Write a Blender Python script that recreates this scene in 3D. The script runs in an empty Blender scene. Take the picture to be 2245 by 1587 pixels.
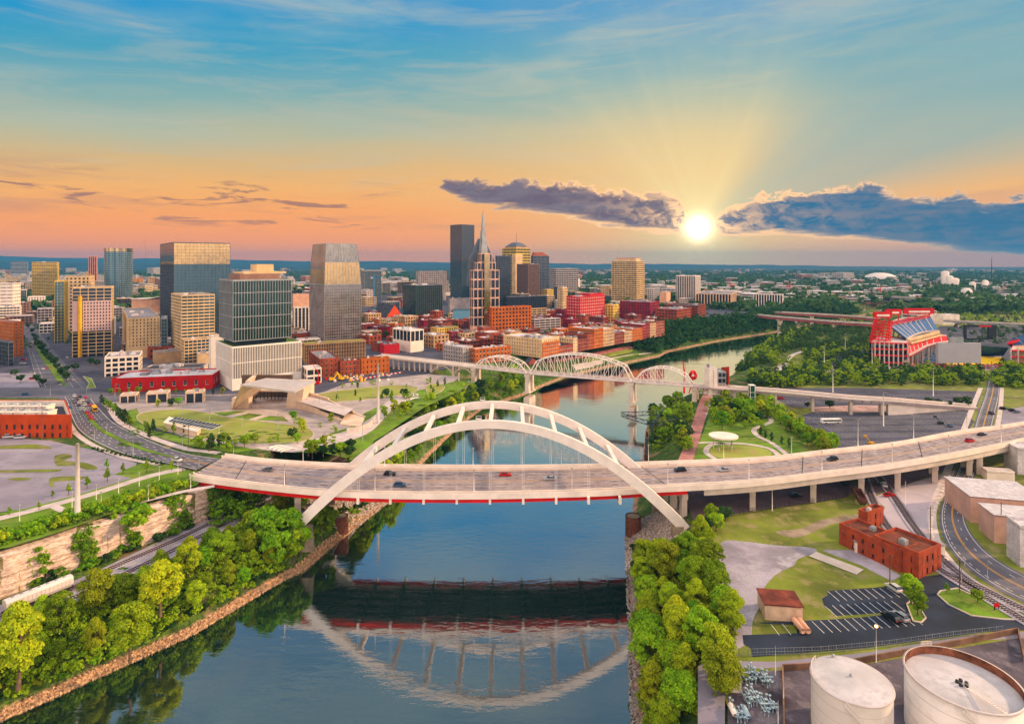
import bpy, bmesh, math, random
from mathutils import Vector, Matrix, noise
R = random.Random(11)
sc = bpy.context.scene
# ---------------------------------------------------------------- camera
F, CX, HY, HC = 1300.0, 1122.5, 575.0, 117.0
cam = bpy.data.objects.new('camera', bpy.data.cameras.new('camera'))
sc.collection.objects.link(cam)
cam.location = (0, 0, HC); cam.rotation_euler = (math.radians(90), 0, 0)
cam.data.sensor_width = 36; cam.data.lens = 36 * F / 2245
cam.data.shift_y = -(793.5 - HY) / 2245
cam.data.clip_start = 1; cam.data.clip_end = 60000
sc.camera = cam
# ---------------------------------------------------------------- exposure
sc.view_settings.view_transform = 'Standard'; sc.view_settings.look = 'None'
sc.view_settings.exposure = 0.0; sc.view_settings.gamma = 1
# ---------------------------------------------------------------- sun
SUN_AZ, SUN_EL = 80, 22
sl = bpy.data.lights.new('sun', 'SUN'); sl.energy = 5.0; sl.angle = math.radians(3); sl.color = (1, .66, .36)
so = bpy.data.objects.new('sun', sl); sc.collection.objects.link(so)
d = Vector((math.sin(math.radians(SUN_AZ)) * math.cos(math.radians(SUN_EL)), math.cos(math.radians(SUN_AZ)) * math.cos(math.radians(SUN_EL)), math.sin(math.radians(SUN_EL))))
so.rotation_euler = d.to_track_quat('Z', 'Y').to_euler(); so.location = d * 500
sc.cycles.max_bounces = 6; sc.cycles.diffuse_bounces = 2; sc.cycles.glossy_bounces = 3
sc.cycles.transparent_max_bounces = 8; sc.cycles.volume_bounces = 0
sc.cycles.use_denoising = True
# ---------------------------------------------------------------- node expression helper
def lin(c):
    f = lambda v: ((v / 255) / 12.92 if v / 255 <= .04045 else ((v / 255 + .055) / 1.055) ** 2.4)
    return (f(c[0]), f(c[1]), f(c[2]), 1)
class E:
    nt = None
    def __init__(s, k): s.k = k
    @staticmethod
    def m(op, *a):
        n = E.nt.nodes.new('ShaderNodeMath'); n.operation = op
        for i, v in enumerate(a):
            if isinstance(v, E): E.nt.links.new(v.k, n.inputs[i])
            else: n.inputs[i].default_value = v
        return E(n.outputs[0])
    def __add__(s, o): return E.m('ADD', s, o)
    __radd__ = __add__
    def __sub__(s, o): return E.m('SUBTRACT', s, o)
    def __rsub__(s, o): return E.m('SUBTRACT', o, s)
    def __mul__(s, o): return E.m('MULTIPLY', s, o)
    __rmul__ = __mul__
    def __truediv__(s, o): return E.m('DIVIDE', s, o)
def sstep(x, a, b):
    n = E.nt.nodes.new('ShaderNodeMapRange'); n.interpolation_type = 'SMOOTHSTEP'
    n.inputs[1].default_value = a; n.inputs[2].default_value = b
    E.nt.links.new(x.k, n.inputs[0]); return E(n.outputs[0])
def mixc(f, a, b, mode='MIX'):
    n = E.nt.nodes.new('ShaderNodeMix'); n.data_type = 'RGBA'; n.blend_type = mode
    for i, v in ((0, f), (6, a), (7, b)):
        if isinstance(v, E): E.nt.links.new(v.k, n.inputs[i])
        else: n.inputs[i].default_value = v
    return E(n.outputs[2])
def comb(x, y, z):
    n = E.nt.nodes.new('ShaderNodeCombineXYZ')
    for i, v in enumerate((x, y, z)):
        if isinstance(v, E): E.nt.links.new(v.k, n.inputs[i])
        else: n.inputs[i].default_value = v
    return E(n.outputs[0])
def tnoise(vec, scale, detail=3, rough=.5, dist=0):
    n = E.nt.nodes.new('ShaderNodeTexNoise')
    n.inputs['Scale'].default_value = scale; n.inputs['Detail'].default_value = detail
    n.inputs['Roughness'].default_value = rough; n.inputs['Distortion'].default_value = dist
    if vec is not None: E.nt.links.new(vec.k, n.inputs['Vector'])
    return E(n.outputs[0])
def ramp(x, stops):
    n = E.nt.nodes.new('ShaderNodeValToRGB'); cr = n.color_ramp
    while len(cr.elements) < len(stops): cr.elements.new(1)
    for e, (p, c) in zip(cr.elements, stops): e.position = p; e.color = c if len(c) == 4 else lin(c)
    E.nt.links.new(x.k, n.inputs[0]); return E(n.outputs[0])
def fcurve(x, pts):      # x 0..1 -> piecewise curve
    n = E.nt.nodes.new('ShaderNodeFloatCurve'); c = n.mapping.curves[0]
    n.mapping.use_clip = False
    while len(c.points) < len(pts): c.points.new(.5, .5)
    for p, (a, b) in zip(c.points, pts): p.location = (a, b); p.handle_type = 'AUTO'
    n.mapping.update(); E.nt.links.new(x.k, n.inputs['Value']); return E(n.outputs[0])
# ---------------------------------------------------------------- world: evening sky
w = bpy.data.worlds.new('World'); sc.world = w; w.use_nodes = True
nt = E.nt = w.node_tree; nt.nodes.clear()
tc = nt.nodes.new('ShaderNodeTexCoord'); sx = nt.nodes.new('ShaderNodeSeparateXYZ')
nt.links.new(tc.outputs['Generated'], sx.inputs[0])
dx, dy, dz = (E(o) for o in sx.outputs)
az = E.m('ARCTAN2', dx, dy) * 57.2958; el = E.m('ARCSINE', dz) * 57.2958
def P2A(px, py):
    u = (px - CX) / F; v = (HY - py) / F; a = math.atan(u); return math.degrees(a), math.degrees(math.atan(v * math.cos(a)))
wv = comb(az * .05, el * .3, 0.0)
wisp = tnoise(wv, 1.1, 5, .55, .6)
elw = el * (1 + az * az * .00012 * (1 - sstep(dy * -1.0, -.3, 0))); ele = elw + (wisp - .5) * 2.6 * sstep(el, 1, 8)
grad = ramp(ele * (1 / 60), [(0, (1.25, .35, .11, 1)), (.035, (1.2, .36, .09, 1)), (.075, (1.1, .39, .085, 1)), (.115, (.99, .47, .12, 1)), (.155, (224, 184, 122)),
    (.2, (184, 187, 156)), (.25, (134, 176, 174)), (.32, (66, 160, 190)), (.385, (14, 148, 204)), (.42, (44, 146, 200)), (.46, (104, 150, 194)), (.56, (100, 138, 168)), (.72, (88, 128, 152)), (1, (100, 130, 150))])
# left-hand grey-blue and pale veil patches
veil = sstep(tnoise(comb(az * .022, el * .1, 3.0), 1.6, 4, .6, .4), .44, .68) * sstep(el, 8, 15)
grad = mixc(veil * .5, grad, lin((178, 196, 188)))
stk = sstep(tnoise(comb(az * .03 + el * .02, el * .22 - az * .01, 13.0), 2.2, 6, .62, .8), .46, .66) * sstep(el, 5, 9); grad = mixc(stk * .3, grad, lin((196, 190, 170)))
low = sstep(tnoise(comb(az * .05, el * .5, 9.0), 1.4, 5, .6, .3), .5, .7) * sstep(el, 1.5, 4) * (1 - sstep(el, 6.5, 9.5))
grad = mixc(low * .35, grad, lin((176, 122, 120)))
rpink = sstep(az, 10, 30) * (1 - sstep(el, 2, 6)); grad = mixc(rpink * .6, grad, lin((238, 168, 158)))
# sun glow and rays
SA, SE = P2A(1531, 500)
ax = (az - SA) ; ey = (el - SE)
dd = E.m('SQRT', ax * ax + ey * ey)
phi = E.m('ARCTAN2', ax, ey)
rays = tnoise(comb(phi * 1.0, 0.0, 0.0), 3.4, 3, .6)
up = E.m('COSINE', phi - .02)
cone = sstep(up, .1, 1.0)
glow = E.m('EXPONENT', dd * -.095) * (.3 + rays * .95) * (.72 + cone * .32) * sstep(dd, 0, 1)
warm = E.m('EXPONENT', dd * -.06) * (1 - sstep(el, 9, 17)); grad = mixc(warm * .75, grad, (.98, .50, .17, 1))
grad = mixc(E.m('MINIMUM', glow * 1.25, .85), grad, lin((250, 226, 165)))
rr = sstep(phi, .4, 1.0) * (1 - sstep(phi, 1.25, 1.5)) * (1 - sstep(dd, 26, 40))
grad = mixc(rr * (.25 + rays * .7), grad, lin((128, 172, 178)))
g2 = E.m('EXPONENT', dd * -.24) * (.7 + .6 * rays)
grad = mixc(E.m('MINIMUM', g2 * 1.15, 1.0), grad, (1.0, .76, .30, 1))
# cloud banks
A0, A1 = -12.0, 48.0
def crv(pts, x):
    q = [P2A(a, b) for a, b in pts]
    return fcurve(x, [((a - A0) / (A1 - A0), b / 12) for a, b in q]) * 12
cx_ = (az - A0) * (1 / (A1 - A0))
top = crv([(900, 470), (955, 425), (985, 398), (1060, 404), (1180, 402), (1300, 420), (1400, 432), (1470, 440), (1498, 472), (1540, 560), (1575, 488), (1640, 455), (1720, 432), (1800, 424), (1890, 408), (1945, 425), (2010, 440), (2110, 432), (2170, 455), (2245, 438), (2420, 420)], cx_)
bot = crv([(900, 380), (950, 400), (1000, 428), (1100, 452), (1200, 462), (1300, 484), (1400, 495), (1480, 492), (1510, 480), (1540, 400), (1572, 486), (1620, 500), (1750, 514), (1900, 520), (2050, 536), (2245, 560), (2420, 575)], cx_)
cn = tnoise(comb(az * .4, el * .8, 0.0), 1.3, 9, .68, .6) - .5
cn2 = tnoise(comb(az * .12, el * .9, 4.0), 1.8, 5, .55, .2) - .5
inn = .32 + E.m('EXPONENT', dd * -.35) * 1.6 + E.m('MINIMUM', top + cn * 3.4 - el, el - bot + cn2 * 1.8 + cn * .8)
cm = sstep(inn, -.05, .22)
body = mixc(sstep(az, 14, 27), lin((112, 92, 108)), lin((26, 104, 146)))
body = mixc(sstep(cn + cn2 * 1.5, -.25, .35) * .55, body, lin((140, 128, 138)))
near = E.m('EXPONENT', dd * -.1)
body = mixc(E.m('MINIMUM', sstep(cn, -.08, .12) * E.m('EXPONENT', dd * -.3) * 2.2, 1.0), body, (1.3, .75, .35, 1))
rim = (1 - sstep(inn, .1, .75)) * near * 2.4 + .35 * (1 - sstep(inn, .05, .35))
body = mixc(E.m('MINIMUM', rim, 1.0), body, (1.25, .72, .33, 1))
sky = mixc(cm, grad, body)
# small wisps low at the left
w3 = sstep(tnoise(comb(az * .09, el * .7, 20.0), 1.5, 7, .62, .6), .54, .62) * (1 - sstep(az, -16, -9)) * sstep(el, 2.5, 4) * (1 - sstep(el, 6, 8))
sky = mixc(w3 * .8, sky, lin((160, 108, 98)))
disc = E.m('EXPONENT', dd * -.55) * (.75 + rays * .5)
dsk = 1 - sstep(dd, .25, 1.7)
sky = mixc(1.0, sky, mixc(E.m('MINIMUM', E.m('EXPONENT', dd * dd * -1.1) * 1.0 + E.m('EXPONENT', dd * -.75) * (.16 + rays * .12), 1.0), (0, 0, 0, 1), (3.6, 2.9, 1.8, 1)), 'ADD')
# unseen dome behind and overhead: extra brightness added to fill ground and facades
back = sstep(dy * -1.0, -.15, .5)
bn = sstep(tnoise(comb(dx * 1.4, dy * 1.4, dz * 3.0), 1.6, 5, .6, .5), .4, .62)
bsky = mixc(bn, (.75, .72, .85, 1), (3.0, 2.25, 1.6, 1))
hi = sstep(el, 42, 75)
sky = mixc(back, sky, bsky)
sky = mixc(hi, sky, (1.7, 1.58, 1.6, 1))
sky = mixc(1 - sstep(el, -9, -2), sky, (.2, .2, .2, 1))
st = nt.nodes.new('ShaderNodeTexSky'); st.sky_type = 'NISHITA'; st.sun_disc = False
st.sun_elevation = math.radians(SUN_EL); st.sun_rotation = math.radians(SUN_AZ)
sky = mixc(.05, sky, E(st.outputs[0]), 'ADD') if False else sky
bg0 = nt.nodes.new('ShaderNodeBackground'); nt.links.new(st.outputs[0], bg0.inputs[0]); bg0.inputs[1].default_value = .004
bg = nt.nodes.new('ShaderNodeBackground'); nt.links.new(sky.k, bg.inputs[0]); bg.inputs[1].default_value = 1.0
ad = nt.nodes.new('ShaderNodeAddShader'); wo = nt.nodes.new('ShaderNodeOutputWorld')
nt.links.new(bg0.outputs[0], ad.inputs[0]); nt.links.new(bg.outputs[0], ad.inputs[1]); nt.links.new(ad.outputs[0], wo.inputs[0])
w.cycles.sampling_method = 'MANUAL'; w.cycles.sample_map_resolution = 1024
# ---------------------------------------------------------------- ground heights
def interp(t, x):
    if x <= t[0][0]: a, b = t[0], t[1]
    elif x >= t[-1][0]: a, b = t[-2], t[-1]
    else:
        for a, b in zip(t, t[1:]):
            if x <= b[0]: break
    return a[1] + (b[1] - a[1]) * (x - a[0]) / (b[0] - a[0]), (b[1] - a[1]) / (b[0] - a[0])
LE = [(60, -215), (152, -131), (187, -101), (215, -87), (228, -79), (240, -76.5), (290, -61), (358, -50), (420, -38), (475, -23), (524, 11), (566, 32), (608, 55), (679, 123), (742, 185), (778, 208), (874, 302), (988, 439), (1064, 518), (1170, 637), (1408, 875), (1568, 1058), (1975, 1705), (3000, 3400)]
RE = [(60, 18), (150, 31), (184, 37), (251, 49), (300, 62), (358, 79), (417, 94), (470, 118), (499, 137), (560, 186), (596, 219), (700, 272), (800, 334), (884, 402), (950, 473), (1064, 601), (1217, 746), (1421, 960), (1789, 1545), (3000, 3900)]
CL = [(60, -250), (165, -182), (190.5, -164.5), (206, -154), (224, -142), (244, -130), (262, -121.5), (287, -115), (327, -112), (371, -98), (456, -85), (515, -58), (545, -45), (620, 30), (700, 110), (800, 190), (3000, 3200)]
def sm(x, a, b): t = max(0., min(1., (x - a) / (b - a))); return t * t * (3 - 2 * t)
def zl(y): return 25 - 6 * max(0., min(1., (y - 300) / 150))
ZR = 14.0
def hgt(x, y):
    l, ls = interp(LE, y); r, rs = interp(RE, y)
    dl = (l - x) / math.sqrt(1 + ls * ls); dr = (x - r) / math.sqrt(1 + rs * rs)
    if dl < 0 and dr < 0: return max(-4., max(dl, dr) * .7)
    if dl >= 0:
        if y < 575:
            if 222 < y < 275: dl *= 1 + 1.2 * sm(y, 222, 230) * (1 - sm(y, 262, 275))
            c, cs = interp(CL, y); dc = (c - x) / math.sqrt(1 + cs * cs)
            wdt = 2.5 if y < 290 else 2.5 + (min(y, 330) - 290) * .35
            top_ = sm(dc, 0, wdt); base = min(10, dl * .75)
            return base + (zl(y) - base) * top_
        if y < 590: base = min(10, dl * .6)
        if y < 760: return min(19, 3 * sm(dl, 0, 1.5) + max(0, dl - 14) * .36)
        return min(19, dl * .5)
    return min(ZR, dr * .6)
def P(px, py, z):
    Y = (HC - z) * F / (py - HY); return Vector(((px - CX) / F * Y, Y, z))
def G(px, py, dz=0.0):      # ground point seen at a pixel of the photograph
    z = 19. if px < 1300 else 14.
    if px < 500 and py > 940: z = 25.
    for _ in range(12):
        p = P(px, py, z); z2 = hgt(p.x, p.y); z = z * .4 + z2 * .6
    p = P(px, py, z); p.z += dz; return p
def GL(px, py, dz=0.0):     # left plateau level
    z = 22.
    for _ in range(25):
        p = P(px, py, z); z = z * .5 + zl(p.y) * .5
    p.z = zl(p.y) + dz; return p
def GR(px, py, dz=0.0): p = P(px, py, ZR); p.z += dz; return p
# ---------------------------------------------------------------- tagging and mesh helpers
def tag(o, label=None, cat=None, group=None, kind=None):
    if label: o['label'] = label
    if cat: o['category'] = cat
    if group: o['group'] = group
    if kind: o['kind'] = kind
    return o
def empty(name, loc, label=None, cat=None, group=None, rz=0):
    o = bpy.data.objects.new(name, None); sc.collection.objects.link(o); o.location = loc; o.rotation_euler.z = rz
    return tag(o, label, cat, group)
class MB:
    def __init__(s): s.v = []; s.f = []; s.m = []; s.sm = []; s.n = 0
    def add(s, vs, fs, m=0, smooth=False):
        b = len(s.v); s.v += [tuple(v) for v in vs]; s.f += [[b + i for i in f] for f in fs]
        s.m += [m] * len(fs); s.sm += [smooth] * len(fs); return s
    def quad(s, a, b, c, d_, m=0): return s.add([a, b, c, d_], [(0, 1, 2, 3)], m)
    def box(s, c, sz, rz=0, m=0, tp=1.0):    # c = centre of the base
        ca, sa = math.cos(rz), math.sin(rz); hx, hy, h = sz[0] / 2, sz[1] / 2, sz[2]; vs = []
        for z, k in ((0, 1), (h, tp)):
            for x, y in ((-hx, -hy), (hx, -hy), (hx, hy), (-hx, hy)):
                x *= k; y *= k; vs.append((c[0] + x * ca - y * sa, c[1] + x * sa + y * ca, c[2] + z))
        return s.add(vs, [(3, 2, 1, 0), (4, 5, 6, 7), (0, 1, 5, 4), (1, 2, 6, 5), (2, 3, 7, 6), (3, 0, 4, 7)], m)
    def prism(s, poly, z0, z1, m=0, top=None):
        n = len(poly); t = top or poly
        vs = [(p[0], p[1], z0) for p in poly] + [(p[0], p[1], z1) for p in t]
        return s.add(vs, [list(range(n))[::-1], list(range(n, 2 * n))] + [(i, (i + 1) % n, n + (i + 1) % n, n + i) for i in range(n)], m)
    def ring(s, poly, inset, z0, z1, m=0):
        inn_ = offset(poly, -inset); n = len(poly)
        vs = [(p[0], p[1], z) for z in (z0, z1) for p in poly] + [(p[0], p[1], z) for z in (z0, z1) for p in inn_]
        fs = []
        for i in range(n):
            j = (i + 1) % n
            fs += [(i, j, n + j, n + i), (2 * n + j, 2 * n + i, 3 * n + i, 3 * n + j), (n + i, n + j, 3 * n + j, 3 * n + i), (j, i, 2 * n + i, 2 * n + j)]
        return s.add(vs, fs, m)
    def tube(s, pts, r, n=6, m=0, smooth=True, cap=True):
        pts = [Vector(p) for p in pts]; rs = r if isinstance(r, (list, tuple)) else [r] * len(pts); vs = []
        for i, p in enumerate(pts):
            t = (pts[min(i + 1, len(pts) - 1)] - pts[max(i - 1, 0)]).normalized()
            u = t.cross(Vector((0, 0, 1)) if abs(t.z) < .95 else Vector((1, 0, 0))).normalized(); v = t.cross(u)
            for k in range(n):
                a = 2 * math.pi * k / n + (math.pi / 4 if n == 4 else 0); vs.append(p + (u * math.cos(a) + v * math.sin(a)) * rs[i])
        fs = [(i * n + k, i * n + (k + 1) % n, (i + 1) * n + (k + 1) % n, (i + 1) * n + k) for i in range(len(pts) - 1) for k in range(n)]
        if cap: fs += [list(range(n)), list(range((len(pts) - 1) * n, len(pts) * n))[::-1]]
        return s.add(vs, fs, m, smooth and n > 4)
    def bar(s, a, b, w_, h_, m=0, upv=(0, 0, 1)):   # rectangular bar
        a, b = Vector(a), Vector(b); t = (b - a).normalized(); u = t.cross(Vector(upv))
        if u.length < 1e-3: u = t.cross(Vector((1, 0, 0)))
        u.normalize(); v = u.cross(t).normalized(); vs = []
        for p in (a, b):
            for x, y in ((-1, -1), (1, -1), (1, 1), (-1, 1)): vs.append(p + u * x * w_ / 2 + v * y * h_ / 2)
        return s.add(vs, [(3, 2, 1, 0), (4, 5, 6, 7), (0, 1, 5, 4), (1, 2, 6, 5), (2, 3, 7, 6), (3, 0, 4, 7)], m)
    def lathe(s, prof, c=(0, 0, 0), n=32, m=0, smooth=True):
        vs = [(c[0] + r_ * math.cos(2 * math.pi * k / n), c[1] + r_ * math.sin(2 * math.pi * k / n), c[2] + z) for r_, z in prof for k in range(n)]
        fs = [(i * n + k, i * n + (k + 1) % n, (i + 1) * n + (k + 1) % n, (i + 1) * n + k) for i in range(len(prof) - 1) for k in range(n)]
        return s.add(vs, fs, m, smooth)
    def build(s, name, mats, parent=None, loc=None):
        me = bpy.data.meshes.new(name); w_ = woff(parent); o_ = Vector(loc) if loc is not None else w_
        vs = [(v[0] - o_[0], v[1] - o_[1], v[2] - o_[2]) for v in s.v] if o_.length else s.v
        me.from_pydata(vs, [], s.f); ms = mats if isinstance(mats, (list, tuple)) else [mats]
        for q in ms: me.materials.append(q)
        me.polygons.foreach_set('material_index', s.m); me.polygons.foreach_set('use_smooth', s.sm)
        o = bpy.data.objects.new(name, me); sc.collection.objects.link(o)
        o.location = o_ - w_
        if parent is not None: o.parent = parent
        return o
def woff(p):
    r_ = Vector((0, 0, 0))
    while p is not None: r_ = r_ + p.location; p = p.parent
    return r_
def offset(poly, dd_):     # outward offset of a convex counter-clockwise polygon
    n = len(poly); out = []; ar = sum(poly[i][0] * poly[(i + 1) % n][1] - poly[(i + 1) % n][0] * poly[i][1] for i in range(n)); sg = 1 if ar > 0 else -1
    for i in range(n):
        a, b, c = Vector(poly[i - 1][:2]), Vector(poly[i][:2]), Vector(poly[(i + 1) % n][:2])
        e1, e2 = (b - a).normalized(), (c - b).normalized(); n1 = Vector((e1.y, -e1.x)) * sg; n2 = Vector((e2.y, -e2.x)) * sg
        k = (n1 + n2); k = k / max(.2, k.dot(n1)) if k.length > .1 else n1; out.append((b.x + k.x * dd_, b.y + k.y * dd_))
    return out
def copyobj(o, parent=None, name=None):
    c = o.copy(); sc.collection.objects.link(c); c.parent = parent
    if name: c.name = name
    for ch in o.children: copyobj(ch, c)
    return c
# ---------------------------------------------------------------- materials
MC = {}
def mat(name, c, rough=.75, metal=0., var=.18, vs=.15, bump=0., bs=2., c2=None, spec=.3, fine=0., rnd=0., noisecol=None):
    if name in MC: return MC[name]
    lm = sum(c) / 3; c = tuple(max(.004, min(.9, lm + (v - lm) * 1.22)) for v in c)
    m = bpy.data.materials.new(name); m.use_nodes = True; E.nt = n = m.node_tree
    b = n.nodes['Principled BSDF']; b.inputs['Roughness'].default_value = rough; b.inputs['Metallic'].default_value = metal
    b.inputs['Specular IOR Level'].default_value = spec
    g = n.nodes.new('ShaderNodeNewGeometry'); pos = E(g.outputs['Position'])
    col = tuple(c) + (1,)
    k = tnoise(pos, vs, 5, .6)
    dark = tuple(v * (1 - var * 1.6) for v in c) + (1,); lite = tuple(min(1, v * (1 + var * 1.2)) for v in c) + (1,)
    o = mixc(sstep(k, .3, .7), dark, lite)
    if c2: o = mixc(sstep(tnoise(pos, vs * 2.7, 6, .65), .48, .66), o, tuple(c2) + (1,))
    if fine: o = mixc(sstep(tnoise(pos, 2.2, 4, .65), .35, .65) * fine, o, tuple(v * .45 for v in c) + (1,))
    if rnd:
        oi = n.nodes.new('ShaderNodeObjectInfo'); hs = n.nodes.new('ShaderNodeHueSaturation')
        n.links.new((E(oi.outputs['Random']) * rnd + (.5 - rnd * .5)).k, hs.inputs['Hue'])
        n.links.new((E.m('FRACT', E(oi.outputs['Random']) * 7.13) * rnd * 6 + (1 - rnd * 3)).k, hs.inputs['Value'])
        n.links.new(o.k, hs.inputs['Color']); o = E(hs.outputs[0])
    n.links.new(o.k, b.inputs['Base Color'])
    if bump:
        bp = n.nodes.new('ShaderNodeBump'); bp.inputs['Strength'].default_value = bump; bp.inputs['Distance'].default_value = .3
        n.links.new(tnoise(pos, bs, 5, .65).k, bp.inputs['Height']); n.links.new(bp.outputs[0], b.inputs['Normal'])
    MC[name] = m; return m
def foliage(name, ca, cb, cc):
    m = bpy.data.materials.new(name); m.use_nodes = True; E.nt = n = m.node_tree
    b = n.nodes['Principled BSDF']; b.inputs['Roughness'].default_value = .7; b.inputs['Specular IOR Level'].default_value = .15
    g = n.nodes.new('ShaderNodeNewGeometry'); tx = n.nodes.new('ShaderNodeTexCoord'); oi = n.nodes.new('ShaderNodeObjectInfo')
    k = tnoise(E(tx.outputs['Object']), .35, 3, .6); isl = E(g.outputs['Random Per Island'])
    o = mixc(sstep(k, .35, .65), tuple(ca) + (1,), tuple(cb) + (1,)); o = mixc(isl * .75, o, tuple(cc) + (1,))
    hs = n.nodes.new('ShaderNodeHueSaturation'); rn = E(oi.outputs['Random'])
    n.links.new((rn * .045 + .475).k, hs.inputs['Hue']); n.links.new((E.m('FRACT', rn * 9.7) * .7 + .68).k, hs.inputs['Value'])
    n.links.new(o.k, hs.inputs['Color']); n.links.new(hs.outputs[0], b.inputs['Base Color'])
    tr = n.nodes.new('ShaderNodeBsdfTranslucent'); n.links.new(hs.outputs[0], tr.inputs[0]); mx = n.nodes.new('ShaderNodeMixShader')
    mx.inputs[0].default_value = .3; n.links.new(b.outputs[0], mx.inputs[1]); n.links.new(tr.outputs[0], mx.inputs[2])
    n.links.new(mx.outputs[0], n.nodes['Material Output'].inputs[0]); return m
def glass(name, c, rough=.08, fac=.5, lit=0.0):
    m = bpy.data.materials.new(name); m.use_nodes = True; E.nt = n = m.node_tree; b = n.nodes['Principled BSDF']
    g = n.nodes.new('ShaderNodeNewGeometry'); pos = E(g.outputs['Position'])
    s_ = n.nodes.new('ShaderNodeVectorMath'); s_.operation = 'MULTIPLY'; s_.inputs[1].default_value = (.45, .45, .29); n.links.new(pos.k, s_.inputs[0])
    wn = n.nodes.new('ShaderNodeTexWhiteNoise'); fl = n.nodes.new('ShaderNodeVectorMath'); fl.operation = 'FLOOR'
    n.links.new(s_.outputs[0], fl.inputs[0]); n.links.new(fl.outputs[0], wn.inputs['Vector']); wv_ = E(wn.outputs[0])
    o = mixc(wv_ * .35, tuple(v * .8 for v in c) + (1,), tuple(min(1, v * 1.5) for v in c) + (1,))
    n.links.new(o.k, b.inputs['Base Color']); b.inputs['Metallic'].default_value = fac
    n.links.new((wv_ * .06 + rough).k, b.inputs['Roughness']); b.inputs['Specular IOR Level'].default_value = .8
    bp = n.nodes.new('ShaderNodeBump'); bp.inputs['Strength'].default_value = .12; bp.inputs['Distance'].default_value = .5
    n.links.new(tnoise(pos, .08, 2, .5).k, bp.inputs['Height']); n.links.new(bp.outputs[0], b.inputs['Normal'])
    MC[name] = m; return m
asphalt = mat('asphalt', (.13, .125, .15), .9, var=.2, vs=.05, bump=.1, fine=.25, c2=(.17, .16, .18))
asph_new = mat('new asphalt', (.022, .03, .05), .7, var=.35, vs=.06, fine=.3)
asph_dk = mat('dark asphalt', (.07, .07, .10), .85, var=.25, vs=.05, fine=.3, c2=(.10, .095, .12))
lotgrey = mat('worn asphalt', (.30, .27, .32), .9, var=.16, vs=.04, fine=.2, c2=(.24, .22, .27))
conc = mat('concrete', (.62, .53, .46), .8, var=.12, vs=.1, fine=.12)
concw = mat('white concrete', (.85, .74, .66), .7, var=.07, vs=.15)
concs = mat('pale walk', (.58, .5, .48), .85, var=.1, vs=.2, fine=.1)
deckm = mat('deck concrete', (.33, .275, .28), .85, var=.12, vs=.08, fine=.18, c2=(.38, .31, .30))
grass = mat('grass', (.14, .24, .03), .9, var=.3, vs=.07, bump=.4, c2=(.23, .25, .05), fine=.35)
grassd = mat('dry grass', (.17, .2, .04), .9, var=.3, vs=.05, bump=.4, c2=(.3, .25, .1), fine=.35)
lawn = mat('lawn', (.27, .3, .08), .9, var=.15, vs=.05, fine=.12, c2=(.36, .3, .1))
gravel = mat('gravel', (.42, .38, .43), .95, var=.25, vs=.06, bump=.6, bs=3, fine=.45, c2=(.5, .46, .5))
dirt = mat('dirt', (.3, .24, .18), .95, var=.3, vs=.1, fine=.4)
white = mat('white paint', (.82, .78, .74), .6, var=.05)
yellow = mat('yellow paint', (.75, .4, .05), .6, var=.1)
redst = mat('red steel', (.62, .02, .03), .5, var=.12)
steel = mat('grey steel', (.35, .36, .38), .45, .3, var=.1)
darkm = mat('dark metal', (.03, .03, .035), .5, .2, var=.1)
brick = mat('red brick', (.32, .08, .05), .85, var=.25, vs=.12, fine=.35)
brickd = mat('dark brick', (.22, .05, .045), .85, var=.25, vs=.12, fine=.35)
bricko = mat('orange brick', (.48, .14, .05), .85, var=.15, vs=.12, fine=.25)
cream = mat('cream stone', (.66, .47, .29), .8, var=.12, vs=.1)
tan = mat('tan stone', (.48, .31, .19), .8, var=.15, vs=.1)
grystone = mat('grey stone', (.38, .33, .33), .8, var=.15, vs=.1)
roofw = mat('white roof', (.68, .64, .66), .7, var=.15, vs=.2, c2=(.5, .46, .48))
roofd = mat('dark roof', (.05, .05, .065), .8, var=.3, vs=.2)
roofg = mat('grey roof', (.24, .23, .26), .8, var=.25, vs=.2, c2=(.33, .3, .32))
roofbr = mat('brown roof', (.13, .04, .025), .85, var=.3, vs=.3)
gl_dark = glass('dark glass', (.03, .045, .075), .06, .45)
gl_blue = glass('blue glass', (.05, .12, .17), .07, .5)
gl_silver = glass('silver glass', (.36, .33, .30), .06, .8)
gl_gold = glass('sunset gold glass', (.52, .36, .19), .05, .9)  # gold base colour stands in for sunset sky reflected in tower tops
gl_win = glass('window glass', (.035, .045, .06), .1, .3)
# ================================================================ terrain
def lin_(a, b, st):
    n = max(1, round((b - a) / st)); return [a + (b - a) * i / n for i in range(n)]
xs = lin_(-720, -260, 12) + lin_(-260, -190, 4) + lin_(-190, 80, 2.4) + lin_(80, 620, 5) + lin_(620, 1200, 8) + [1200]
ys = lin_(60, 130, 6) + lin_(130, 330, 2.4) + lin_(330, 800, 5) + lin_(800, 1500, 9) + [1500]
ter = MB()
for y in ys:
    for x in xs:
        z = hgt(x, y)
        if z < 9.5 or (y < 330 and -260 < x < -60 and z < 24.5):
            z += noise.noise(Vector((x * .22, y * .22, 0))) * .5 + noise.noise(Vector((x * .6, y * .6, 5))) * .25
        ter.v.append((x, y, z))
nx = len(xs)
ter.f = [[j * nx + i, j * nx + i + 1, (j + 1) * nx + i + 1, (j + 1) * nx + i] for j in range(len(ys) - 1) for i in range(nx - 1)]
ter.m = [0] * len(ter.f); ter.sm = [True] * len(ter.f)
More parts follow.
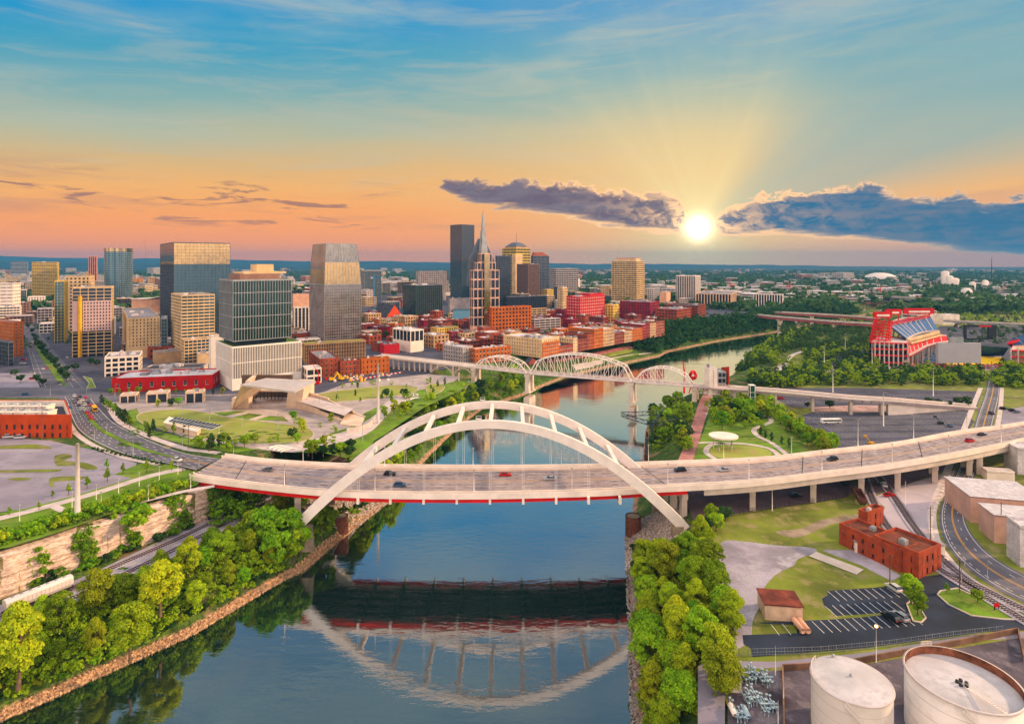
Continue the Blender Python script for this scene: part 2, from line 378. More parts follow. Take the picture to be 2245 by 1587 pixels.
def ground_mat():
    m = bpy.data.materials.new('ground'); m.use_nodes = True; E.nt = n = m.node_tree; b = n.nodes['Principled BSDF']; b.inputs['Roughness'].default_value = .95; b.inputs['Specular IOR Level'].default_value = .1
    g = n.nodes.new('ShaderNodeNewGeometry'); pos = E(g.outputs['Position']); sp = n.nodes.new('ShaderNodeSeparateXYZ'); n.links.new(g.outputs['Position'], sp.inputs[0]); z = E(sp.outputs[2])
    k = tnoise(pos, .05, 6, .65); k2 = tnoise(pos, .6, 5, .7)
    gr = mixc(sstep(k, .4, .6), (.05, .1, .02, 1), (.12, .2, .03, 1)); gr = mixc(sstep(k2, .4, .65), gr, (.035, .06, .015, 1))
    gr = mixc(sstep(tnoise(pos, .09, 5, .6), .55, .68), gr, (.25, .17, .09, 1))
    rk = mixc(sstep(k2, .35, .65), (.5, .3, .18, 1), (.2, .11, .07, 1))
    o = mixc(sstep(z + (k2 - .5) * 2, .9, 1.9), rk, gr)
    n.links.new(o.k, b.inputs['Base Color']); bp = n.nodes.new('ShaderNodeBump'); bp.inputs['Strength'].default_value = .8; bp.inputs['Distance'].default_value = .6
    n.links.new(tnoise(pos, .7, 6, .7).k, bp.inputs['Height']); n.links.new(bp.outputs[0], b.inputs['Normal']); return m
gmat = ground_mat()
tag(ter.build('ground', gmat), kind='structure')
farm = mat('far woodland', (.022, .045, .03), .95, var=.5, vs=.012, c2=(.05, .07, .05), fine=.3)
ft = MB(); S_ = 60
cells = [(i, j) for i in range(-210, 211) for j in range(0, 205) if not (-12 <= i < 20 and 1 <= j < 25) and (j < 60 or (i % 4 == 0 and j % 4 == 0))]
for i, j in cells:
    k = 1 if j < 60 else 4
    x0, y0, x1, y1 = i * S_, j * S_, (i + k) * S_, (j + k) * S_
    ft.quad(*[(x, y, hgt(x, y) - .05 if y < 1800 else 16.) for x, y in ((x0, y0), (x1, y0), (x1, y1), (x0, y1))])
tag(ft.build('terrain', farm), kind='structure')
# hills on the horizon
SKY = [(-400, 552), (0, 560), (150, 564), (300, 565), (560, 570), (820, 572), (985, 574), (1200, 577), (1420, 577), (1600, 580), (1800, 581), (2000, 584), (2245, 588), (2700, 592)]
hillm = mat('haze tinted woods', (.012, .04, .055), .95, var=.4, vs=.004, c2=(.035, .055, .05))  # blue of the haze is mixed into the woods' base colour
def ridge(D, dep, drop, amp, seed):
    h_ = MB(); n = 420; pr = []
    for i in range(n + 1):
        px = -500 + 3300 * i / n; u = (px - CX) / F
        hh = HC - (interp(SKY, px)[0] + drop - HY) * D / F
        hh += amp * (noise.noise(Vector((u * 9, seed, 0))) + .5 * noise.noise(Vector((u * 27, seed, 3))) + .2 * noise.noise(Vector((u * 110, seed, 3))))
        pr.append((u, max(18, hh)))
    rows = 7
    for r_ in range(rows):
        t = r_ / (rows - 1); yy = D - dep + 2 * dep * t; k = math.sin(math.pi * min(1, t * 1.0)) ** .8
        for u, hh in pr: h_.v.append((u * D, yy, 12 + (hh - 12) * k + (noise.noise(Vector((u * 60, t * 6, seed))) * 14 if 0 < r_ < 3 else 0)))
    h_.f = [[r_ * (n + 1) + i, r_ * (n + 1) + i + 1, (r_ + 1) * (n + 1) + i + 1, (r_ + 1) * (n + 1) + i] for r_ in range(rows - 1) for i in range(n)]
    h_.m = [0] * len(h_.f); h_.sm = [True] * len(h_.f); tag(h_.build('hills', hillm), kind='structure')
ridge(11800, 900, 1, 22, 1.3); ridge(8600, 700, 11, 26, 4.1); ridge(6200, 600, 24, 16, 7.7)
# ================================================================ water
wm = bpy.data.materials.new('river water'); wm.use_nodes = True; E.nt = n = wm.node_tree; n.nodes.remove(n.nodes['Principled BSDF'])
g = n.nodes.new('ShaderNodeNewGeometry'); mp = n.nodes.new('ShaderNodeMapping'); mp.inputs['Scale'].default_value = (.16, .42, 1); mp.inputs['Rotation'].default_value = (0, 0, .12); n.links.new(g.outputs['Position'], mp.inputs[0])
wv1 = tnoise(E(mp.outputs[0]), 1.0, 4, .55, .4); wv2 = tnoise(E(mp.outputs[0]), .12, 3, .5, .6)
calm = sstep(wv2, .42, .62)
bp = n.nodes.new('ShaderNodeBump'); bp.inputs['Distance'].default_value = .24; n.links.new((calm * .22 + .09).k, bp.inputs['Strength']); n.links.new(wv1.k, bp.inputs['Height'])
fr = n.nodes.new('ShaderNodeFresnel'); fr.inputs[0].default_value = 1.9
gls = n.nodes.new('ShaderNodeBsdfGlossy'); gls.inputs['Roughness'].default_value = .03; gls.inputs['Color'].default_value = (.88, .94, 1, 1)
dfs = n.nodes.new('ShaderNodeBsdfDiffuse'); dfs.inputs[0].default_value = (.006, .018, .016, 1); mx = n.nodes.new('ShaderNodeMixShader')
fa = sstep(E(fr.outputs[0]), -.16, .5)
for a in (gls, dfs): n.links.new(bp.outputs[0], a.inputs['Normal'])
n.links.new(fa.k, mx.inputs[0]); n.links.new(dfs.outputs[0], mx.inputs[1]); n.links.new(gls.outputs[0], mx.inputs[2]); n.links.new(mx.outputs[0], n.nodes['Material Output'].inputs[0])
wt = MB(); yy = lin_(55, 1450, 15) + [1450]
for i, y in enumerate(yy):
    l, r = interp(LE, y)[0] - 12, interp(RE, y)[0] + 12
    l2, r2 = interp(LE, y), interp(RE, y); e = 8
    wt.v += [(l2[0] - e * (1 + abs(l2[1])), y, 0), (r2[0] + e * (1 + abs(r2[1])), y, 0)]
wt.f = [[2 * i, 2 * i + 1, 2 * i + 3, 2 * i + 2] for i in range(len(yy) - 1)]; wt.m = [0] * len(wt.f); wt.sm = [False] * len(wt.f)
tag(wt.build('river_water', wm), kind='structure')
# ================================================================ flat sheets: roads, lots, lawns
def spl(pts, n=6, closed=True):
    out = []; m_ = len(pts)
    rng = range(m_) if closed else range(m_ - 1)
    for i in rng:
        q = [Vector(pts[(i + k) % m_]) if closed else Vector(pts[max(0, min(m_ - 1, i + k))]) for k in (-1, 0, 1, 2)]
        for s_ in range(n):
            t = s_ / n; out.append(.5 * (2 * q[1] + (q[2] - q[0]) * t + (2 * q[0] - 5 * q[1] + 4 * q[2] - q[3]) * t * t + (3 * q[1] - 3 * q[2] + q[3] - q[0]) * t ** 3))
    if not closed: out.append(Vector(pts[-1]))
    return out
def plat(x, y):
    l, ls = interp(LE, y); return zl(y) if x < l else ZR
def sheet(name, px, dz, m, side='L', curve=0, kind='structure', world=None, kerb=0, label=None, cat=None):
    fn = GL if side == 'L' else GR
    if world is None: world = [fn(*p) for p in px]
    pts = [Vector((p[0], p[1], 0)) for p in world]
    if curve: pts = spl(pts, curve)
    bm = bmesh.new(); f = bm.faces.new([bm.verts.new(p) for p in pts]); f.normal_update()
    if f.normal.z < 0: f.normal_flip()
    bmesh.ops.triangulate(bm, faces=[f])
    if side == 'L':
        for yc in (300, 450): bmesh.ops.bisect_plane(bm, geom=bm.verts[:] + bm.edges[:] + bm.faces[:], plane_co=(0, yc, 0), plane_no=(0, 1, 0))
    for v in bm.verts: v.co.z = (zl(v.co.y) if side == 'L' else ZR) + dz
    me = bpy.data.meshes.new(name); bm.to_mesh(me); bm.free(); me.materials.append(m)
    o = bpy.data.objects.new(name, me); sc.collection.objects.link(o); tag(o, label, cat, kind=kind)
    if kerb:
        k_ = MB(); zf = (lambda y: zl(y)) if side == 'L' else (lambda y: ZR); pl = [(p.x, p.y, zf(p.y) + dz + .06) for p in pts]; pl.append(pl[0])
        for a, b in zip(pl, pl[1:]): k_.bar(a, b, kerb, .26)
        tag(k_.build('kerb', conc), kind='structure')
    return o
def strip(name, L_, R_, m, kind='structure', curve=5, dz=0, parent=None, t=0.0):
    a = spl(L_, curve, False); b = spl(R_, curve, False); s_ = MB(); n_ = len(a)
    for p, q in zip(a, b): s_.v += [(p.x, p.y, p.z + dz), (q.x, q.y, q.z + dz)]
    s_.f = [[2 * i, 2 * i + 1, 2 * i + 3, 2 * i + 2] for i in range(n_ - 1)]
    if t:
        o_ = len(s_.v); s_.v += [(x, y, z - t) for x, y, z in s_.v]
        s_.f += [[o_ + 2 * i, o_ + 2 * i + 2, o_ + 2 * i + 3, o_ + 2 * i + 1] for i in range(n_ - 1)]
        for e in (0, 1): s_.f += [[2 * i + e, 2 * i + 2 + e, o_ + 2 * i + 2 + e, o_ + 2 * i + e] for i in range(n_ - 1)]
        s_.f += [[0, 1, o_ + 1, o_], [2 * n_ - 2, 2 * n_ - 1, o_ + 2 * n_ - 1, o_ + 2 * n_ - 2]]
    s_.m = [0] * len(s_.f); s_.sm = [False] * len(s_.f); o = s_.build(name, m, parent)
    if kind: tag(o, kind=kind)
    return o
def marks(name, L_, R_, fr_, dash=None, w_=.16, m=white, dz=.012, curve=5):
    a = spl(L_, curve, False); b = spl(R_, curve, False); c = [p.lerp(q, fr_) for p, q in zip(a, b)]; s_ = MB(); acc = 0
    for p, q in zip(c, c[1:]):
        d_ = q - p; l = d_.length
        if l < .01: continue
        u = d_ / l; nrm = Vector((-u.y, u.x, 0)) * w_ / 2; segs = [(0, l)]
        if dash:
            segs = []; t = -((acc) % (dash[0] + dash[1]))
            while t < l:
                s0, s1 = max(0, t), min(l, t + dash[0])
                if s1 > s0: segs.append((s0, s1))
                t += dash[0] + dash[1]
        for s0, s1 in segs:
            A, B = p + u * s0, p + u * s1; z = Vector((0, 0, dz)); s_.quad(A - nrm + z, B - nrm + z, B + nrm + z, A + nrm + z)
        acc += l
    if s_.f: tag(s_.build(name, m), kind='structure')
# city streets under downtown and park ground
plz = mat('plaza paving', (.44, .37, .35), .85, var=.15, vs=.12, fine=.2, c2=(.36, .31, .3))
edge_ = [(interp(LE, y)[0] - (62 if y < 760 else 44) * math.sqrt(1 + interp(LE, y)[1] ** 2), y) for y in range(1240, 580, -30)] + [(interp(CL, y)[0] - 19, y) for y in range(560, 330, -25)]
sheet('city_street', None, .03, asph_dk, world=[tuple(GL(*q))[:2] for q in ((-60, 870), (-60, 640), (1400, 640))] + edge_ + [tuple(GL(*q))[:2] for q in ((480, 985), (330, 965), (240, 925), (190, 890), (120, 868))])
sheet('park_grass', [(560, 985), (600, 975), (690, 962), (770, 935), (800, 905), (900, 860), (1000, 835), (1040, 838), (930, 893), (845, 952), (760, 1005), (700, 990), (640, 992)], .075, grass)
sheet('park_grass', [(262, 905), (300, 895), (320, 940), (420, 962), (560, 985), (520, 992), (420, 978), (330, 955), (290, 935)], .075, grass)
sheet('plaza_pavement', [(215, 880), (330, 866), (700, 862), (760, 840), (940, 820), (1010, 826), (920, 880), (850, 925), (790, 950), (720, 985), (640, 990), (560, 985), (420, 962), (300, 925), (240, 900)], .06, plz)
sheet('oval_lawn', [(300, 912), (330, 902), (400, 898), (450, 905), (520, 918), (600, 927), (660, 935), (686, 948), (675, 965), (620, 972), (540, 972), (450, 960), (370, 945), (315, 930)], .10, lawn, curve=4, kerb=.3)
sheet('apron', [(1995, 815), (2010, 770), (2060, 715), (2300, 715), (2300, 815)], .045, asph_dk, 'R')
sheet('terraced_lawn_ring', [(486, 910), (560, 892), (640, 908), (650, 925), (560, 925)], .09, concs)
for q in ([(462, 905), (520, 901), (545, 902), (490, 914)], [(506, 916), (545, 906), (578, 910), (545, 921)], [(556, 922), (590, 912), (622, 914), (634, 925)]): sheet('terraced_lawn', q, .12, grass, kerb=.3)
sheet('event_lawn', [(680, 870), (720, 860), (800, 850), (870, 845), (915, 850), (900, 862), (840, 872), (760, 880), (700, 880)], .10, lawn, curve=4, kerb=.3)
sheet('small_lawn', [(935, 845), (965, 842), (975, 850), (960, 862), (940, 866)], .10, lawn, curve=3, kerb=.3)
sheet('bank_lawn', [(775, 985), (800, 960), (832, 944), (815, 975), (790, 1000), (765, 1010)], .10, grass)
sheet('park_path', [(560, 982), (620, 975), (690, 962), (760, 945), (800, 925), (828, 905), (850, 880), (900, 862), (918, 868), (870, 890), (845, 915), (815, 945), (770, 965), (700, 980), (640, 992)], .14, concs, curve=3)
# left plateau by the cliff
sheet('parking_lot', [(-60, 1130), (-60, 962), (60, 962), (110, 966), (150, 975), (200, 985), (300, 1015), (288, 1050), (180, 1083), (60, 1115)], .05, lotgrey)
sheet('grass_verge', [(-80, 1215), (-80, 1140), (60, 1114), (180, 1082), (290, 1048), (250, 1040), (285, 1025), (330, 1010), (395, 1005), (432, 1032), (448, 1050), (430, 1064), (330, 1095), (200, 1142), (120, 1170), (20, 1200)], .07, grass)
def walk(name, pts, wd, m=concs, dz=.12, fn=GL, curve=4):
    c = spl([fn(*p) for p in pts], curve, False); L_ = []; R_ = []
    for i, p in enumerate(c):
        t = (c[min(i + 1, len(c) - 1)] - c[max(0, i - 1)]); t.z = 0; t.normalize(); nrm = Vector((-t.y, t.x, 0)) * wd / 2; L_.append(p + nrm); R_.append(p - nrm)
    return strip(name, L_, R_, m, dz=dz, curve=1)
walk('footpath', [(-60, 1150), (40, 1127), (120, 1106), (220, 1078), (300, 1052), (360, 1036), (405, 1028)], 4.6)
walk('footpath', [(118, 1110), (150, 1122), (200, 1120), (250, 1110), (300, 1102), (350, 1090), (410, 1076), (470, 1066)], 3.0, dz=.14)
for q in ([(-30, 980), (60, 974), (100, 977), (112, 984), (60, 984), (-30, 984)], [(120, 999), (150, 995), (158, 1002), (140, 1010), (190, 1015), (215, 1027), (190, 1030), (160, 1020), (125, 1022)], [(17, 1050), (40, 1047), (66, 1049), (66, 1052), (38, 1054)], [(108, 1050), (130, 1045), (190, 1045), (170, 1053), (120, 1056), (120, 1067), (110, 1066)], [(-30, 1032), (60, 1030), (130, 1029), (125, 1034), (40, 1036), (-30, 1037)]): sheet('grass_island', q, .10, grassd, curve=2)
pk = MB()
def bays(a, b, n_, ln, fn, ang=None, w_=.14, dz=.065, both=False):
    a, b = fn(*a), fn(*b); u = (b - a).normalized(); nn = Vector((-u.y, u.x, 0)) if ang is None else Matrix.Rotation(ang, 3, 'Z') @ u
    for i in range(n_ + 1):
        p = a.lerp(b, i / n_); p.z += dz; q = p + nn * ln; s_ = u * w_ / 2
        pk.quad(p - s_, q - s_, q + s_, p + s_)
        if both: q = p - nn * ln; pk.quad(p - s_, q - s_, q + s_, p + s_)
bays((0, 1028), (125, 1028), 15, 5, GL); bays((5, 1040), (120, 1037), 14, -4.5, GL); bays((0, 983), (95, 985), 16, -5, GL)
bays((150, 1010), (205, 1024), 6, 4, GL)
# boulevard, cross street
sheet('boulevard', [(91, 852), (79, 818), (59, 763), (51, 725), (31, 668), (43, 668), (67, 702), (96, 742), (134, 787), (168, 823), (208, 862), (215, 880), (150, 884), (120, 870)], .07, asphalt)
sheet('cross_street', [(-60, 850), (90, 850), (210, 858), (330, 866), (480, 868), (560, 862), (640, 864), (640, 872), (520, 880), (300, 876), (215, 884), (130, 873), (-60, 872)], .09, asphalt)
sheet('median_strip', [(146, 848), (140, 835), (120, 805), (100, 782), (80, 757), (76, 757), (90, 785), (112, 815), (132, 845)], .16, grass)
sheet('car_park', [(-60, 850), (-60, 818), (70, 818), (88, 850)], .06, lotgrey)
sheet('traffic_island', [(182, 825), (200, 830), (210, 850), (190, 852), (196, 840)], .16, grass, kerb=.3)
mk = MB()
for a, b in (((84, 845), (60, 760)), ((100, 848), (70, 770)), ((160, 848), (110, 778)), ((180, 850), (125, 790))):
    p, q = GL(*a, .1), GL(*b, .1); n_ = int((q - p).length / 9)
    for i in range(n_): A = p.lerp(q, i / n_); B = p.lerp(q, (i + .4) / n_); mk.bar(A, B, .25, .01)
tag(mk.build('lane_marking', white), kind='structure')
# the sweeping road down from the bridge
rl = [GL(-2 + 142, 870, .12), GL(147, 882, .12), GL(156, 913, .12), GL(175, 945, .12), GL(218, 973, .12), GL(281, 998, .12), P(371, 1016, 25.6), P(428, 1029, 26.2)]
rr_ = [GL(200, 873, .12), GL(206, 882, .12), GL(222, 900, .12), GL(248, 925, .12), GL(285, 946, .12), GL(343, 972, .12), P(405, 993, 25.6), P(480, 1005, 26.2)]
strip('curved_road', rl, rr_, asphalt, curve=8, t=.4)
for fr_, ds in ((.03, None), (.15, (3, 6)), (.27, (3, 6)), (.39, (3, 6)), (.47, None), (.55, None), (.66, (3, 6)), (.78, (3, 6)), (.97, None)):
    marks('lane_marking', rl, rr_, fr_, ds, .2, yellow if fr_ in (.47, .55) else white, curve=8)
md = spl([rl[i].lerp(rr_[i], .49) for i in range(8)], 6, False); md2 = spl([rl[i].lerp(rr_[i], .53) for i in range(8)], 6, False)
s_ = MB(); seg = range(6, 38)
for i in seg:
    wv_ = .2 + 1.6 * math.sin(math.pi * (i - 6) / 32); c = md[i]; dd_ = (md2[i] - md[i]).normalized()
    s_.v += [tuple(c - dd_ * wv_ + Vector((0, 0, .16))), tuple(c + dd_ * wv_ + Vector((0, 0, .16)))]
s_.f = [[2 * i, 2 * i + 1, 2 * i + 3, 2 * i + 2] for i in range(len(seg) - 1)]; s_.m = [0] * len(s_.f); s_.sm = [False] * len(s_.f)
tag(s_.build('median_grass', grass), kind='structure')
walk('sidewalk', [(243, 900), (262, 925), (300, 946), (350, 966), (410, 985), (450, 990), (480, 994)], 3.5, dz=.2)
walk('sidewalk', [(150, 925), (166, 950), (205, 977), (270, 1003), (350, 1019)], 2.6, dz=.2)
# ================================================================ right bank
sheet('right_city_ground', [(1560, 905), (1640, 850), (1700, 800), (1760, 770), (1880, 740), (2000, 700), (2300, 680), (2700, 700), (3000, 1700), (1650, 1700), (1560, 1450), (1550, 1130), (1545, 990)], .02, grassd, 'R')
sheet('dark_parking_lot', [(1745, 915), (1800, 898), (1900, 902), (2120, 898), (2135, 925), (2120, 950), (2080, 985), (1900, 1000), (1845, 1000), (1800, 955)], .06, asph_dk, 'R')
sheet('dark_parking_lot', [(1735, 893), (1690, 870), (1700, 850), (1870, 850), (2140, 858), (2150, 870), (2140, 895), (1900, 898)], .05, asph_dk, 'R')
sheet('stadium_parking', [(1745, 830), (1760, 790), (1800, 768), (1910, 765), (1930, 800), (1930, 815), (1760, 840)], .05, asph_dk, 'R')
sheet('plaza_paving', [(1780, 893), (1880, 888), (2060, 892), (2120, 893), (2120, 899), (1900, 903), (1780, 901)], .10, mat('pink paving', (.45, .3, .27), .9), 'R')
sheet('stadium_concourse', [(1700, 812), (1900, 800), (2245, 812), (2245, 822), (1900, 815), (1720, 822)], .07, concs, 'R')
for y0, x0, x1, nb in ((905, 1790, 2105, 40), (915, 1770, 2115, 42), (927, 1790, 2120, 40), (940, 1815, 2110, 36), (955, 1830, 2090, 31), (972, 1850, 2050, 24)): bays((x0, y0), (x1, y0 - 3), nb, 4.8, GR, both=True, dz=.075)
for y0, x0, x1, nb in ((868, 1960, 2120, 18), (880, 1980, 2110, 14), (882, 1700, 1860, 20)): bays((x0, y0), (x1, y0 - 2), nb, 4.8, GR, both=True, dz=.065)
rdL = [GR(2180, 780, .1), GR(2168, 822, .1), GR(2160, 860, .1), GR(2142, 910, .1), GR(2130, 950, .1), GR(2113, 985, .1), GR(2098, 1030, .1), GR(2078, 1075, .1), GR(2062, 1110, .1), GR(2060, 1150, .1), GR(2078, 1200, .1), GR(2125, 1250, .1), GR(2200, 1300, .1), GR(2300, 1345, .1)]
rdR = [GR(2195, 780, .1), GR(2192, 822, .1), GR(2192, 860, .1), GR(2182, 910, .1), GR(2172, 950, .1), GR(2160, 985, .1), GR(2142, 1030, .1), GR(2125, 1075, .1), GR(2115, 1110, .1), GR(2120, 1150, .1), GR(2150, 1195, .1), GR(2200, 1235, .1), GR(2280, 1275, .1), GR(2400, 1310, .1)]
strip('riverside_road', rdL, rdR, asphalt)
for fr_, ds in ((.12, None), (.2, (2, 2)), (.49, None), (.53, None), (.92, None), (.72, (2, 7))): marks('lane_marking', rdL, rdR, fr_, ds, .18, yellow if fr_ in (.49, .53) else white)
walk('sidewalk', [(2150, 850), (2128, 905), (2110, 950), (2090, 1000), (2062, 1070), (2046, 1110), (2044, 1150), (2062, 1205), (2115, 1262), (2200, 1318)], 3, dz=.14, fn=GR)
walk('sidewalk', [(2197, 850), (2192, 905), (2182, 950), (2165, 1000)], 2.6, dz=.14, fn=GR)
sheet('side_lot', [(2200, 900), (2300, 880), (2300, 925), (2190, 945)], .06, lotgrey, 'R')
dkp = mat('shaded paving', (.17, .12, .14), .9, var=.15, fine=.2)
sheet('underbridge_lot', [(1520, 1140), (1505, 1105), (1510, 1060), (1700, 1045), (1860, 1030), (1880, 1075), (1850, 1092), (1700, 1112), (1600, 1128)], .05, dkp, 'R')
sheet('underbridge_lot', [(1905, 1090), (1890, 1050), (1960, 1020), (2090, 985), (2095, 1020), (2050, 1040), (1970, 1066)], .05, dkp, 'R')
gsh = mat('concrete lot', (.46, .40, .43), .9, var=.1, vs=.03, fine=.12, c2=(.40, .36, .4))
sheet('concrete_yard', [(1915, 1090), (1975, 1066), (2050, 1042), (2095, 1030), (2075, 1080), (2050, 1115), (2048, 1150), (2060, 1190), (2100, 1240), (2050, 1245), (1985, 1180), (1935, 1130), (1940, 1112)], .06, gsh, 'R')
sheet('gravel_yard', [(1580, 1190), (1620, 1186), (1700, 1195), (1775, 1200), (1790, 1210), (1750, 1225), (1740, 1240), (1700, 1260), (1672, 1295), (1665, 1330), (1650, 1360), (1640, 1410), (1560, 1440), (1590, 1390), (1610, 1370), (1575, 1310), (1570, 1250)], .05, gravel, 'R', curve=3)
sheet('gravel_yard', [(1800, 1206), (1880, 1205), (1975, 1262), (1955, 1274), (1890, 1240)], .052, gravel, 'R')
sheet('dirt_track', [(1700, 1165), (1760, 1158), (1800, 1140), (1880, 1128), (1885, 1136), (1820, 1150), (1770, 1172), (1735, 1178)], .055, dirt, 'R', curve=3)
sheet('small_car_park', [(1815, 1295), (1960, 1285), (1985, 1288), (2010, 1265), (2075, 1258), (2125, 1296), (2080, 1300), (2060, 1298), (2062, 1312), (2150, 1352), (2245, 1360), (2330, 1365), (2330, 1378), (2160, 1385), (1900, 1420), (1650, 1440), (1645, 1420), (1630, 1412), (1628, 1392), (1735, 1388), (1748, 1388), (1745, 1370), (1666, 1366), (1672, 1364), (1820, 1358), (1900, 1352), (1960, 1345), (1980, 1340), (1830, 1350), (1822, 1336), (1808, 1330), (1802, 1312), (1815, 1305)], .07, asph_new, 'R')
sheet('planted_island', [(1988, 1325), (1996, 1318), (2022, 1342), (2030, 1355), (2020, 1365), (2002, 1362)], .12, grass, 'R', kerb=.35)
sheet('corner_lawn', [(2055, 1304), (2062, 1296), (2100, 1290), (2120, 1300), (2200, 1335), (2300, 1352), (2300, 1360), (2200, 1358), (2130, 1350), (2080, 1326)], .12, grass, 'R', kerb=.35)
bays((1815, 1296), (1960, 1287), 9, -5.5, GR, dz=.085); bays((1835, 1352), (1985, 1340), 9, 5.5, GR, dz=.085); bays((1780, 1362), (1990, 1345), 12, -5.5, GR, dz=.085); bays((1690, 1368), (1740, 1367), 2, -5, GR, dz=.085)
tag(pk.build('parking_markings', white), kind='structure')
sheet('service_road', [(1530, 1460), (1560, 1448), (1700, 1450), (1900, 1430), (2130, 1392), (2245, 1385), (2245, 1398), (2130, 1405), (1900, 1448), (1720, 1462), (1605, 1468), (1590, 1480), (1588, 1700), (1530, 1700), (1530, 1500)], .05, lotgrey, 'R')
sheet('tank_yard', [(1595, 1700), (1596, 1475), (1720, 1468), (1900, 1455), (2250, 1395), (2400, 1400), (2400, 1800)], .04, mat('yard dirt', (.12, .1, .12), .95, var=.4, vs=.06, c2=(.24, .2, .22), fine=.4), 'R')
sheet('foundation_slab', [(1773, 1220), (1790, 1211), (1894, 1250), (1878, 1261)], .3, conc, 'R', kind='structure')
# riverside park on the right bank
sheet('green_lawn', [(1520, 1005), (1560, 900), (1640, 870), (1700, 880), (1740, 940), (1780, 1000), (1640, 1010)], .05, grass, 'R')
sheet('round_lawn', [(1556, 988), (1590, 978), (1650, 978), (1690, 990), (1680, 1003), (1620, 1006), (1570, 1002)], .1, lawn, 'R', curve=4)
for q in ([(1575, 1010), (1548, 992), (1560, 975), (1600, 972), (1640, 974), (1690, 985), (1715, 1008)], [(1730, 1000), (1690, 970), (1660, 955), (1655, 940), (1690, 925), (1680, 912), (1640, 905), (1600, 908)], [(1508, 1020), (1530, 950), (1548, 900), (1562, 870)], [(1600, 975), (1560, 970), (1520, 972)]): walk('park_path', q, 3, concs, .13, GR)
walk('boardwalk', [(1498, 1020), (1512, 985), (1530, 930), (1545, 880), (1556, 860)], 7, mat('red boardwalk', (.4, .2, .18), .9), .16, GR)
for q in ([(1655, 830), (1700, 822), (1740, 822), (1790, 835)], [(1700, 850), (1720, 820), (1727, 795), (1735, 780), (1760, 770)], [(1668, 840), (1690, 825), (1706, 812), (1712, 800)]): walk('park_path', q, 5, concs, .13, GR)
# riverfront terraces across the river
def gx(px, py, dz): return G(px, py, dz)
def gsheet(name, pts, dz, m):
    s_ = MB(); w_ = [gx(a, b, dz) for a, b in pts]; s_.add(w_, [list(range(len(w_)))]); tag(s_.build(name, m), kind='structure')
gsheet('river_quay', [(1262, 812), (1445, 778), (1440, 772), (1380, 778), (1255, 800)], .3, conc)
gsheet('terrace_lawn', [(1270, 788), (1375, 766), (1390, 768), (1380, 774), (1290, 795)], .5, grassd)
gsheet('terrace_lawn', [(1320, 792), (1400, 776), (1402, 779), (1330, 797)], .6, grass)
gsheet('promenade', [(1180, 792), (1300, 774), (1440, 748), (1446, 752), (1310, 780), (1200, 797)], .6, mat('red paving', (.42, .17, .17), .9))
# rail tracks
def track(pts, zf=10.0):
    c = spl([P(px, py, zf) for px, py in pts], 10, False); bal = MB(); sl_ = MB(); rl_ = MB(); L_, R_ = [], []
    for i, p in enumerate(c):
        t = (c[min(i + 1, len(c) - 1)] - c[max(0, i - 1)]).normalized(); nrm = Vector((-t.y, t.x, 0)); L_.append(p + nrm * 2.2); R_.append(p - nrm * 2.2)
    strip('ballast', L_, R_, gravel, curve=1, dz=.35, t=.5); acc = 0
    for p, q in zip(c, c[1:]):
        t = (q - p); l = t.length; t.normalize(); a = math.atan2(t.y, t.x); nrm = Vector((-t.y, t.x, 0)); k = 0.9 - acc % .9
        while k < l: pp = p + t * k; sl_.box((pp.x, pp.y, pp.z + .35), (.26, 2.7, .14), a); k += .9
        acc += l
        for s in (-.75, .75): rl_.bar(p + nrm * s + Vector((0, 0, .58)), q + nrm * s + Vector((0, 0, .58)), .12, .16)
    e = empty('railway_track', c[0]); tag(e, kind='structure'); sl_.build('sleepers', mat('sleeper wood', (.07, .05, .045), .9), e); rl_.build('rails', mat('rusty rail', (.16, .1, .08), .5, .5), e)
track([(-120, 1390), (20, 1345), (140, 1300), (260, 1240), (380, 1188), (490, 1135), (600, 1083), (740, 1008), (830, 958), (930, 890), (1030, 838)])
track([(-120, 1425), (60, 1352), (150, 1317), (260, 1266), (380, 1208), (500, 1146), (610, 1090), (750, 1010), (842, 960), (938, 893), (1035, 841)])
bl = MB()
def gstrip(name, A, B, m, dz):
    strip(name, [P(a, b, 10.) for a, b in A], [P(a, b, 10.) for a, b in B], m, dz=dz, curve=3)
gstrip('ballast', [(-120, 1360), (140, 1283), (380, 1172), (600, 1070), (740, 1000), (925, 885), (1028, 835)], [(-120, 1440), (180, 1325), (400, 1212), (625, 1098), (765, 1010), (945, 893), (1040, 842)], gravel, .2)
# right-hand siding past the brick building
track([(1925, 1045), (1960, 1090), (2000, 1150), (2050, 1210), (2110, 1265), (2190, 1310), (2290, 1360)], 14.0)
track([(1895, 1050), (1915, 1100), (1950, 1160), (2010, 1215), (2080, 1262), (2160, 1310), (2260, 1370)], 14.0)
# ================================================================ arch bridge
br = empty('arch_bridge', (-9, 247, 17), 'wide white arch road bridge with red girders crossing the river', 'bridge')
NB = [(424, 1034), (446, 1041), (600, 1061), (774, 1074), (1034, 1077), (1298, 1071), (1434, 1063), (1650, 1050.6), (1809, 1032), (1968, 1012), (2127, 984), (2245, 959), (2420, 915)]
FB = [(486, 998.5), (500, 1000), (600, 1011), (774, 1020.6), (1034, 1024), (1260, 1022.7), (1367, 1018.7), (1650, 1007), (1809, 989.6), (1968, 971), (2100, 947), (2245, 926), (2420, 888)]
DZ = 26.3
undm = mat('dark green underside paint', (.03, .05, .035), .6)
N_ = spl([P(a, b, DZ + 1.1) for a, b in NB], 6, False); F_ = spl([P(a, b, DZ + 1.1) for a, b in FB], 6, False)
for q in N_ + F_: q.z = DZ
strip('deck', N_, F_, deckm, kind=None, curve=1, t=.7, parent=br)
jn = P(1508, 1065, DZ).x
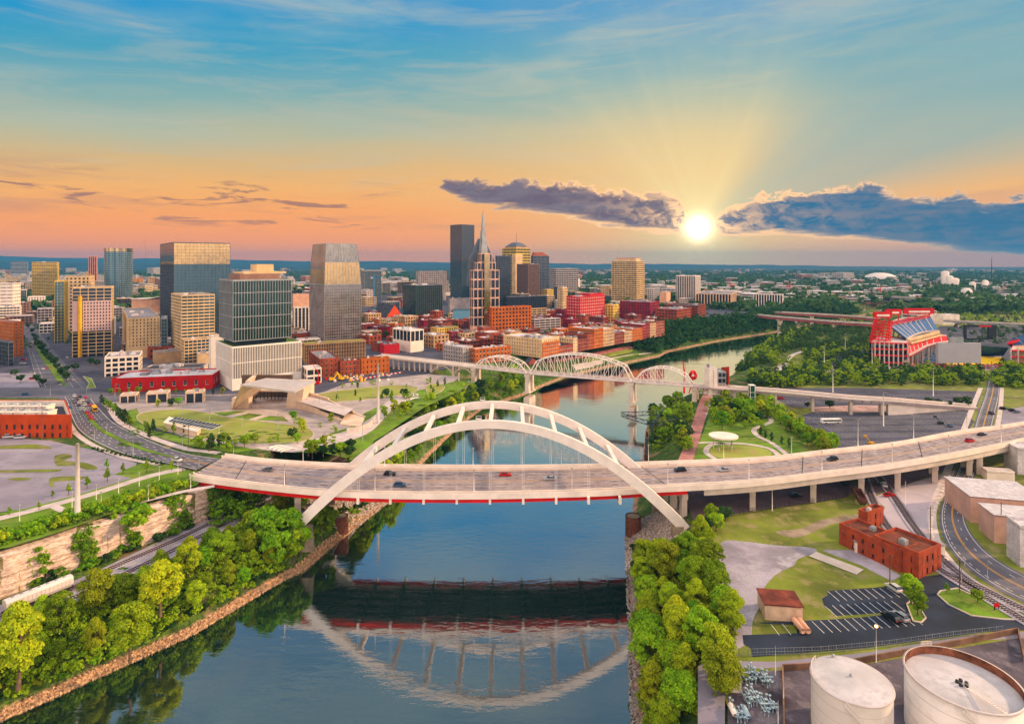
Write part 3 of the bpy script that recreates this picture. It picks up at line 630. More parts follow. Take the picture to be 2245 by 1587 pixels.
def along(line, fr_): return [p.lerp(q, fr_) for p, q in zip(N_, F_)]
def wallstrip(name, line, other, wd, z0, z1, m, x0=-1e9, x1=1e9, out=0.):
    s_ = MB(); rows = []
    for p, o in zip(line, other):
        if not (x0 <= p.x <= x1): continue
        u = (p - o).normalized(); a = p + u * out; b = a - u * wd; rows.append((a, b))
    for (a, b), (c, d_) in zip(rows, rows[1:]):
        vs = [(q.x, q.y, z) for q in (a, b, c, d_) for z in (z0, z1)]   # a0 a1 b0 b1 c0 c1 d0 d1
        s_.add(vs, [(0, 4, 5, 1), (2, 3, 7, 6), (1, 5, 7, 3), (0, 2, 6, 4)])
    (a, b), (c, d_) = rows[0], rows[-1]
    for p, q in ((a, b), (c, d_)): s_.add([(p.x, p.y, z0), (q.x, q.y, z0), (q.x, q.y, z1), (p.x, p.y, z1)], [(0, 1, 2, 3)])
    return s_.build(name, m, br)
wallstrip('parapet', N_, F_, .5, DZ + .02, DZ + 1.15, concw, out=.3); wallstrip('parapet', F_, N_, .5, DZ + .02, DZ + 1.15, concw, out=.3)
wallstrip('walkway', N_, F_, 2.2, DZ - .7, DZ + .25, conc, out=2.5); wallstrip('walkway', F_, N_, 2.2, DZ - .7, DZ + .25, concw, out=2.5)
xa = P(420, 1035, DZ).x
for ln, ot in ((N_, F_), (F_, N_)):
    wallstrip('outer_parapet', ln, ot, .35, DZ - .9, DZ + 1.3, concw, out=2.9)
    wallstrip('girder', ln, ot, .6, DZ - 2.6, DZ - .92, redst, x0=xa + 4, x1=jn, out=1.9)
    wallstrip('girder', ln, ot, .9, DZ - 3.4, DZ - .92, conc, x0=jn + .5, out=2.2)
for k in (.2, .4, .6, .8):
    mid = along(N_, k); mo = [p + (f - n_) for p, f, n_ in zip(mid, F_, N_)]
    wallstrip('girder', mid, mo, .8, DZ - 2.5, DZ - .72, undm, x0=xa + 4, x1=jn); wallstrip('girder', mid, mo, .9, DZ - 3.3, DZ - .72, conc, x0=jn + .5)
# lane paint as part of the bridge surface
for fr_, ds in ((.04, None), (.17, (3, 9)), (.30, (3, 9)), (.43, (3, 9)), (.485, None), (.515, None), (.57, (3, 9)), (.70, (3, 9)), (.83, (3, 9)), (.95, None)):
    marks('lane_marking', N_, F_, fr_, ds, .16, yellow if .48 < fr_ < .52 else white, dz=.015, curve=1)
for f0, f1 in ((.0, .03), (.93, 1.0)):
    a_ = [p.lerp(q, f0) for p, q in zip(N_, F_)]; b__ = [p.lerp(q, f1) for p, q in zip(N_, F_)]; strip('sun_edge_strip', a_, b__, mat('sunlit edge tint', (.5, .36, .28), .85, var=.12, fine=.1), kind=None, curve=1, dz=.006, parent=br)  # tan edge strips: warm sunlight painted onto the deck
stain = mat('tyre darkened concrete', (.30, .25, .25), .85, var=.3, vs=.3)
for fr_ in (.105, .235, .365, .61, .74, .87): marks('tyre_wear', N_, F_, fr_, None, 1.5, stain, dz=.01, curve=1)
# expansion joints
for px in (520, 655, 1470, 1780, 1925, 2120):
    a = min(range(len(N_)), key=lambda i: abs(N_[i].x - P(px, 1050, DZ).x)); jm = MB(); jm.bar(N_[a] + Vector((0, 0, .02)), F_[a] + Vector((0, 0, .02)), .35, .01); jm.build('expansion_joint', darkm, br)
# arches
def archpt(x, yy): t = (x + 8.6) / 72.4; return Vector((x, yy, 17 + 37 * (1 - t * t)))
def rib(yy, w_, dep0, dep1):
    s_ = MB(); n_ = 72; x0, x1 = -8.6 - 74, -8.6 + 76; prev = None
    for i in range(n_ + 1):
        x = x0 + (x1 - x0) * i / n_; p = archpt(x, yy); q = archpt(x + .1, yy); t = (q - p).normalized(); nn = Vector((-t.z, 0, t.x)); k = abs(x + 8.6) / 76; dp = dep0 + (dep1 - dep0) * k
        s_.v += [tuple(p + Vector((0, sy * w_ / 2, 0)) + nn * sz * dp / 2) for sy, sz in ((-1, -1), (1, -1), (1, 1), (-1, 1))]
    s_.f = [[4 * i + a, 4 * i + (a + 1) % 4, 4 * i + 4 + (a + 1) % 4, 4 * i + 4 + a] for i in range(n_) for a in range(4)] + [[3, 2, 1, 0], [4 * n_, 4 * n_ + 1, 4 * n_ + 2, 4 * n_ + 3]]
    s_.m = [0] * len(s_.f); s_.sm = [False] * len(s_.f)
    o = s_.build('arch_rib', archm, br)
    # panel joints and access flange
    for i in range(3, 70, 4):
        j_ = MB()
        x = x0 + (x1 - x0) * i / n_; p = archpt(x, yy); q = archpt(x + .25, yy); t = (q - p).normalized(); nn = Vector((-t.z, 0, t.x)); dp = dep0 + (dep1 - dep0) * abs(x + 8.6) / 76
        j_.bar(p - nn * (dp / 2 + .02), p + nn * (dp / 2 + .02), .12, w_ + .04, upv=(1, 0, 0)); j_.build('joint_plate', concs, o)
    return o
archm = mat('painted arch steel', (.84, .75, .69), .45, var=.05, vs=.2)
YF, YR = 231.0, 262.5
rib(YF, 2.1, 3.0, 4.0); rib(YR, 2.1, 3.0, 4.0)
cab = mat('cable', (.7, .66, .64), .5)
SP = [P(px, 1000, 50).x * 0 + (px - CX) / F * YF for px in (715, 786, 857, 929.5, 1002, 1074.5, 1147, 1219, 1290, 1359, 1430)]
for i, x in enumerate(SP):
    a, b = archpt(x, YF), archpt(x, YR)
    if 1 <= i <= 9:
        sxk = x + 8.6; x2 = -8.6 + sxk * 1.0
        a2, b2 = archpt(x, YF), archpt(x2, YR); s_ = MB(); s_.bar(a2 + Vector((0, 1.2, 0)), b2 - Vector((0, 1.2, 0)), 1.5, 1.6); s_.build('cross_strut', archm, br)
    if a.z > DZ + 4:
        for yy, ln in ((YF, N_), (YR, F_)):
            top_ = archpt(x, yy); s_ = MB()
            for o in (-.35, .35): s_.tube([(x + o, yy, DZ + .2), (x + o, top_.y, top_.z - 1.9)], .05, 5)
            s_.build('hanger', cab, br)
        s_ = MB(); s_.box((x, YF, DZ - 3.1), (.9, 2.4, 2.6)); s_.build('hanger_anchor', concw, br)
        s_ = MB(); s_.box((x, YR, DZ - 3.1), (.9, 2.4, 2.6)); s_.build('hanger_anchor', concw, br)
        s_ = MB(); s_.bar((x, YF + 1.2, DZ - 1.9), (x, YR - 1.2, DZ - 1.9), .8, 1.8); s_.build('floor_beam', undm, br)
# springing blocks
for x in (-83.5, 66.5):
    for yy in (YF, YR): s_ = MB(); s_.box((x + (3.5 if x < 0 else -2), yy, 5), (5, 3.4, 9.5), tp=.8); s_.build('footing', dirt, br)
# small maintenance platforms on the crowns
for yy in (YF, YR):
    s_ = MB(); s_.box((-13, yy, 56.0), (2.2, 1.2, .1))
    for a in (-1, 1):
        for b in (-.5, .5): s_.tube([(-13 + a, yy + b, 56), (-13 + a, yy + b, 57.2)], .05, 4)
    s_.tube([(-14, yy - .5, 57.1), (-12, yy - .5, 57.1), (-12, yy + .5, 57.1), (-14, yy + .5, 57.1), (-14, yy - .5, 57.1)], .05, 4); s_.build('access_platform', white, br)
# piers
def pier(a_, fr_=(.08, .5, .92), z0=None, cap=2.2, r=1.25, wd=2.4, sq=True):
    i = min(range(len(N_)), key=lambda k: abs(N_[k].x - a_)); p, q = N_[i], F_[i]; s_ = MB(); u = (q - p).normalized(); ang = math.atan2(u.y, u.x)
    zb = DZ - 3.4; L = (q - p).length
    s_.bar(p.lerp(q, .0) + Vector((0, 0, zb - p.z - cap / 2)), p.lerp(q, 1.0) + Vector((0, 0, zb - p.z - cap / 2)), wd, cap)
    o = s_.build('crosshead', conc, br)
    for k in fr_:
        c = p.lerp(q, k); zz = hgt(c.x, c.y) - 1; s_ = MB(); s_.box((c.x, c.y, zz), (wd * .95, wd * .95, zb - cap - zz + .2), ang); s_.build('column', conc, br)
for px in (655, 1490, 1672, 1818, 1945, 2062, 2215, 2330): pier(P(px, 1070, DZ).x)
i = min(range(len(N_)), key=lambda k: abs(N_[k].x - P(2160, 985, DZ).x)); s_ = MB(); p, q = N_[i], F_[i]; s_.bar((p.x, p.y, 17.5), (q.x, q.y, 17.5), 2.5, 11.0); s_.build('pier_wall', conc, br)
# left abutment
p, q = N_[5], F_[5]; s_ = MB(); s_.prism([(p.x, p.y - 1), (q.x, q.y + 2), (q.x - 22, q.y + 4), (p.x - 20, p.y - 2)][::-1], 14, 24.9); s_.build('abutment', dirt, br)
# coloured cylinder dolphins (sheet pile cells) at the feet
rust = mat('rusty sheet pile', (.16, .06, .04), .8, var=.3, vs=.8, c2=(.28, .12, .08))
for (px, py, r, h_, lb) in ((748, 1155, 2.9, 8, 'rusty round sheet pile cell under the bridge on the wooded bank'), (690, 1180, 2.3, 5, 'half hidden rusty round pile cell in the foreground trees'), (1388, 1160, 3.2, 9, 'rusty round sheet pile cell standing at the stone bank by the white arch foot')):
    p = P(px, py, 3); s_ = MB(); n_ = 40; prof = [(r, 0), (r, h_), (r - .25, h_), (r - .25, h_ - .3)]
    s_.lathe(prof, (p.x, p.y, 0), n_); 
    for k in range(n_):
        a = 2 * math.pi * k / n_; s_.box((p.x + math.cos(a) * r, p.y + math.sin(a) * r, 0), (.16, .3, h_ - .1), a)
    o = s_.build('pile_cell', rust, loc=(p.x, p.y, 0)); tag(o, lb, 'pile cell', 'sheet pile cells by the bridge'); s_ = MB(); s_.lathe([(0.001, h_ - .28), (r - .3, h_ - .28)], (p.x, p.y, 0), 32); s_.build('fill', mat('cell fill', (.5, .42, .33), .95), o)
# street lamps on the bridge
def lamp_proto(h, arm, name, lb, col=white, r=.12):
    e = empty(name, (0, 0, 0), lb, 'street lamp'); s_ = MB(); s_.tube([(0, 0, 0), (0, 0, h)], [r * 1.3, r * .75], 6); s_.lathe([(r * 2, 0), (r * 2, .3), (r * 1.2, .45)], n=8); s_.build('post', col, e)
    if arm:
        s_ = MB(); s_.tube([(0, 0, h - .1), (arm * .6, 0, h + .15), (arm, 0, h + .15)], .06, 5); s_.build('arm', col, e); s_ = MB(); s_.box((arm + .25, 0, h + .02), (.8, .34, .18)); s_.build('lamp_head', steel, e)
    else:
        s_ = MB(); s_.lathe([(.05, h), (.42, h + .1), (.4, h + .35), (.05, h + .45)], n=10); s_.build('lamp_head', steel, e)
    return e
lp = lamp_proto(8, 0, 'street_lamp', 'tall white lamp post on the river bridge parapet', mat('lamp white', (.8, .72, .68), .5)); first = True
for line, pys in ((0, [624, 822, 1039, 1254, 1464, 1642, 1802, 1956, 2080, 2195]), (1, [664, 843, 1037, 1231, 1422, 1586, 1736, 1882, 2004, 2120])):
    for j, px in enumerate(pys):
        ln = N_ if line == 0 else F_; u_ = (px - CX) / F; i = min(range(len(ln)), key=lambda k: abs(ln[k].x - u_ * ln[k].y)); a, b = ln[i], ln[min(i + 1, len(ln) - 1)]
        t = (u_ * a.y - a.x) / ((b.x - a.x) - u_ * (b.y - a.y)) if abs((b.x - a.x) - u_ * (b.y - a.y)) > 1e-6 else 0; c = a.lerp(b, max(-.5, min(1.2, t)))
        o = lp if first else copyobj(lp); first = False; o.location = (c.x, c.y + (0 if line == 0 else .25), DZ + 1.15)
        side = 'near' if line == 0 else 'far'; words = ['first', 'second', 'third', 'fourth', 'fifth', 'sixth', 'seventh', 'eighth', 'ninth', 'tenth']
        tag(o, f'white lamp post on the {side} parapet of the arch bridge, {words[j]} from the left', 'street lamp', 'lamps along the arch bridge')
# ================================================================ old truss footbridge
tb = empty('truss_footbridge', (54, 479, 19), 'long white steel truss footbridge with stone piers across the river', 'bridge')
tw = mat('truss white', (.82, .74, .70), .5, var=.06, vs=.2)
def lineY(px): u = (px - CX) / F; return Vector((u * 502.4 / (1 + .43 * u), 502.4 / (1 + .43 * u), 25.))
Ztb = lambda x: 25 + max(0, (14 - x)) * .033
def tp(px): v = lineY(px); v.z = Ztb(v.x); return v
dirb = (tp(1387) - tp(1160)); dirb.z = 0; dirb.normalize(); nb = Vector((-dirb.y, dirb.x, 0)); WB = 5.2
def span(pa, pb, pxs_panels, hmax, flat=.22, deep=False):
    A, B = tp(pa), tp(pb)
    for s in (-1, 1):
        s_ = MB(); n_ = pxs_panels; bot_ = [A.lerp(B, i / n_) + nb * s * WB for i in range(n_ + 1)]
        hs = [0] + [hmax * (1 - .42 * (abs((i / n_) * 2 - 1) / (1 - 2 / n_)) ** 2) for i in range(1, n_)] + [0]
        top_ = [b + Vector((0, 0, h + .6)) for b, h in zip(bot_, hs)]
        for i in range(n_):
            s_.bar(bot_[i], bot_[i + 1], .5, .7); s_.bar(top_[i] if i else bot_[0], top_[i + 1] if i < n_ - 1 else bot_[-1], .75, .75)
        for i in range(1, n_):
            s_.bar(bot_[i], top_[i], .35, .35, upv=(1, 0, 0))
        for i in range(1, n_ - 1):
            if i < n_ / 2: s_.bar(top_[i], bot_[i + 1], .32, .32)
            if i >= n_ / 2 - .5: s_.bar(bot_[i], top_[i + 1], .32, .32)
        s_.build('truss', tw, tb)
    s_ = MB()
    for i in range(1, n_):
        a, b = A.lerp(B, i / n_) - nb * WB, A.lerp(B, i / n_) + nb * WB; h = Vector((0, 0, hs[i] + .6)); s_.bar(a + h, b + h, .35, .4)
        if i < n_ - 1: c, d_ = A.lerp(B, (i + 1) / n_) - nb * WB, A.lerp(B, (i + 1) / n_) + nb * WB; h2 = Vector((0, 0, hs[i + 1] + .6)); s_.bar(a + h, d_ + h2, .16, .16); s_.bar(b + h, c + h2, .16, .16)
    s_.build('top_bracing', tw, tb)
span(1044, 1160, 8, 10.5); span(1166, 1388, 14, 17.5); span(1392, 1520, 8, 11.5)
def tdeck(pa, pb, th=1.1, m=conc, n_=14):
    pts = [tp(pa + (pb - pa) * i / n_) for i in range(n_ + 1)]; s_ = MB()
    for a, b in zip(pts, pts[1:]): s_.bar(a - Vector((0, 0, th / 2)), b - Vector((0, 0, th / 2)), WB * 2 + .4, th, m=0)
    return s_.build('deck', m, tb)
tdeck(828, 1044); tdeck(1044, 1600, .8, mat('footbridge deck', (.42, .34, .33), .9)); 
rp = [tp(1600), P(1700, 857, 25), P(1864, 872, 24.7), P(1959, 878, 22.8), P(2040, 885, 18.8), P(2136, 892, 14.6)]
rp = spl(rp, 6, False)
s_ = MB(); rl2 = {-1: MB(), 1: MB()}
for a, b in zip(rp, rp[1:]):
    s_.bar(a - Vector((0, 0, .9)), b - Vector((0, 0, .9)), 9.5, 1.9)
    for s in (-1, 1): rl2[s].bar(a + nb * s * 4.9 + Vector((0, 0, .5)), b + nb * s * 4.9 + Vector((0, 0, .5)), .3, 1.3)
s_.build('approach_deck', deckm, tb); [q.build('parapet', concw, tb) for q in rl2.values()]
for i in range(17, len(rp) - 1):      # ramp walls
    a, b = rp[i], rp[i + 1]; s_ = MB(); zz = 13.5
    if a.z - 1.8 > zz: s_.add([tuple(a - nb * 4.6)[:2] + (zz,), tuple(b - nb * 4.6)[:2] + (zz,), tuple(b - nb * 4.6)[:2] + (b.z - .5,), tuple(a - nb * 4.6)[:2] + (a.z - .5,), tuple(a + nb * 4.6)[:2] + (zz,), tuple(b + nb * 4.6)[:2] + (zz,), tuple(b + nb * 4.6)[:2] + (b.z - .5,), tuple(a + nb * 4.6)[:2] + (a.z - .5,)], [(0, 1, 2, 3), (4, 7, 6, 5), (0, 3, 7, 4), (1, 5, 6, 2)]); s_.build('ramp_wall', concw, tb)
s_ = MB()
for px0, px1 in ((828, 1044), (1044, 1600)):
    for s in (-1, 1):
        n_ = 20; pts = [tp(px0 + (px1 - px0) * i / n_) + nb * s * (WB + .1) for i in range(n_ + 1)]
        for a, b in zip(pts, pts[1:]):
            s_.bar(a + Vector((0, 0, 1.15)), b + Vector((0, 0, 1.15)), .18, .2); s_.bar(a + Vector((0, 0, .35)), b + Vector((0, 0, .35)), .3, .7 if px0 == 828 else .2)
s_.build('railing', tw, tb)
def tpier(px, w1=7.2, z1=None, legs=True, base=True):
    c = tp(px); z1 = z1 or c.z - 1.2; g = hgt(c.x, c.y); ang = math.atan2(dirb.y, dirb.x); s_ = MB()
    if base: s_.box((c.x, c.y, min(0, g) - 2), (5.5, 14.5, 11), ang, tp=.93)
    for s in (-1, 1): s_.box((c.x + nb.x * s * 4.3, c.y + nb.y * s * 4.3, 8.8 if base else g - 1), (3.6, 4.0, z1 - (10.3 if base else g + .5)), ang, tp=.85)
    s_.box((c.x, c.y, z1 - 1.6), (4.4, 13.2, 1.8), ang); 
    if base: s_.box((c.x, c.y, 8.9), (6, 15, .7), ang)
    s_.build('pier', conc, tb)
tpier(1161); tpier(1387); tpier(1524, base=False); tpier(1044, base=False)
for px in (1610, 1700, 1795, 1864, 1930):   # single columns of the right-hand approach
    q = min(rp, key=lambda v: abs(v.x / v.y - (px - CX) / F)); s_ = MB()
    for s in (-1, 1): s_.box((q.x + nb.x * s * 3.2, q.y + nb.y * s * 3.2, 13), (1.6, 1.6, q.z - 1.7 - 13))
    s_.build('column', conc, tb)
s_ = MB()       # deck truss under the right end
A, B = tp(1528), tp(1608); n_ = 8
for s in (-1, 1):
    for i in range(n_):
        a, b = A.lerp(B, i / n_) + nb * s * 4, A.lerp(B, (i + 1) / n_) + nb * s * 4; dn = Vector((0, 0, 4.5)); s_.bar(a - dn, b - dn, .3, .3)
        s_.bar(a - Vector((0, 0, 1)), b - dn, .22, .22) if i % 2 else s_.bar(a - dn, b - Vector((0, 0, 1)), .22, .22); s_.bar(a, a - dn, .22, .22, upv=(1, 0, 0))
s_.build('deck_truss', tw, tb)
for px in [834 + i * 11.5 for i in range(10)]:   # arcade bents at the city end
    c = tp(px); s_ = MB()
    for s in (-1, 1): s_.box((c.x + nb.x * s * 4.2, c.y + nb.y * s * 4.2, 17.5), (1.1, 1.1, c.z - 1.2 - 17.5), math.atan2(dirb.y, dirb.x))
    s_.bar(c - nb * 4.6 - Vector((0, 0, 1.6)), c + nb * 4.6 - Vector((0, 0, 1.6)), 1.0, .9); s_.build('bent', conc, tb)
for pa, pb in ((952, 998), (1000, 1042)):       # open-spandrel concrete arches
    A, B = tp(pa), tp(pb); s_ = MB()
    for s in (-1, 1):
        pr = None
        for i in range(17):
            t = i / 16; p = A.lerp(B, t) + nb * s * 4.2; p.z = 19 + (A.z - 2.3 - 19) * (1 - (2 * t - 1) ** 2)
            if pr: s_.bar(pr, p, .9, .9)
            if i % 2 == 0: q = Vector((p.x, p.y, A.z - .9)); s_.bar(p, q, .45, .45, upv=(1, 0, 0)) if (q - p).length > .3 else None
            pr = p
    s_.build('spandrel_arch', conc, tb)
for px in (951, 999, 1043):
    c = tp(px); s_ = MB()
    for s in (-1, 1): s_.box((c.x + nb.x * s * 4.2, c.y + nb.y * s * 4.2, 10), (2.0, 2.0, c.z - 11.2), math.atan2(dirb.y, dirb.x))
    s_.build('arch_pier', conc, tb)
# glass lift tower by the footbridge
p = P(1640, 865, 14); p = lineY(1640); e = empty('lift_tower', (p.x, p.y - 6.5, 14), 'dark green glass lift tower beside the footbridge', 'lift tower')
s_ = MB(); s_.box((p.x, p.y - 6.5, 14), (3.2, 3.2, 15)); s_.build('glass_shaft', glass('green glass', (.02, .12, .09), .1, .4), e)
s_ = MB()
for a in (-1.65, 1.65):
    for b in (-1.65, 1.65): s_.box((p.x + a, p.y - 6.5 + b, 14), (.3, .3, 15.4))
for z in (17.5, 21, 24.5): s_.ring([(p.x - 1.7, p.y - 8.2), (p.x + 1.7, p.y - 8.2), (p.x + 1.7, p.y - 4.8), (p.x - 1.7, p.y - 4.8)], .2, z, z + .25)
s_.build('frame', white, e); s_ = MB(); s_.box((p.x, p.y - 6.5, 29.4), (4.2, 4.2, .4)); s_.build('cap', white, e)
# ================================================================ farther bridges
def girder_bridge(name, lb, pts, wd, th, m, cols, zb=0, colm=conc):
    c = spl([P(a, b, z) for a, b, z in pts], 6, False); e = empty(name, c[0], lb, 'bridge'); s_ = MB(); r_ = MB(); d_ = MB()
    for a, b in zip(c, c[1:]):
        t = (b - a).normalized(); nn = Vector((-t.y, t.x, 0)); d_.bar(a - Vector((0, 0, .4)), b - Vector((0, 0, .4)), wd, .8)
        for s in (-1, 1): s_.bar(a + nn * s * (wd / 2 - .8) - Vector((0, 0, th / 2 + .8)), b + nn * s * (wd / 2 - .8) - Vector((0, 0, th / 2 + .8)), .7, th); r_.bar(a + nn * s * wd / 2 + Vector((0, 0, .5)), b + nn * s * wd / 2 + Vector((0, 0, .5)), .35, 1.1)
    d_.build('deck', roofg, e); s_.build('girder', m, e); r_.build('parapet', conc, e)
    for k in cols:
        q = c[int(k * (len(c) - 1))]; t = (c[min(len(c) - 1, int(k * (len(c) - 1)) + 1)] - c[max(0, int(k * (len(c) - 1)) - 1)]).normalized(); s_ = MB(); g_ = min(0, hgt(q.x, q.y))
        s_.box((q.x, q.y, g_ - 2), (3.5, wd * .55, q.z - th - g_ + .5), math.atan2(t.y, t.x)); s_.box((q.x, q.y, q.z - th - 2.4), (4, wd * .85, 1.8), math.atan2(t.y, t.x)); s_.build('pier', colm, e)
redm = mat('faded red girders', (.33, .10, .09), .7)
girder_bridge('red_girder_bridge', 'red steel girder road bridge upstream, nearer of the pair', [(1640, 688, 27), (1700, 694, 27), (1760, 699, 27), (1830, 705, 27), (1925, 710, 27)], 14, 3.2, redm, (.3, .48, .75))
girder_bridge('red_girder_bridge', 'red steel girder road bridge upstream, farther of the pair', [(1700, 684, 27), (1780, 688, 27), (1850, 692, 27), (1925, 698, 27)], 14, 3.0, redm, (.35, .7))
girder_bridge('viaduct', 'long grey motorway viaduct far beyond the stadium', [(1940, 649, 30), (2000, 653, 30), (2080, 656, 30), (2160, 661, 28), (2300, 667, 24)], 22, 2.4, steel, (.1, .25, .4, .55, .7), colm=grystone)
girder_bridge('viaduct', 'grey ramp viaduct right behind the stadium scoreboard', [(2070, 702, 24), (2140, 706, 24), (2250, 711, 24), (2340, 716, 24)], 12, 1.6, steel, (.2, .45, .7), colm=grystone)
# rust swing bridge
e = empty('railway_truss_bridge', P(1900, 682, 0), 'low rusty railway truss bridge in the distance upstream', 'bridge'); s_ = MB(); A, B = P(1870, 677, 10), P(1990, 679, 10)
for i in range(16):
    a, b = A.lerp(B, i / 16), A.lerp(B, (i + 1) / 16); h = 5 + 9 * math.sin(math.pi * (i + .0) / 16); h2 = 5 + 9 * math.sin(math.pi * (i + 1) / 16)
    s_.bar(a, b, 3, .8); s_.bar(a + Vector((0, 0, h)), b + Vector((0, 0, h2)), .8, .8); s_.bar(a, a + Vector((0, 0, h)), .6, .6, upv=(1, 0, 0)); s_.bar(a, b + Vector((0, 0, h2)), .5, .5)
s_.build('truss', mat('rust', (.15, .06, .05), .8), e); s_ = MB()
for k in (.2, .5, .8): q = A.lerp(B, k); s_.box((q.x, q.y, -2), (5, 6, 12))
s_.build('pier', conc, e)
# ================================================================ buildings
NPANE = [0]
def corners(Lp, Cp, Rp, by, a, dl=None, dr=None, z=None):
    """near corner C on the ground, left and right faces running back at angle a"""
    if z is None: z = 19. if CX > 0 and Cp < 1560 else 14.
    for _ in range(8): c = P(Cp, by, z); z = zl(c.y) if Cp < 1560 else ZR
    a = math.radians(a); DL = Vector((-math.cos(a), math.sin(a), 0)); DR = Vector((math.sin(a), math.cos(a), 0))
    def hit(d_, px):
        u = (px - CX) / F; den = d_.x - u * d_.y; t = (u * c.y - c.x) / den if abs(den) > 1e-4 else 30
        return t if 3 < t < 400 else 30
    tl = dl if dl else hit(DL, Lp); tr_ = dr if dr else hit(DR, Rp)
    return [c, c + DR * tr_, c + DR * tr_ + DL * tl, c + DL * tl], z, tl, tr_
def topz(c, ty): return HC - (ty - HY) * c.y / F
WIN = {}
def win_mesh(w_, h_, fm, gm):
    k = (round(w_, 1), round(h_, 1), fm.name, gm.name)
    if k not in WIN:
        s_ = MB(); W, H = k[0], k[1]
        s_.box((0, .05, 0), (W, .06, H), m=0)
        s_.box((0, -.02, 0), (W, .1, .1), m=1); s_.box((0, -.02, H * .5 - .04), (W, .1, .08), m=1); s_.box((-W / 2 + .05, -.022, 0), (.1, .1, H), m=1); s_.box((W / 2 - .05, -.022, 0), (.1, .1, H), m=1); s_.box((0, -.12, -.14), (W + .2, .35, .14), m=1)
        me = bpy.data.meshes.new('window'); me.from_pydata(s_.v, [], s_.f); me.materials.append(gm); me.materials.append(fm); me.polygons.foreach_set('material_index', s_.m); WIN[k] = (me, s_)
    return WIN[k]
def facing(a, b):      # outward normal of CCW edge a->b against the viewer side (south)
    n_ = Vector((b.y - a.y, a.x - b.x, 0)); m_ = (a + b) / 2; return n_.dot(Vector((0, 0, 0)) - m_) > 0
def facade(root, poly, z0, z1, style, wall, glz, fl=3.7, bw=3.4, wf=.5, hf=.55, windows=True, frame=None, maxw=100, sill=.0, parn='wall', base=0., mull=.16, slabh=None):
    if style == 'p' and not windows: bw = max(bw, 5); fl = max(fl, 4.6); wf = max(wf, .55); hf = max(hf, .5)
    H = z1 - z0; nf = max(1, round((H - base) / fl)); fh = (H - base) / nf; s_ = MB(); g_ = MB(); n_ = len(poly)
    pv = [Vector((p[0], p[1], 0)) for p in poly]
    core = offset(poly, -.35)
    if style == 's': s_.prism(poly, z0, z1); return s_.build(parn, wall, root)
    sh = slabh if slabh else {'p': fh * (1 - hf), 'g': .28, 'b': fh * .42, 'r': .12, 'c': fh * .3}[style]
    pwf = {'p': 1 - wf, 'g': 0, 'b': .08, 'r': .3, 'c': .14}[style]
    if base: s_.prism(poly, z0, z0 + base)
    for k in range(nf):
        zb = z0 + base + k * fh; s_.prism(poly, zb, zb + sh * (.62 if style == 'p' else 1))
        if style == 'p': s_.prism(poly, zb + fh - sh * .38, zb + fh - .004)
    s_.prism(poly, z1, z1 + .35)
    wins = []
    for i in range(n_):
        a, b = pv[i], pv[(i + 1) % n_]; e = b - a; L = e.length
        if L < 1: continue
        u = e / L; nn = Vector((u.y, -u.x, 0)); nb_ = max(1, round(L / bw)); bb = L / nb_; ang = math.atan2(u.y, u.x)
        pw = max(mull, bb * pwf)
        for k in range(nb_ + 1):
            w_ = pw if 0 < k < nb_ else pw * .75 + .1; c = a + u * (k * bb) ; 
            if k == 0: c = a + u * w_ / 2
            if k == nb_: c = b - u * w_ / 2
            c = c - nn * (.2 - .04); s_.box((c.x, c.y, z0), (w_, .4, H), ang)
        if style == 'p' and windows and facing(a, b):
            for f_ in range(nf):
                for k in range(nb_):
                    c = a + u * ((k + .5) * bb) - nn * .18; wins.append((c.x, c.y, z0 + base + f_ * fh + sh * .62 + .0, ang, bb - pw, fh - sh))
    s_.build(parn, wall, root)
    if wins:
        g_.prism(core, z0, z1 - .1); g_.build('inner_wall', darkm, root); frame = frame or white
        if len(wins) > maxw: wins.sort(key=lambda q: (q[1] * 1.0 - q[2] * .5))
        me, src = win_mesh(wins[0][4], wins[0][5], frame, glz); wo = woff(root)
        for q in wins[:maxw]:
            o = bpy.data.objects.new('window', me); sc.collection.objects.link(o); o.parent = root; o.location = Vector(q[:3]) - wo; o.rotation_euler.z = q[3]; NPANE[0] += 1
        if len(wins) > maxw:
            r_ = MB()
            for q in wins[maxw:]:
                ca, sa = math.cos(q[3]), math.sin(q[3]); r_.v += [(v[0] * ca - v[1] * sa + q[0], v[0] * sa + v[1] * ca + q[1], v[2] + q[2]) for v in src.v]
                b0 = len(r_.v) - len(src.v); r_.f += [[b0 + i for i in f] for f in src.f]; r_.m += src.m; r_.sm += src.sm
            tag(r_.build('window', [glz, frame], root), kind='stuff')
    else: g_.prism(core, z0, z1 - .1); g_.build('glazing', glz, root)
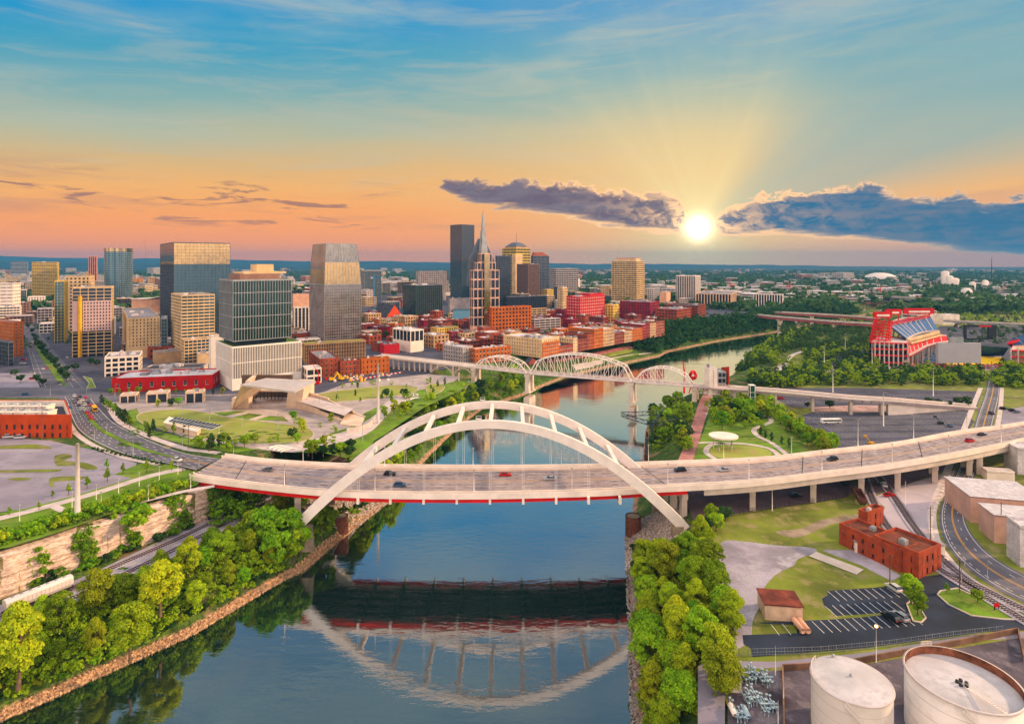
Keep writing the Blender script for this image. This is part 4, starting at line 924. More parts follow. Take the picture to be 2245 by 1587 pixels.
def roof(root, poly, z1, m=None, par=.9, units=3, wall=None, um=None, flat=False):
    m = m or roofg
    if flat: s_ = MB(); s_.prism(offset(poly, .3), z1 + .351, z1 + .6); s_.build('roof', m, root); return
    s_ = MB(); s_.prism(offset(poly, -.45), z1, z1 + .42); s_.build('roof', m, root)
    s_ = MB(); s_.ring(poly, .4, z1 + .352, z1 + .35 + par); s_.build('parapet', wall or concs, root)
    c = sum((Vector((p[0], p[1], 0)) for p in poly), Vector()) / len(poly); e1 = Vector((poly[1][0] - poly[0][0], poly[1][1] - poly[0][1], 0)); e2 = Vector((poly[-1][0] - poly[0][0], poly[-1][1] - poly[0][1], 0)); ang = math.atan2(e1.y, e1.x)
    for k in range(units):
        q = c + e1 * R.uniform(-.34, .34) + e2 * R.uniform(-.34, .34); w_ = min(e1.length, e2.length); t = MB(); sx_, sy_, h_ = R.uniform(.06, .2) * w_ + 1, R.uniform(.06, .16) * w_ + 1, R.uniform(1, 2.6)
        t.box((q.x, q.y, z1 + .42), (sx_, sy_, h_), ang); t.box((q.x, q.y, z1 + .42 + h_), (sx_ * .7, sy_ * .7, .3), ang); t.build('rooftop_unit', um or R.choice([steel, concs, roofg, roofw]), root)
def B(label, Lp, Cp, Rp, by, ty, a=45, style='p', wall=None, glz=None, name='building', roofm=None, units=3, dl=None, dr=None, cat='building', group=None, flat=False, **kw):
    wall = wall or brick; glz = glz or gl_win
    poly, z0, tl, tr_ = corners(Lp, Cp, Rp, by, a, dl, dr); c = poly[0]; z1 = topz(c, ty); z0 -= .6
    e = empty(name, (c.x, c.y, z0), label, cat, group)
    pl = [(p.x, p.y) for p in poly]
    facade(e, pl, z0, z1, style, wall, glz, windows=(c.y < 760), **kw); roof(e, pl, z1, roofm, units=units, wall=wall, flat=flat)
    return e, pl, z0, z1
def tiltpoly(pl, ins): return offset(pl, -ins)
def fr(pl, a0, a1, b0, b1):    # sub-rectangle of the footprint (a along right face, b along left face)
    p0, p1, p3 = Vector(pl[0]), Vector(pl[1]), Vector(pl[3]); f = lambda a, b: tuple(p0 + (p1 - p0) * a + (p3 - p0) * b)
    return [f(a0, b0), f(a1, b0), f(a1, b1), f(a0, b1)]
peach = mat('peach stucco', (.72, .42, .3), .8, var=.08); crimson = mat('crimson cladding', (.46, .014, .045), .75, var=.08); maroon = mat('maroon brick', (.25, .02, .04), .85, var=.25, fine=.3)
yellowst = mat('yellow stucco', (.72, .5, .16), .8, var=.1); brown = mat('brown cladding', (.26, .15, .12), .7, var=.1); bwhite = mat('bright white cladding', (.85, .78, .72), .6, var=.04)
gl_green = glass('green office glass', (.02, .06, .05), .06, .4); gl_teal = glass('teal glass', (.06, .16, .2), .06, .5); gl_grey = glass('grey glass', (.12, .13, .15), .06, .6); slate = mat('slate cladding', (.12, .13, .16), .6)
# --- towers and blocks of the left half
e, pl, z0, z1 = B('white office podium with vertical fins under the dark glass block', 473, 509, 661, 857, 764, 50, 'r', bwhite, gl_grey, bw=1.25, fl=11, roofm=grass, units=0, base=9, slabh=.5, mull=.42)
cw = e
e2, pl2, _, z2 = None, None, None, None
def stack(label, name, pl, z0, ty, style, wall, glz, **kw):
    c = Vector(pl[0]); z1 = HC - (ty - HY) * c.y / F; e = empty(name, (c.x, c.y, z0), label, kw.pop('cat', 'building')); rf = kw.pop('roofm', None); un = kw.pop('units', 3)
    facade(e, pl, z0, z1, style, wall, glz, windows=False, **kw); roof(e, pl, z1, rf, units=un, wall=wall); return e, pl, z1
def sub(parent, pl, z0, z1, style, wall, glz, nm='upper_block', rf=None, units=2, **kw):
    s_ = empty(nm, (pl[0][0], pl[0][1], z0)); s_.location = Vector((pl[0][0], pl[0][1], z0)) - woff(parent); s_.parent = parent
    facade(s_, pl, z0, z1, style, wall, glz, windows=False, **kw); 
    t = MB(); t.prism(offset(pl, -.4), z1 + .3, z1 + .45); t.build('roof', rf or roofg, s_); t = MB(); t.ring(pl, .4, z1 + .352, z1 + 1.2); t.build('parapet', wall, s_); return s_
up = fr(pl, .0, .9, .05, .95); zt = topz(Vector(up[0] + (0,)), 615) if False else HC - (615 - HY) * up[0][1] / F
up = offset(up, -1.5)
sub(e, up, z1 + 4.5, HC - (617 - HY) * up[0][1] / F, 'g', steel, gl_green, 'glass_office_block', bw=2.1, fl=8.6, mull=.3, slabh=.5)
t = MB(); t.prism(offset(up, -3), z1 + .4, z1 + 4.6); t.build('recessed_storey', gl_dark, e)
zt = HC - (617 - HY) * up[0][1] / F
t = MB(); t.prism(offset(fr(up, .12, .85, .1, .9), -1), zt + .5, zt + 5.5); t.build('plant_room', brown, e); t = MB(); t.prism(fr(up, .25, 1.0, .3, 1.0), zt + 5.5, zt + 7); t.prism(fr(up, .5, .8, .4, .8), zt + 7, zt + 13); t.build('plant_room', cream, e)
B('windowless white annex left of the finned podium', 458, 463, 474, 822, 739, 50, 's', bwhite, units=1, dr=10)
e, pl, z0, z1 = B('tall glass tower with tapering folded crown above the museum lawn', 679, 711, 792, 757, 626, 55, 'g', grystone, gl_silver, bw=2.2, fl=3.6, mull=.3, units=0)
zb = z1 + .35; zt = topz(Vector((pl[0][0], pl[0][1], 0)), 534); crown = MB(); pt = fr(pl, .06, .88, .04, .92); zm = zb + (zt - zb) * .55; pm = fr(pl, .02, .95, .01, .97)
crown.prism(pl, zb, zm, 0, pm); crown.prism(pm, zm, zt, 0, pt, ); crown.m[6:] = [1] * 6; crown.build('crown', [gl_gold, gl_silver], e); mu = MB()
for i in range(4):
    for k in range(13):
        f = k / 12; a = Vector(pl[i] + (zb,)).lerp(Vector(pl[(i + 1) % 4] + (zb,)), f); b = Vector(pm[i] + (zm,)).lerp(Vector(pm[(i + 1) % 4] + (zm,)), f); c = Vector(pt[i] + (zt,)).lerp(Vector(pt[(i + 1) % 4] + (zt,)), f); mu.bar(a, b, .35, .35); mu.bar(b, c, .35, .35)
for z in (zb, zm, zt): q = pl if z == zb else pm if z == zm else pt; mu.ring(offset(q, .12), .3, z - .3, z + .3)
mu.build('crown_mullions', steel, e)
B('low podium with dense vertical fins below the tapering glass tower', 663, 668, 802, 797, 757, 62, 'r', tan, gl_dark, bw=1.6, roofm=grass, units=2, slabh=.3)
e, pl, z0, z1 = B('wide mirrored glass slab tower with sunset reflection coloured into its top', 351, 381, 505, 752, 533, 52, 'g', slate, gl_blue, bw=4.2, fl=3.9, mull=.16, units=0)
t = MB(); t.prism(offset(pl, -.1), z1 - (z1 - z0) * .21, z1 + .2); t.build('sunset_tint_top', gl_gold, e)  # gold glass paints the sunset's reflection into the top floors
B('beige balcony apartment tower in front of the mirrored slab', 375, 398, 471, 793, 650, 50, 'b', cream, gl_teal, bw=5.2, fl=3.3, units=4)
B('square gridded lower wing of the beige balcony apartment tower', 396, 404, 460, 797, 748, 50, 'c', cream, gl_blue, bw=4, fl=3.4, units=1)
e, pl, z0, z1 = B('unfinished tower with pink panels between bare concrete floors', 140, 158, 245, 784, 633, 60, 'b', cream, gl_dark, bw=7, fl=3.6, units=2, slabh=.6)
pn = mat('pinkish wall panels', (.62, .44, .42), .7, var=.05); q0, q1 = Vector(pl[0] + (0,)), Vector(pl[1] + (0,)); u = (q1 - q0).normalized(); nn = Vector((u.y, -u.x, 0)); L = (q1 - q0).length; H = z1 - z0; t = MB(); pw_ = MB()
t.bar(q0 + nn * .3 + Vector((0, 0, z0 + H * .6)), q0 + u * L * .14 + nn * .3 + Vector((0, 0, z0 + H * .6)), .3, H * .44); t.bar(q0 + u * L * .27 + nn * .3 + Vector((0, 0, z0 + H * .6)), q0 + u * L + nn * .3 + Vector((0, 0, z0 + H * .6)), .3, H * .44); t.build('cladding', pn, e)
for i in range(9):
    for j in range(9): a = q0 + u * L * (.3 + .078 * i) + nn * .5; pw_.bar(a + Vector((0, 0, z0 + H * (.41 + .047 * j))), a + u * L * .035 + Vector((0, 0, z0 + H * (.41 + .047 * j))), .1, H * .026)
tag(pw_.build('window', gl_win, e), kind='stuff'); t = MB()
t.bar(q0 + u * L * .2 + nn * 1.2 + Vector((0, 0, z0)), q0 + u * L * .2 + nn * 1.2 + Vector((0, 0, z1 - 8)), 3.2, 2, upv=(1, 0, 0)); t.build('hoist_mast', yellow, e)
B('gold and glass hotel block with corrugated yellow end wall', 100, 119, 141, 752, 618, 60, 'g', yellowst, gl_teal, bw=3, fl=3.5, mull=.3)
B('plain beige hotel slab behind the unfinished tower', 139, 142, 197, 735, 608, 65, 'p', cream, gl_win, bw=4, units=2)
B('yellow condominium tower with arched top and balconies', 60, 70, 125, 668, 576, 60, 'b', yellowst, gl_win, bw=4.4, fl=3.4)
B('beige hotel with a brown lower half beside the glass wedge', 268, 280, 351, 787, 700, 55, 'p', cream, gl_win, bw=3.2, fl=3.3, base=12, frame=tan, hf=.5, wf=.4)
B('sharp glass wedge building beside the beige hotel', 349, 353, 367, 785, 700, 60, 'g', steel, gl_blue, bw=2.5, units=1)
B('white block with one dark window strip at the left edge', -30, -26, 28, 706, 623, 70, 'b', concw, gl_dark, bw=8, fl=5.5, slabh=4.6)
B('brick and cream striped hotel at the left edge', -60, 30, 52, 783, 709, 30, 'p', bricko, gl_win, bw=3.6, fl=3.4, wf=.45, frame=cream)
B('dark slate block below the striped hotel', -60, 18, 30, 803, 752, 30, 'g', slate, gl_dark, bw=3, units=2)
B('open steel framed parking deck on the far left skyline', 20, 24, 60, 612, 574, 60, 'b', steel, gl_dark, bw=10, fl=8)
B('slim pink striped tower left of the round glass tower', 191, 194, 212, 640, 563, 60, 'r', mat('pink stone', (.62, .3, .24), .7), gl_win, bw=5)
B('four storey white and brick office with outside stair', 214, 229, 306, 827, 786, 62, 'p', concw, gl_dark, bw=5.5, fl=3.8, wf=.75, hf=.6, units=5, frame=darkm)
e, pl, z0, z1 = B('long low red brick warehouse with white roof', 230, 245, 466, 861, 833, 78, 'p', mat('red painted brick', (.48, .035, .035), .8, var=.12, fine=.2), gl_win, bw=7.5, fl=7, wf=.3, hf=.35, roofm=roofw, units=9)
B('black roofed restaurant with rooftop ducts behind the red warehouse', 300, 312, 440, 826, 812, 78, 's', concs, units=12, roofm=roofd, dl=22)
B('small white canopy pavilion by the excavators', 663, 672, 705, 842, 812, 60, 'c', concw, gl_dark, bw=7, fl=5, roofm=roofw, units=0)
for i, (l, c, r, by, ty, wl, lb) in enumerate([(677, 700, 742, 829, 790, brick, 'weathered brick block with a peeling mural wall by the excavators'), (741, 746, 790, 826, 795, brick, 'old brick block in the middle of the row behind the excavators'), (788, 792, 854, 822, 790, bricko, 'brick block with dark flat roof at the end of the row near the footbridge')]):
    B(lb, l, c, r, by, ty, 62, 'p', wl, gl_win, roofm=roofd if i else roofg, fl=3.9, bw=3.6, wf=.4, frame=tan)
B('long cream arcaded block left of the tapering tower', 641, 645, 678, 727, 676, 60, 'r', concw, gl_dark, bw=5, units=1)
B('pinkish flat office block behind the cream arcaded block', 641, 643, 678, 690, 646, 60, 's', peach, units=3)
# --- downtown core
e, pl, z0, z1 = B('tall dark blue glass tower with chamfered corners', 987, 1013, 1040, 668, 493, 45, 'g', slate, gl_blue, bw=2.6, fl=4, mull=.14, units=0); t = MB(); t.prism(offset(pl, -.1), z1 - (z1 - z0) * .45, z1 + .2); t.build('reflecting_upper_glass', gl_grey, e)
B('dark glass office tower right of the spired tower', 1086, 1090, 1120, 690, 562, 55, 'g', slate, gl_dark, bw=3, units=1)
e, pl, z0, z1 = B('cream and green glass tower with dark hipped crown', 1101, 1132, 1163, 662, 545, 45, 'c', yellowst, gl_green, bw=5, fl=7, units=0)
cpt = fr(pl, .1, .9, .1, .9); ct = fr(pl, .35, .65, .35, .65); t = MB(); t.prism(cpt, z1 + .3, z1 + 5); t.build('crown_base', tan, e); t = MB(); t.prism(offset(cpt, .5), z1 + 5, z1 + 16, 0, ct); t.build('hipped_crown', slate, e); t = MB(); c = Vector(pl[0] + (0,)).lerp(Vector(pl[2] + (0,)), .5); t.tube([(c.x, c.y, z1 + 15), (c.x, c.y, z1 + 42)], [.6, .15], 5); t.build('antenna', darkm, e)
t = MB(); s0 = fr(pl, -.16, .34, -.1, .14); t.prism(s0, z0, z1 - 14); t.build('stone_shaft', cream, e)
B('brown ribbed office tower beneath the green glass one', 1133, 1158, 1183, 668, 580, 45, 'r', brown, gl_dark, bw=3, units=1)
e, pl, z0, z1 = B('black banded tower with rust red slanted crown', 1164, 1169, 1204, 655, 562, 60, 'b', slate, gl_dark, bw=12, fl=4, units=0); t = MB(); t.prism(offset(pl, -.5), z1 + .5, z1 + 11, 0, fr(pl, .1, .6, .2, .9)); t.build('slanted_crown', mat('rust cladding', (.32, .09, .05), .6), e)
B('concrete grid office building right of the black tower', 1205, 1220, 1268, 650, 590, 60, 'c', concs, gl_dark, bw=6, fl=6)
B('dark green glass office block with white terraces', 883, 912, 970, 702, 627, 50, 'g', slate, gl_green, bw=4, fl=4, mull=.3)
B('grey residential slab behind the dark green block', 912, 918, 979, 660, 596, 60, 'p', grystone, gl_win, bw=5, fl=4)
B('pale blue glass tower with grey side right of the tapering tower', 790, 800, 836, 655, 594, 55, 'g', concs, gl_teal, bw=4)
B('grey windowless concert hall with a dark top band', 982, 986, 1031, 692, 656, 60, 's', grystone, units=4)
B('brick hotel with red rooftop block and white window bays', 1070, 1078, 1165, 740, 676, 60, 'p', bricko, gl_win, bw=3.4, fl=3.5, wf=.5, units=2, frame=cream)
B('black glass office with white rooftop plant', 1108, 1114, 1199, 690, 652, 62, 'g', slate, gl_dark, bw=4, units=6)
B('open beige parking deck under the black glass office', 1163, 1166, 1199, 706, 678, 60, 'b', cream, gl_dark, bw=9, fl=3.4, units=1)
B('large grey concrete parking garage behind the white roofed block', 1164, 1172, 1229, 728, 702, 60, 'b', concs, gl_dark, bw=9, fl=3.2, units=4)
B('white museum cube with tall dark window slots', 861, 900, 929, 773, 727, 45, 'c', concw, gl_dark, bw=6.5, fl=15, roofm=roofw, base=8)
B('cream old commercial block with rows of windows', 944, 958, 1005, 744, 721, 55, 'p', yellowst, gl_win, fl=3.8, frame=tan)
B('small red brick block beside a dark gabled house', 979, 990, 1016, 752, 730, 50, 'p', maroon, gl_win, fl=3.8)
B('square red brick block at the foot of the brick hotel', 1018, 1048, 1067, 752, 732, 50, 'p', brick, gl_win, fl=3.8)
B('grey brick corner block near the first truss span', 971, 1015, 1037, 797, 764, 40, 'p', grystone, gl_win, fl=3.8, roofm=roofw, frame=white)
B('orange brick block with long right side near the truss', 1030, 1042, 1120, 797, 768, 56, 'p', bricko, gl_dark, fl=4, bw=4, roofm=roofw, units=8)
B('bright red windowless block at the end of the footbridge', 833, 842, 876, 777, 758, 60, 's', crimson, units=5, roofm=roofg)
B('pale stone building with a mural of figures and white roof', 1104, 1188, 1226, 784, 746, 40, 'p', cream, gl_win, fl=4, wf=.35, roofm=roofw, units=12)
# spired tower
e, pl, z0, z1 = B('tall twin eared tower with pointed spire and pink granite grid', 1030, 1038, 1095, 741, 594, 60, 'c', mat('pink granite', (.66, .42, .33), .7), gl_dark, bw=6.5, fl=13, units=0, mull=1.0, slabh=1.8, base=14, name='spired_tower')
gran = MC['pink granite']; cpl = Vector(pl[0] + (0,)); zA = HC - (577 - HY) * cpl.y / F; zB = HC - (557 - HY) * cpl.y / F
sub(e, fr(pl, .14, .86, .0, .9), z1 + .3, zA, 'c', gran, gl_dark, 'setback', bw=6, fl=12, slabh=1.6, mull=1); sub(e, fr(pl, .28, .72, .0, .85), zA + .3, zB, 'c', gran, gl_dark, 'setback', bw=6, fl=12, slabh=1.6, mull=1)
cf = (Vector(fr(pl, .5, .5, 0, 0)[0] + (0,))); u = (Vector(pl[1] + (0,)) - cpl).normalized(); nn = Vector((u.y, -u.x, 0)); back = -nn
t = MB(); W_ = (Vector(pl[1] + (0,)) - cpl).length
zsp = HC - (455 - HY) * cpl.y / F; zsh = HC - (522 - HY) * cpl.y / F; zt2 = HC - (470 - HY) * cpl.y / F
cb = cf + back * 10
def sq(c, w_, d_): return [tuple((c - u * w_ / 2 + nn * d_ / 2))[:2], tuple((c + u * w_ / 2 + nn * d_ / 2))[:2], tuple((c + u * w_ / 2 - nn * d_ / 2))[:2], tuple((c - u * w_ / 2 - nn * d_ / 2))[:2]]
t.prism(sq(cb + back * 6, W_ * 1.05, 8), zA - 30, zA + 4, 0, sq(cb + back * 6, W_ * .92, 8)); t.prism(sq(cb + back * 6, W_ * .92, 8), zA + 4, zsh, 0, sq(cb + back * 6, W_ * .16, 7)); t.build('dark_shoulders', slate, e)
t = MB(); t.prism(sq(cb, 9.5, 9), zB - 4, zsh - 6, 0, sq(cb, 8, 8)); t.prism(sq(cb, 6.5, 6.5), zsh - 6, zsh + 10, 0, sq(cb, 5.5, 5.5)); t.prism(sq(cb, 4, 4), zsh + 10, zt2, 0, sq(cb, 2, 2)); t.prism(sq(cb, 1.6, 1.6), zt2, zt2 + 6, 0, sq(cb, .5, .5)); t.tube([cb + Vector((0, 0, zt2 + 6)), cb + Vector((0, 0, zsp))], [.35, .12], 5); t.build('spire', steel, e)
for s in (-1, 1): t = MB(); t.prism(sq(cb + u * s * 5.2, 1.6, 4), zB, zsh + 2, 0, sq(cb + u * s * 3.9, .8, 2)); t.build('spire_fin', steel, e)
t = MB(); t.prism(sq(cf + nn * .6, 8, 2), z0, zB, 0); t.build('central_glass_bay', gl_gold, e)
# gabled tabernacle
def gable(label, poly, z0, ze, zr, wall, rf, name='building', cat='building'):
    e = empty(name, (poly[0].x, poly[0].y, z0), label, cat); a, b, c, d_ = [Vector((p.x, p.y, 0)) for p in poly]; t = MB(); t.prism([(p.x, p.y) for p in poly], z0, ze)
    m1, m2 = (a + b) / 2, (c + d_) / 2; 
    for p, q, r_ in ((a, b, m1), (c, d_, m2)): t.add([(p.x, p.y, ze), (q.x, q.y, ze), (r_.x, r_.y, zr)], [(0, 1, 2)])
    t.build('wall', wall, e); t = MB(); k = 1.0
    for p, q in ((a, d_), (b, c)):
        n1 = (p - m1).normalized() * .8; t.add([tuple(p + n1 + Vector((0, 0, ze - .5))), tuple(q + n1 + Vector((0, 0, ze - .5))), tuple(m2 + Vector((0, 0, zr + .1))), tuple(m1 + Vector((0, 0, zr + .1))), tuple(p + n1 + Vector((0, 0, ze - .9))), tuple(q + n1 + Vector((0, 0, ze - .9))), tuple(m2 + Vector((0, 0, zr - .3))), tuple(m1 + Vector((0, 0, zr - .3)))], [(0, 1, 2, 3), (4, 7, 6, 5), (0, 4, 5, 1), (0, 3, 7, 4), (1, 5, 6, 2)])
    t.build('roof', rf, e); return e
pol, z0, _, _ = corners(815, 848, 882, 705, 50); gable('gabled brick hall with dark roof and glowing red gable', pol, z0, topz(pol[0], 695), topz(pol[0], 669), mat('red gable', (.6, .09, .04), .8), roofd)
pol, z0, _, _ = corners(995, 1006, 1018, 752, 50); gable('small dark gabled house between red blocks', pol, z0, topz(pol[0], 744), topz(pol[0], 736), brickd, roofd)
pol, z0, _, _ = corners(1150, 1160, 1176, 800, 40); gable('tiny dark gabled pavilion behind the truss bridge', pol, z0, topz(pol[0], 794), topz(pol[0], 786), brickd, roofd)
# right part of downtown
e, pl, z0, z1 = B('tall cream banded tower with red rimmed top', 1341, 1396, 1413, 672, 574, 35, 'b', mat('cream tower stone', (.75, .52, .27), .75), gl_dark, bw=7, fl=4.4, units=0)
t = MB(); t.prism(fr(pl, .2, .8, .1, .9), z1 + .4, z1 + 8); t.build('top_block', cream, e); t = MB(); t.ring(offset(fr(pl, .2, .8, .1, .9), .2), .6, z1 + 7.5, z1 + 8.4); t.build('red_rim', redst, e)
e, pl, z0, z1 = B('crimson hotel block with rows of tiny lit windows', 1242, 1271, 1326, 712, 652, 45, 'p', crimson, mat('pale panes', (.7, .5, .45), .5), fl=3.2, bw=2.6, wf=.3, hf=.35, roofm=roofw, units=3)
sub(e, fr(pl, .45, 1, .1, .9), z1, z1 + 3.5, 's', crimson, gl_win, 'raised_part', bw=9)
B('cream low block right of the crimson hotel', 1326, 1345, 1357, 706, 670, 35, 'p', yellowst, gl_win)
B('slim old cream high rise in front of the banded tower', 1342, 1352, 1359, 668, 619, 40, 'p', cream, gl_win, bw=4)
B('tan old high rise left of the slim cream one', 1317, 1335, 1343, 667, 628, 35, 'p', cream, gl_win, bw=4)
B('blue and white narrow office right of the slim cream one', 1359, 1372, 1385, 668, 622, 40, 'r', concs, gl_teal, bw=4)
B('white gridded office block under the banded tower', 1383, 1433, 1447, 668, 634, 30, 'p', concw, gl_dark, bw=5, wf=.6)
B('peach windowless block right of the white gridded office', 1446, 1461, 1470, 672, 642, 35, 's', peach)
B('white striped tower with small penthouse', 1482, 1525, 1536, 668, 606, 30, 'r', concw, gl_dark, bw=4)
B('low white office behind the peach block', 1424, 1462, 1480, 652, 628, 35, 'b', concw, gl_dark)
B('cream pillared courthouse with flat attic', 1525, 1603, 1615, 682, 646, 25, 'r', mat('courthouse stone', (.75, .5, .34), .8), gl_dark, bw=6, fl=20, base=4)
B('white pillared courthouse at the edge of the wooded bank', 1652, 1716, 1740, 684, 647, 28, 'r', concw, gl_dark, bw=5, fl=20, base=4)
B('dark brick warehouse with a flat roof behind the riverfront', 1359, 1426, 1445, 705, 664, 32, 'p', maroon, gl_win, bw=5)
B('long red brick mill with low left wing', 1437, 1484, 1521, 712, 680, 40, 'p', brick, gl_win, bw=4, roofm=roofg)
B('orange ended brick mill behind the low left wing', 1457, 1530, 1548, 706, 672, 32, 'b', brick, gl_dark, bw=5, roofm=roofd)
B('beige tower block with pale top left of the crimson hotel', 1222, 1234, 1244, 690, 632, 40, 'p', cream, gl_win)
B('dark blue glass block right behind the black office', 1214, 1217, 1242, 668, 630, 60, 'g', slate, gl_dark)
B('pale cubic apartment blocks above the crimson hotel', 1235, 1256, 1271, 640, 612, 40, 's', concw)
B('small yellow high rise beside the black office', 1187, 1200, 1217, 665, 636, 45, 'p', yellowst, gl_win)
# riverfront row of old warehouses
A0_, B0_ = P(1190, 784, 19), P(1456, 735, 19)
row = [(1190, 1226, bricko, 752, 'orange brick riverfront warehouse at the corner next to the pale mural building'), (1226, 1257, brick, 760, 'low red brick riverfront warehouse, second in the row'), (1257, 1266, cream, 742, 'narrow cream fronted riverfront house'), (1266, 1288, brickd, 745, 'brown brick riverfront house with arched top floor'), (1288, 1303, brick, 734, 'slim red brick riverfront house with white band'), (1303, 1323, bricko, 722, 'tall orange red riverfront house, highest of the row'), (1323, 1347, tan, 722, 'tan brick riverfront warehouse right of the tallest one'), (1347, 1369, brickd, 731, 'dull red riverfront house with pale roof'), (1369, 1386, tan, 728, 'narrow tan riverfront house with two gables'), (1386, 1409, bricko, 722, 'orange riverfront warehouse with many small windows'), (1409, 1425, maroon, 712, 'dark narrow riverfront warehouse near the small plaza'), (1425, 1438, tan, 710, 'tan tall riverfront warehouse near the row end'), (1438, 1457, brick, 706, 'last brick warehouse of the row at the wooded bank')]
dirr = (B0_ - A0_); dirr.z = 0; dirr.normalize(); bk_ = Vector((-dirr.y, dirr.x, 0))
def onrow(px): u = (px - CX) / F; t = (u * A0_.y - A0_.x) / (dirr.x - u * dirr.y); return A0_ + dirr * t
for l, r, wl, ty, lb in row:
    a, b = onrow(l), onrow(r); b = b - dirr * .15; dp = R.uniform(30, 42); poly = [(a.x, a.y), (b.x, b.y), (b.x + bk_.x * dp, b.y + bk_.y * dp), (a.x + bk_.x * dp, a.y + bk_.y * dp)]; z1 = topz(a, ty) - 1
    e = empty('riverfront_house', (a.x, a.y, 18.6), lb, 'building', 'riverfront houses'); facade(e, poly, 18.6, z1, 'p', wl, gl_win, fl=3.9, bw=3.2, frame=R.choice([cream, white, tan]), maxw=60); roof(e, poly, z1, R.choice([roofw, roofg, roofd]), units=3, wall=wl)
# infill of low downtown roofs
rng = random.Random(5); done = []
def infill(x0, x1, y0, y1, n, hs, mats_, sty, lbl, grp, ws=(12, 26), nm='low_rise', a=45, rfs=(roofw, roofw, roofg, roofd)):
    k = 0; tries = 0
    while k < n and tries < n * 30:
        tries += 1; px, py = rng.uniform(x0, x1), rng.uniform(y0, y1); c = P(px, py, 19. if px < 1540 else 14.); h_ = rng.uniform(*hs); w1, w2 = rng.uniform(*ws), rng.uniform(*ws)
        l_, r__ = interp(LE, c.y)[0], interp(RE, c.y)[0]
        if l_ - 45 < c.x < r__ + 45: continue
        if any((c - q).length < .78 * (w1 + w2) * .5 + s_ * .5 for q, s_ in done): continue
        done.append((c, (w1 + w2) * .5)); aa = math.radians(a + rng.choice([0, 0, 0, 4])); u = Vector((math.sin(aa), math.cos(aa), 0)); v = Vector((-math.cos(aa), math.sin(aa), 0))
        z0 = 18.5 if px < 1540 else 13.5; pl = [tuple(q)[:2] for q in (c, c + u * w1, c + u * w1 + v * w2, c + v * w2)]; wl = rng.choice(mats_); st_ = rng.choice(sty)
        e = empty(nm, (c.x, c.y, z0), lbl[k % len(lbl)] if not callable(lbl) else lbl(wl, k), 'building', grp); facade(e, pl, z0, z0 + h_, st_, wl, gl_win if st_ != 'g' else rng.choice([gl_blue, gl_dark, gl_teal]), windows=False, bw=4.5, fl=4); roof(e, pl, z0 + h_, rng.choice(rfs), units=rng.randint(1, 4), wall=wl); k += 1
for o in list(sc.objects):
    if o.type == 'EMPTY' and 'category' in o and o['category'] == 'building': done.append((Vector((o.location.x + 8, o.location.y + 14, 0)), 20))
lb1 = ['small flat roofed brick block among the low downtown roofs']
infill(795, 1240, 700, 775, 70, (7, 15), [brick, maroon, bricko, brickd, tan, cream, brick], ['p', 'p', 'b', 's'], ['small flat roofed brick or stucco block among the low downtown roofs'], 'low downtown roofs', (14, 26))
infill(1200, 1460, 690, 722, 26, (8, 16), [brick, maroon, brickd, tan], ['p', 'p', 's'], ['small flat roofed block behind the riverfront houses'], 'roofs behind the riverfront', (14, 26))
infill(560, 1560, 640, 690, 75, (10, 26), [grystone, cream, concs, tan, brick, concw], ['p', 'b', 'c', 'g'], ['mid rise block in the dense centre behind the towers'], 'mid rise blocks of the centre', (18, 34), 'mid_rise')
infill(-20, 560, 640, 735, 80, (8, 26), [grystone, cream, concs, tan, brown, concw], ['p', 'b', 'c', 'g'], ['mid rise block between the towers at the left'], 'mid rise blocks at the left', (18, 36), 'mid_rise', a=55)
infill(-20, 980, 628, 662, 34, (22, 48), [grystone, cream, concs, tan, brown, concw, slate], ['p', 'b', 'c', 'g', 'g'], ['taller mid rise block on the skyline between the towers'], 'taller blocks on the skyline', (22, 36), 'mid_rise', a=52)
infill(240, 660, 690, 800, 40, (5, 12), [grystone, cream, concs, tan, brick, concw], ['p', 'b', 's'], ['low block on the ground between the left towers'], 'low blocks between the left towers', (16, 30), 'low_rise', a=55)
infill(1250, 1440, 700, 735, 14, (7, 14), [brick, maroon, brickd, tan], ['p', 's'], ['small flat roofed block behind the riverfront houses'], 'roofs behind the riverfront', (12, 20))
# far city: small pale and brick buildings fading into the haze
# ================================================================ vegetation
import numpy as np
NR = np.random.default_rng(3)
def np_mesh(name, V, mats, parent=None, loc=None, idx=None):     # V: (n,4,3) quads
    n_ = len(V); me = bpy.data.meshes.new(name); me.vertices.add(n_ * 4); me.vertices.foreach_set('co', V.reshape(-1).astype('f')); me.loops.add(n_ * 4); me.loops.foreach_set('vertex_index', np.arange(n_ * 4, dtype='i'))
    me.polygons.add(n_); me.polygons.foreach_set('loop_start', np.arange(0, n_ * 4, 4, dtype='i')); me.polygons.foreach_set('loop_total', np.full(n_, 4, 'i'))
    for m in (mats if isinstance(mats, list) else [mats]): me.materials.append(m)
    if idx is not None: me.polygons.foreach_set('material_index', idx)
    me.update(calc_edges=True); o = bpy.data.objects.new(name, me); sc.collection.objects.link(o)
    if parent is not None: o.parent = parent
    return o
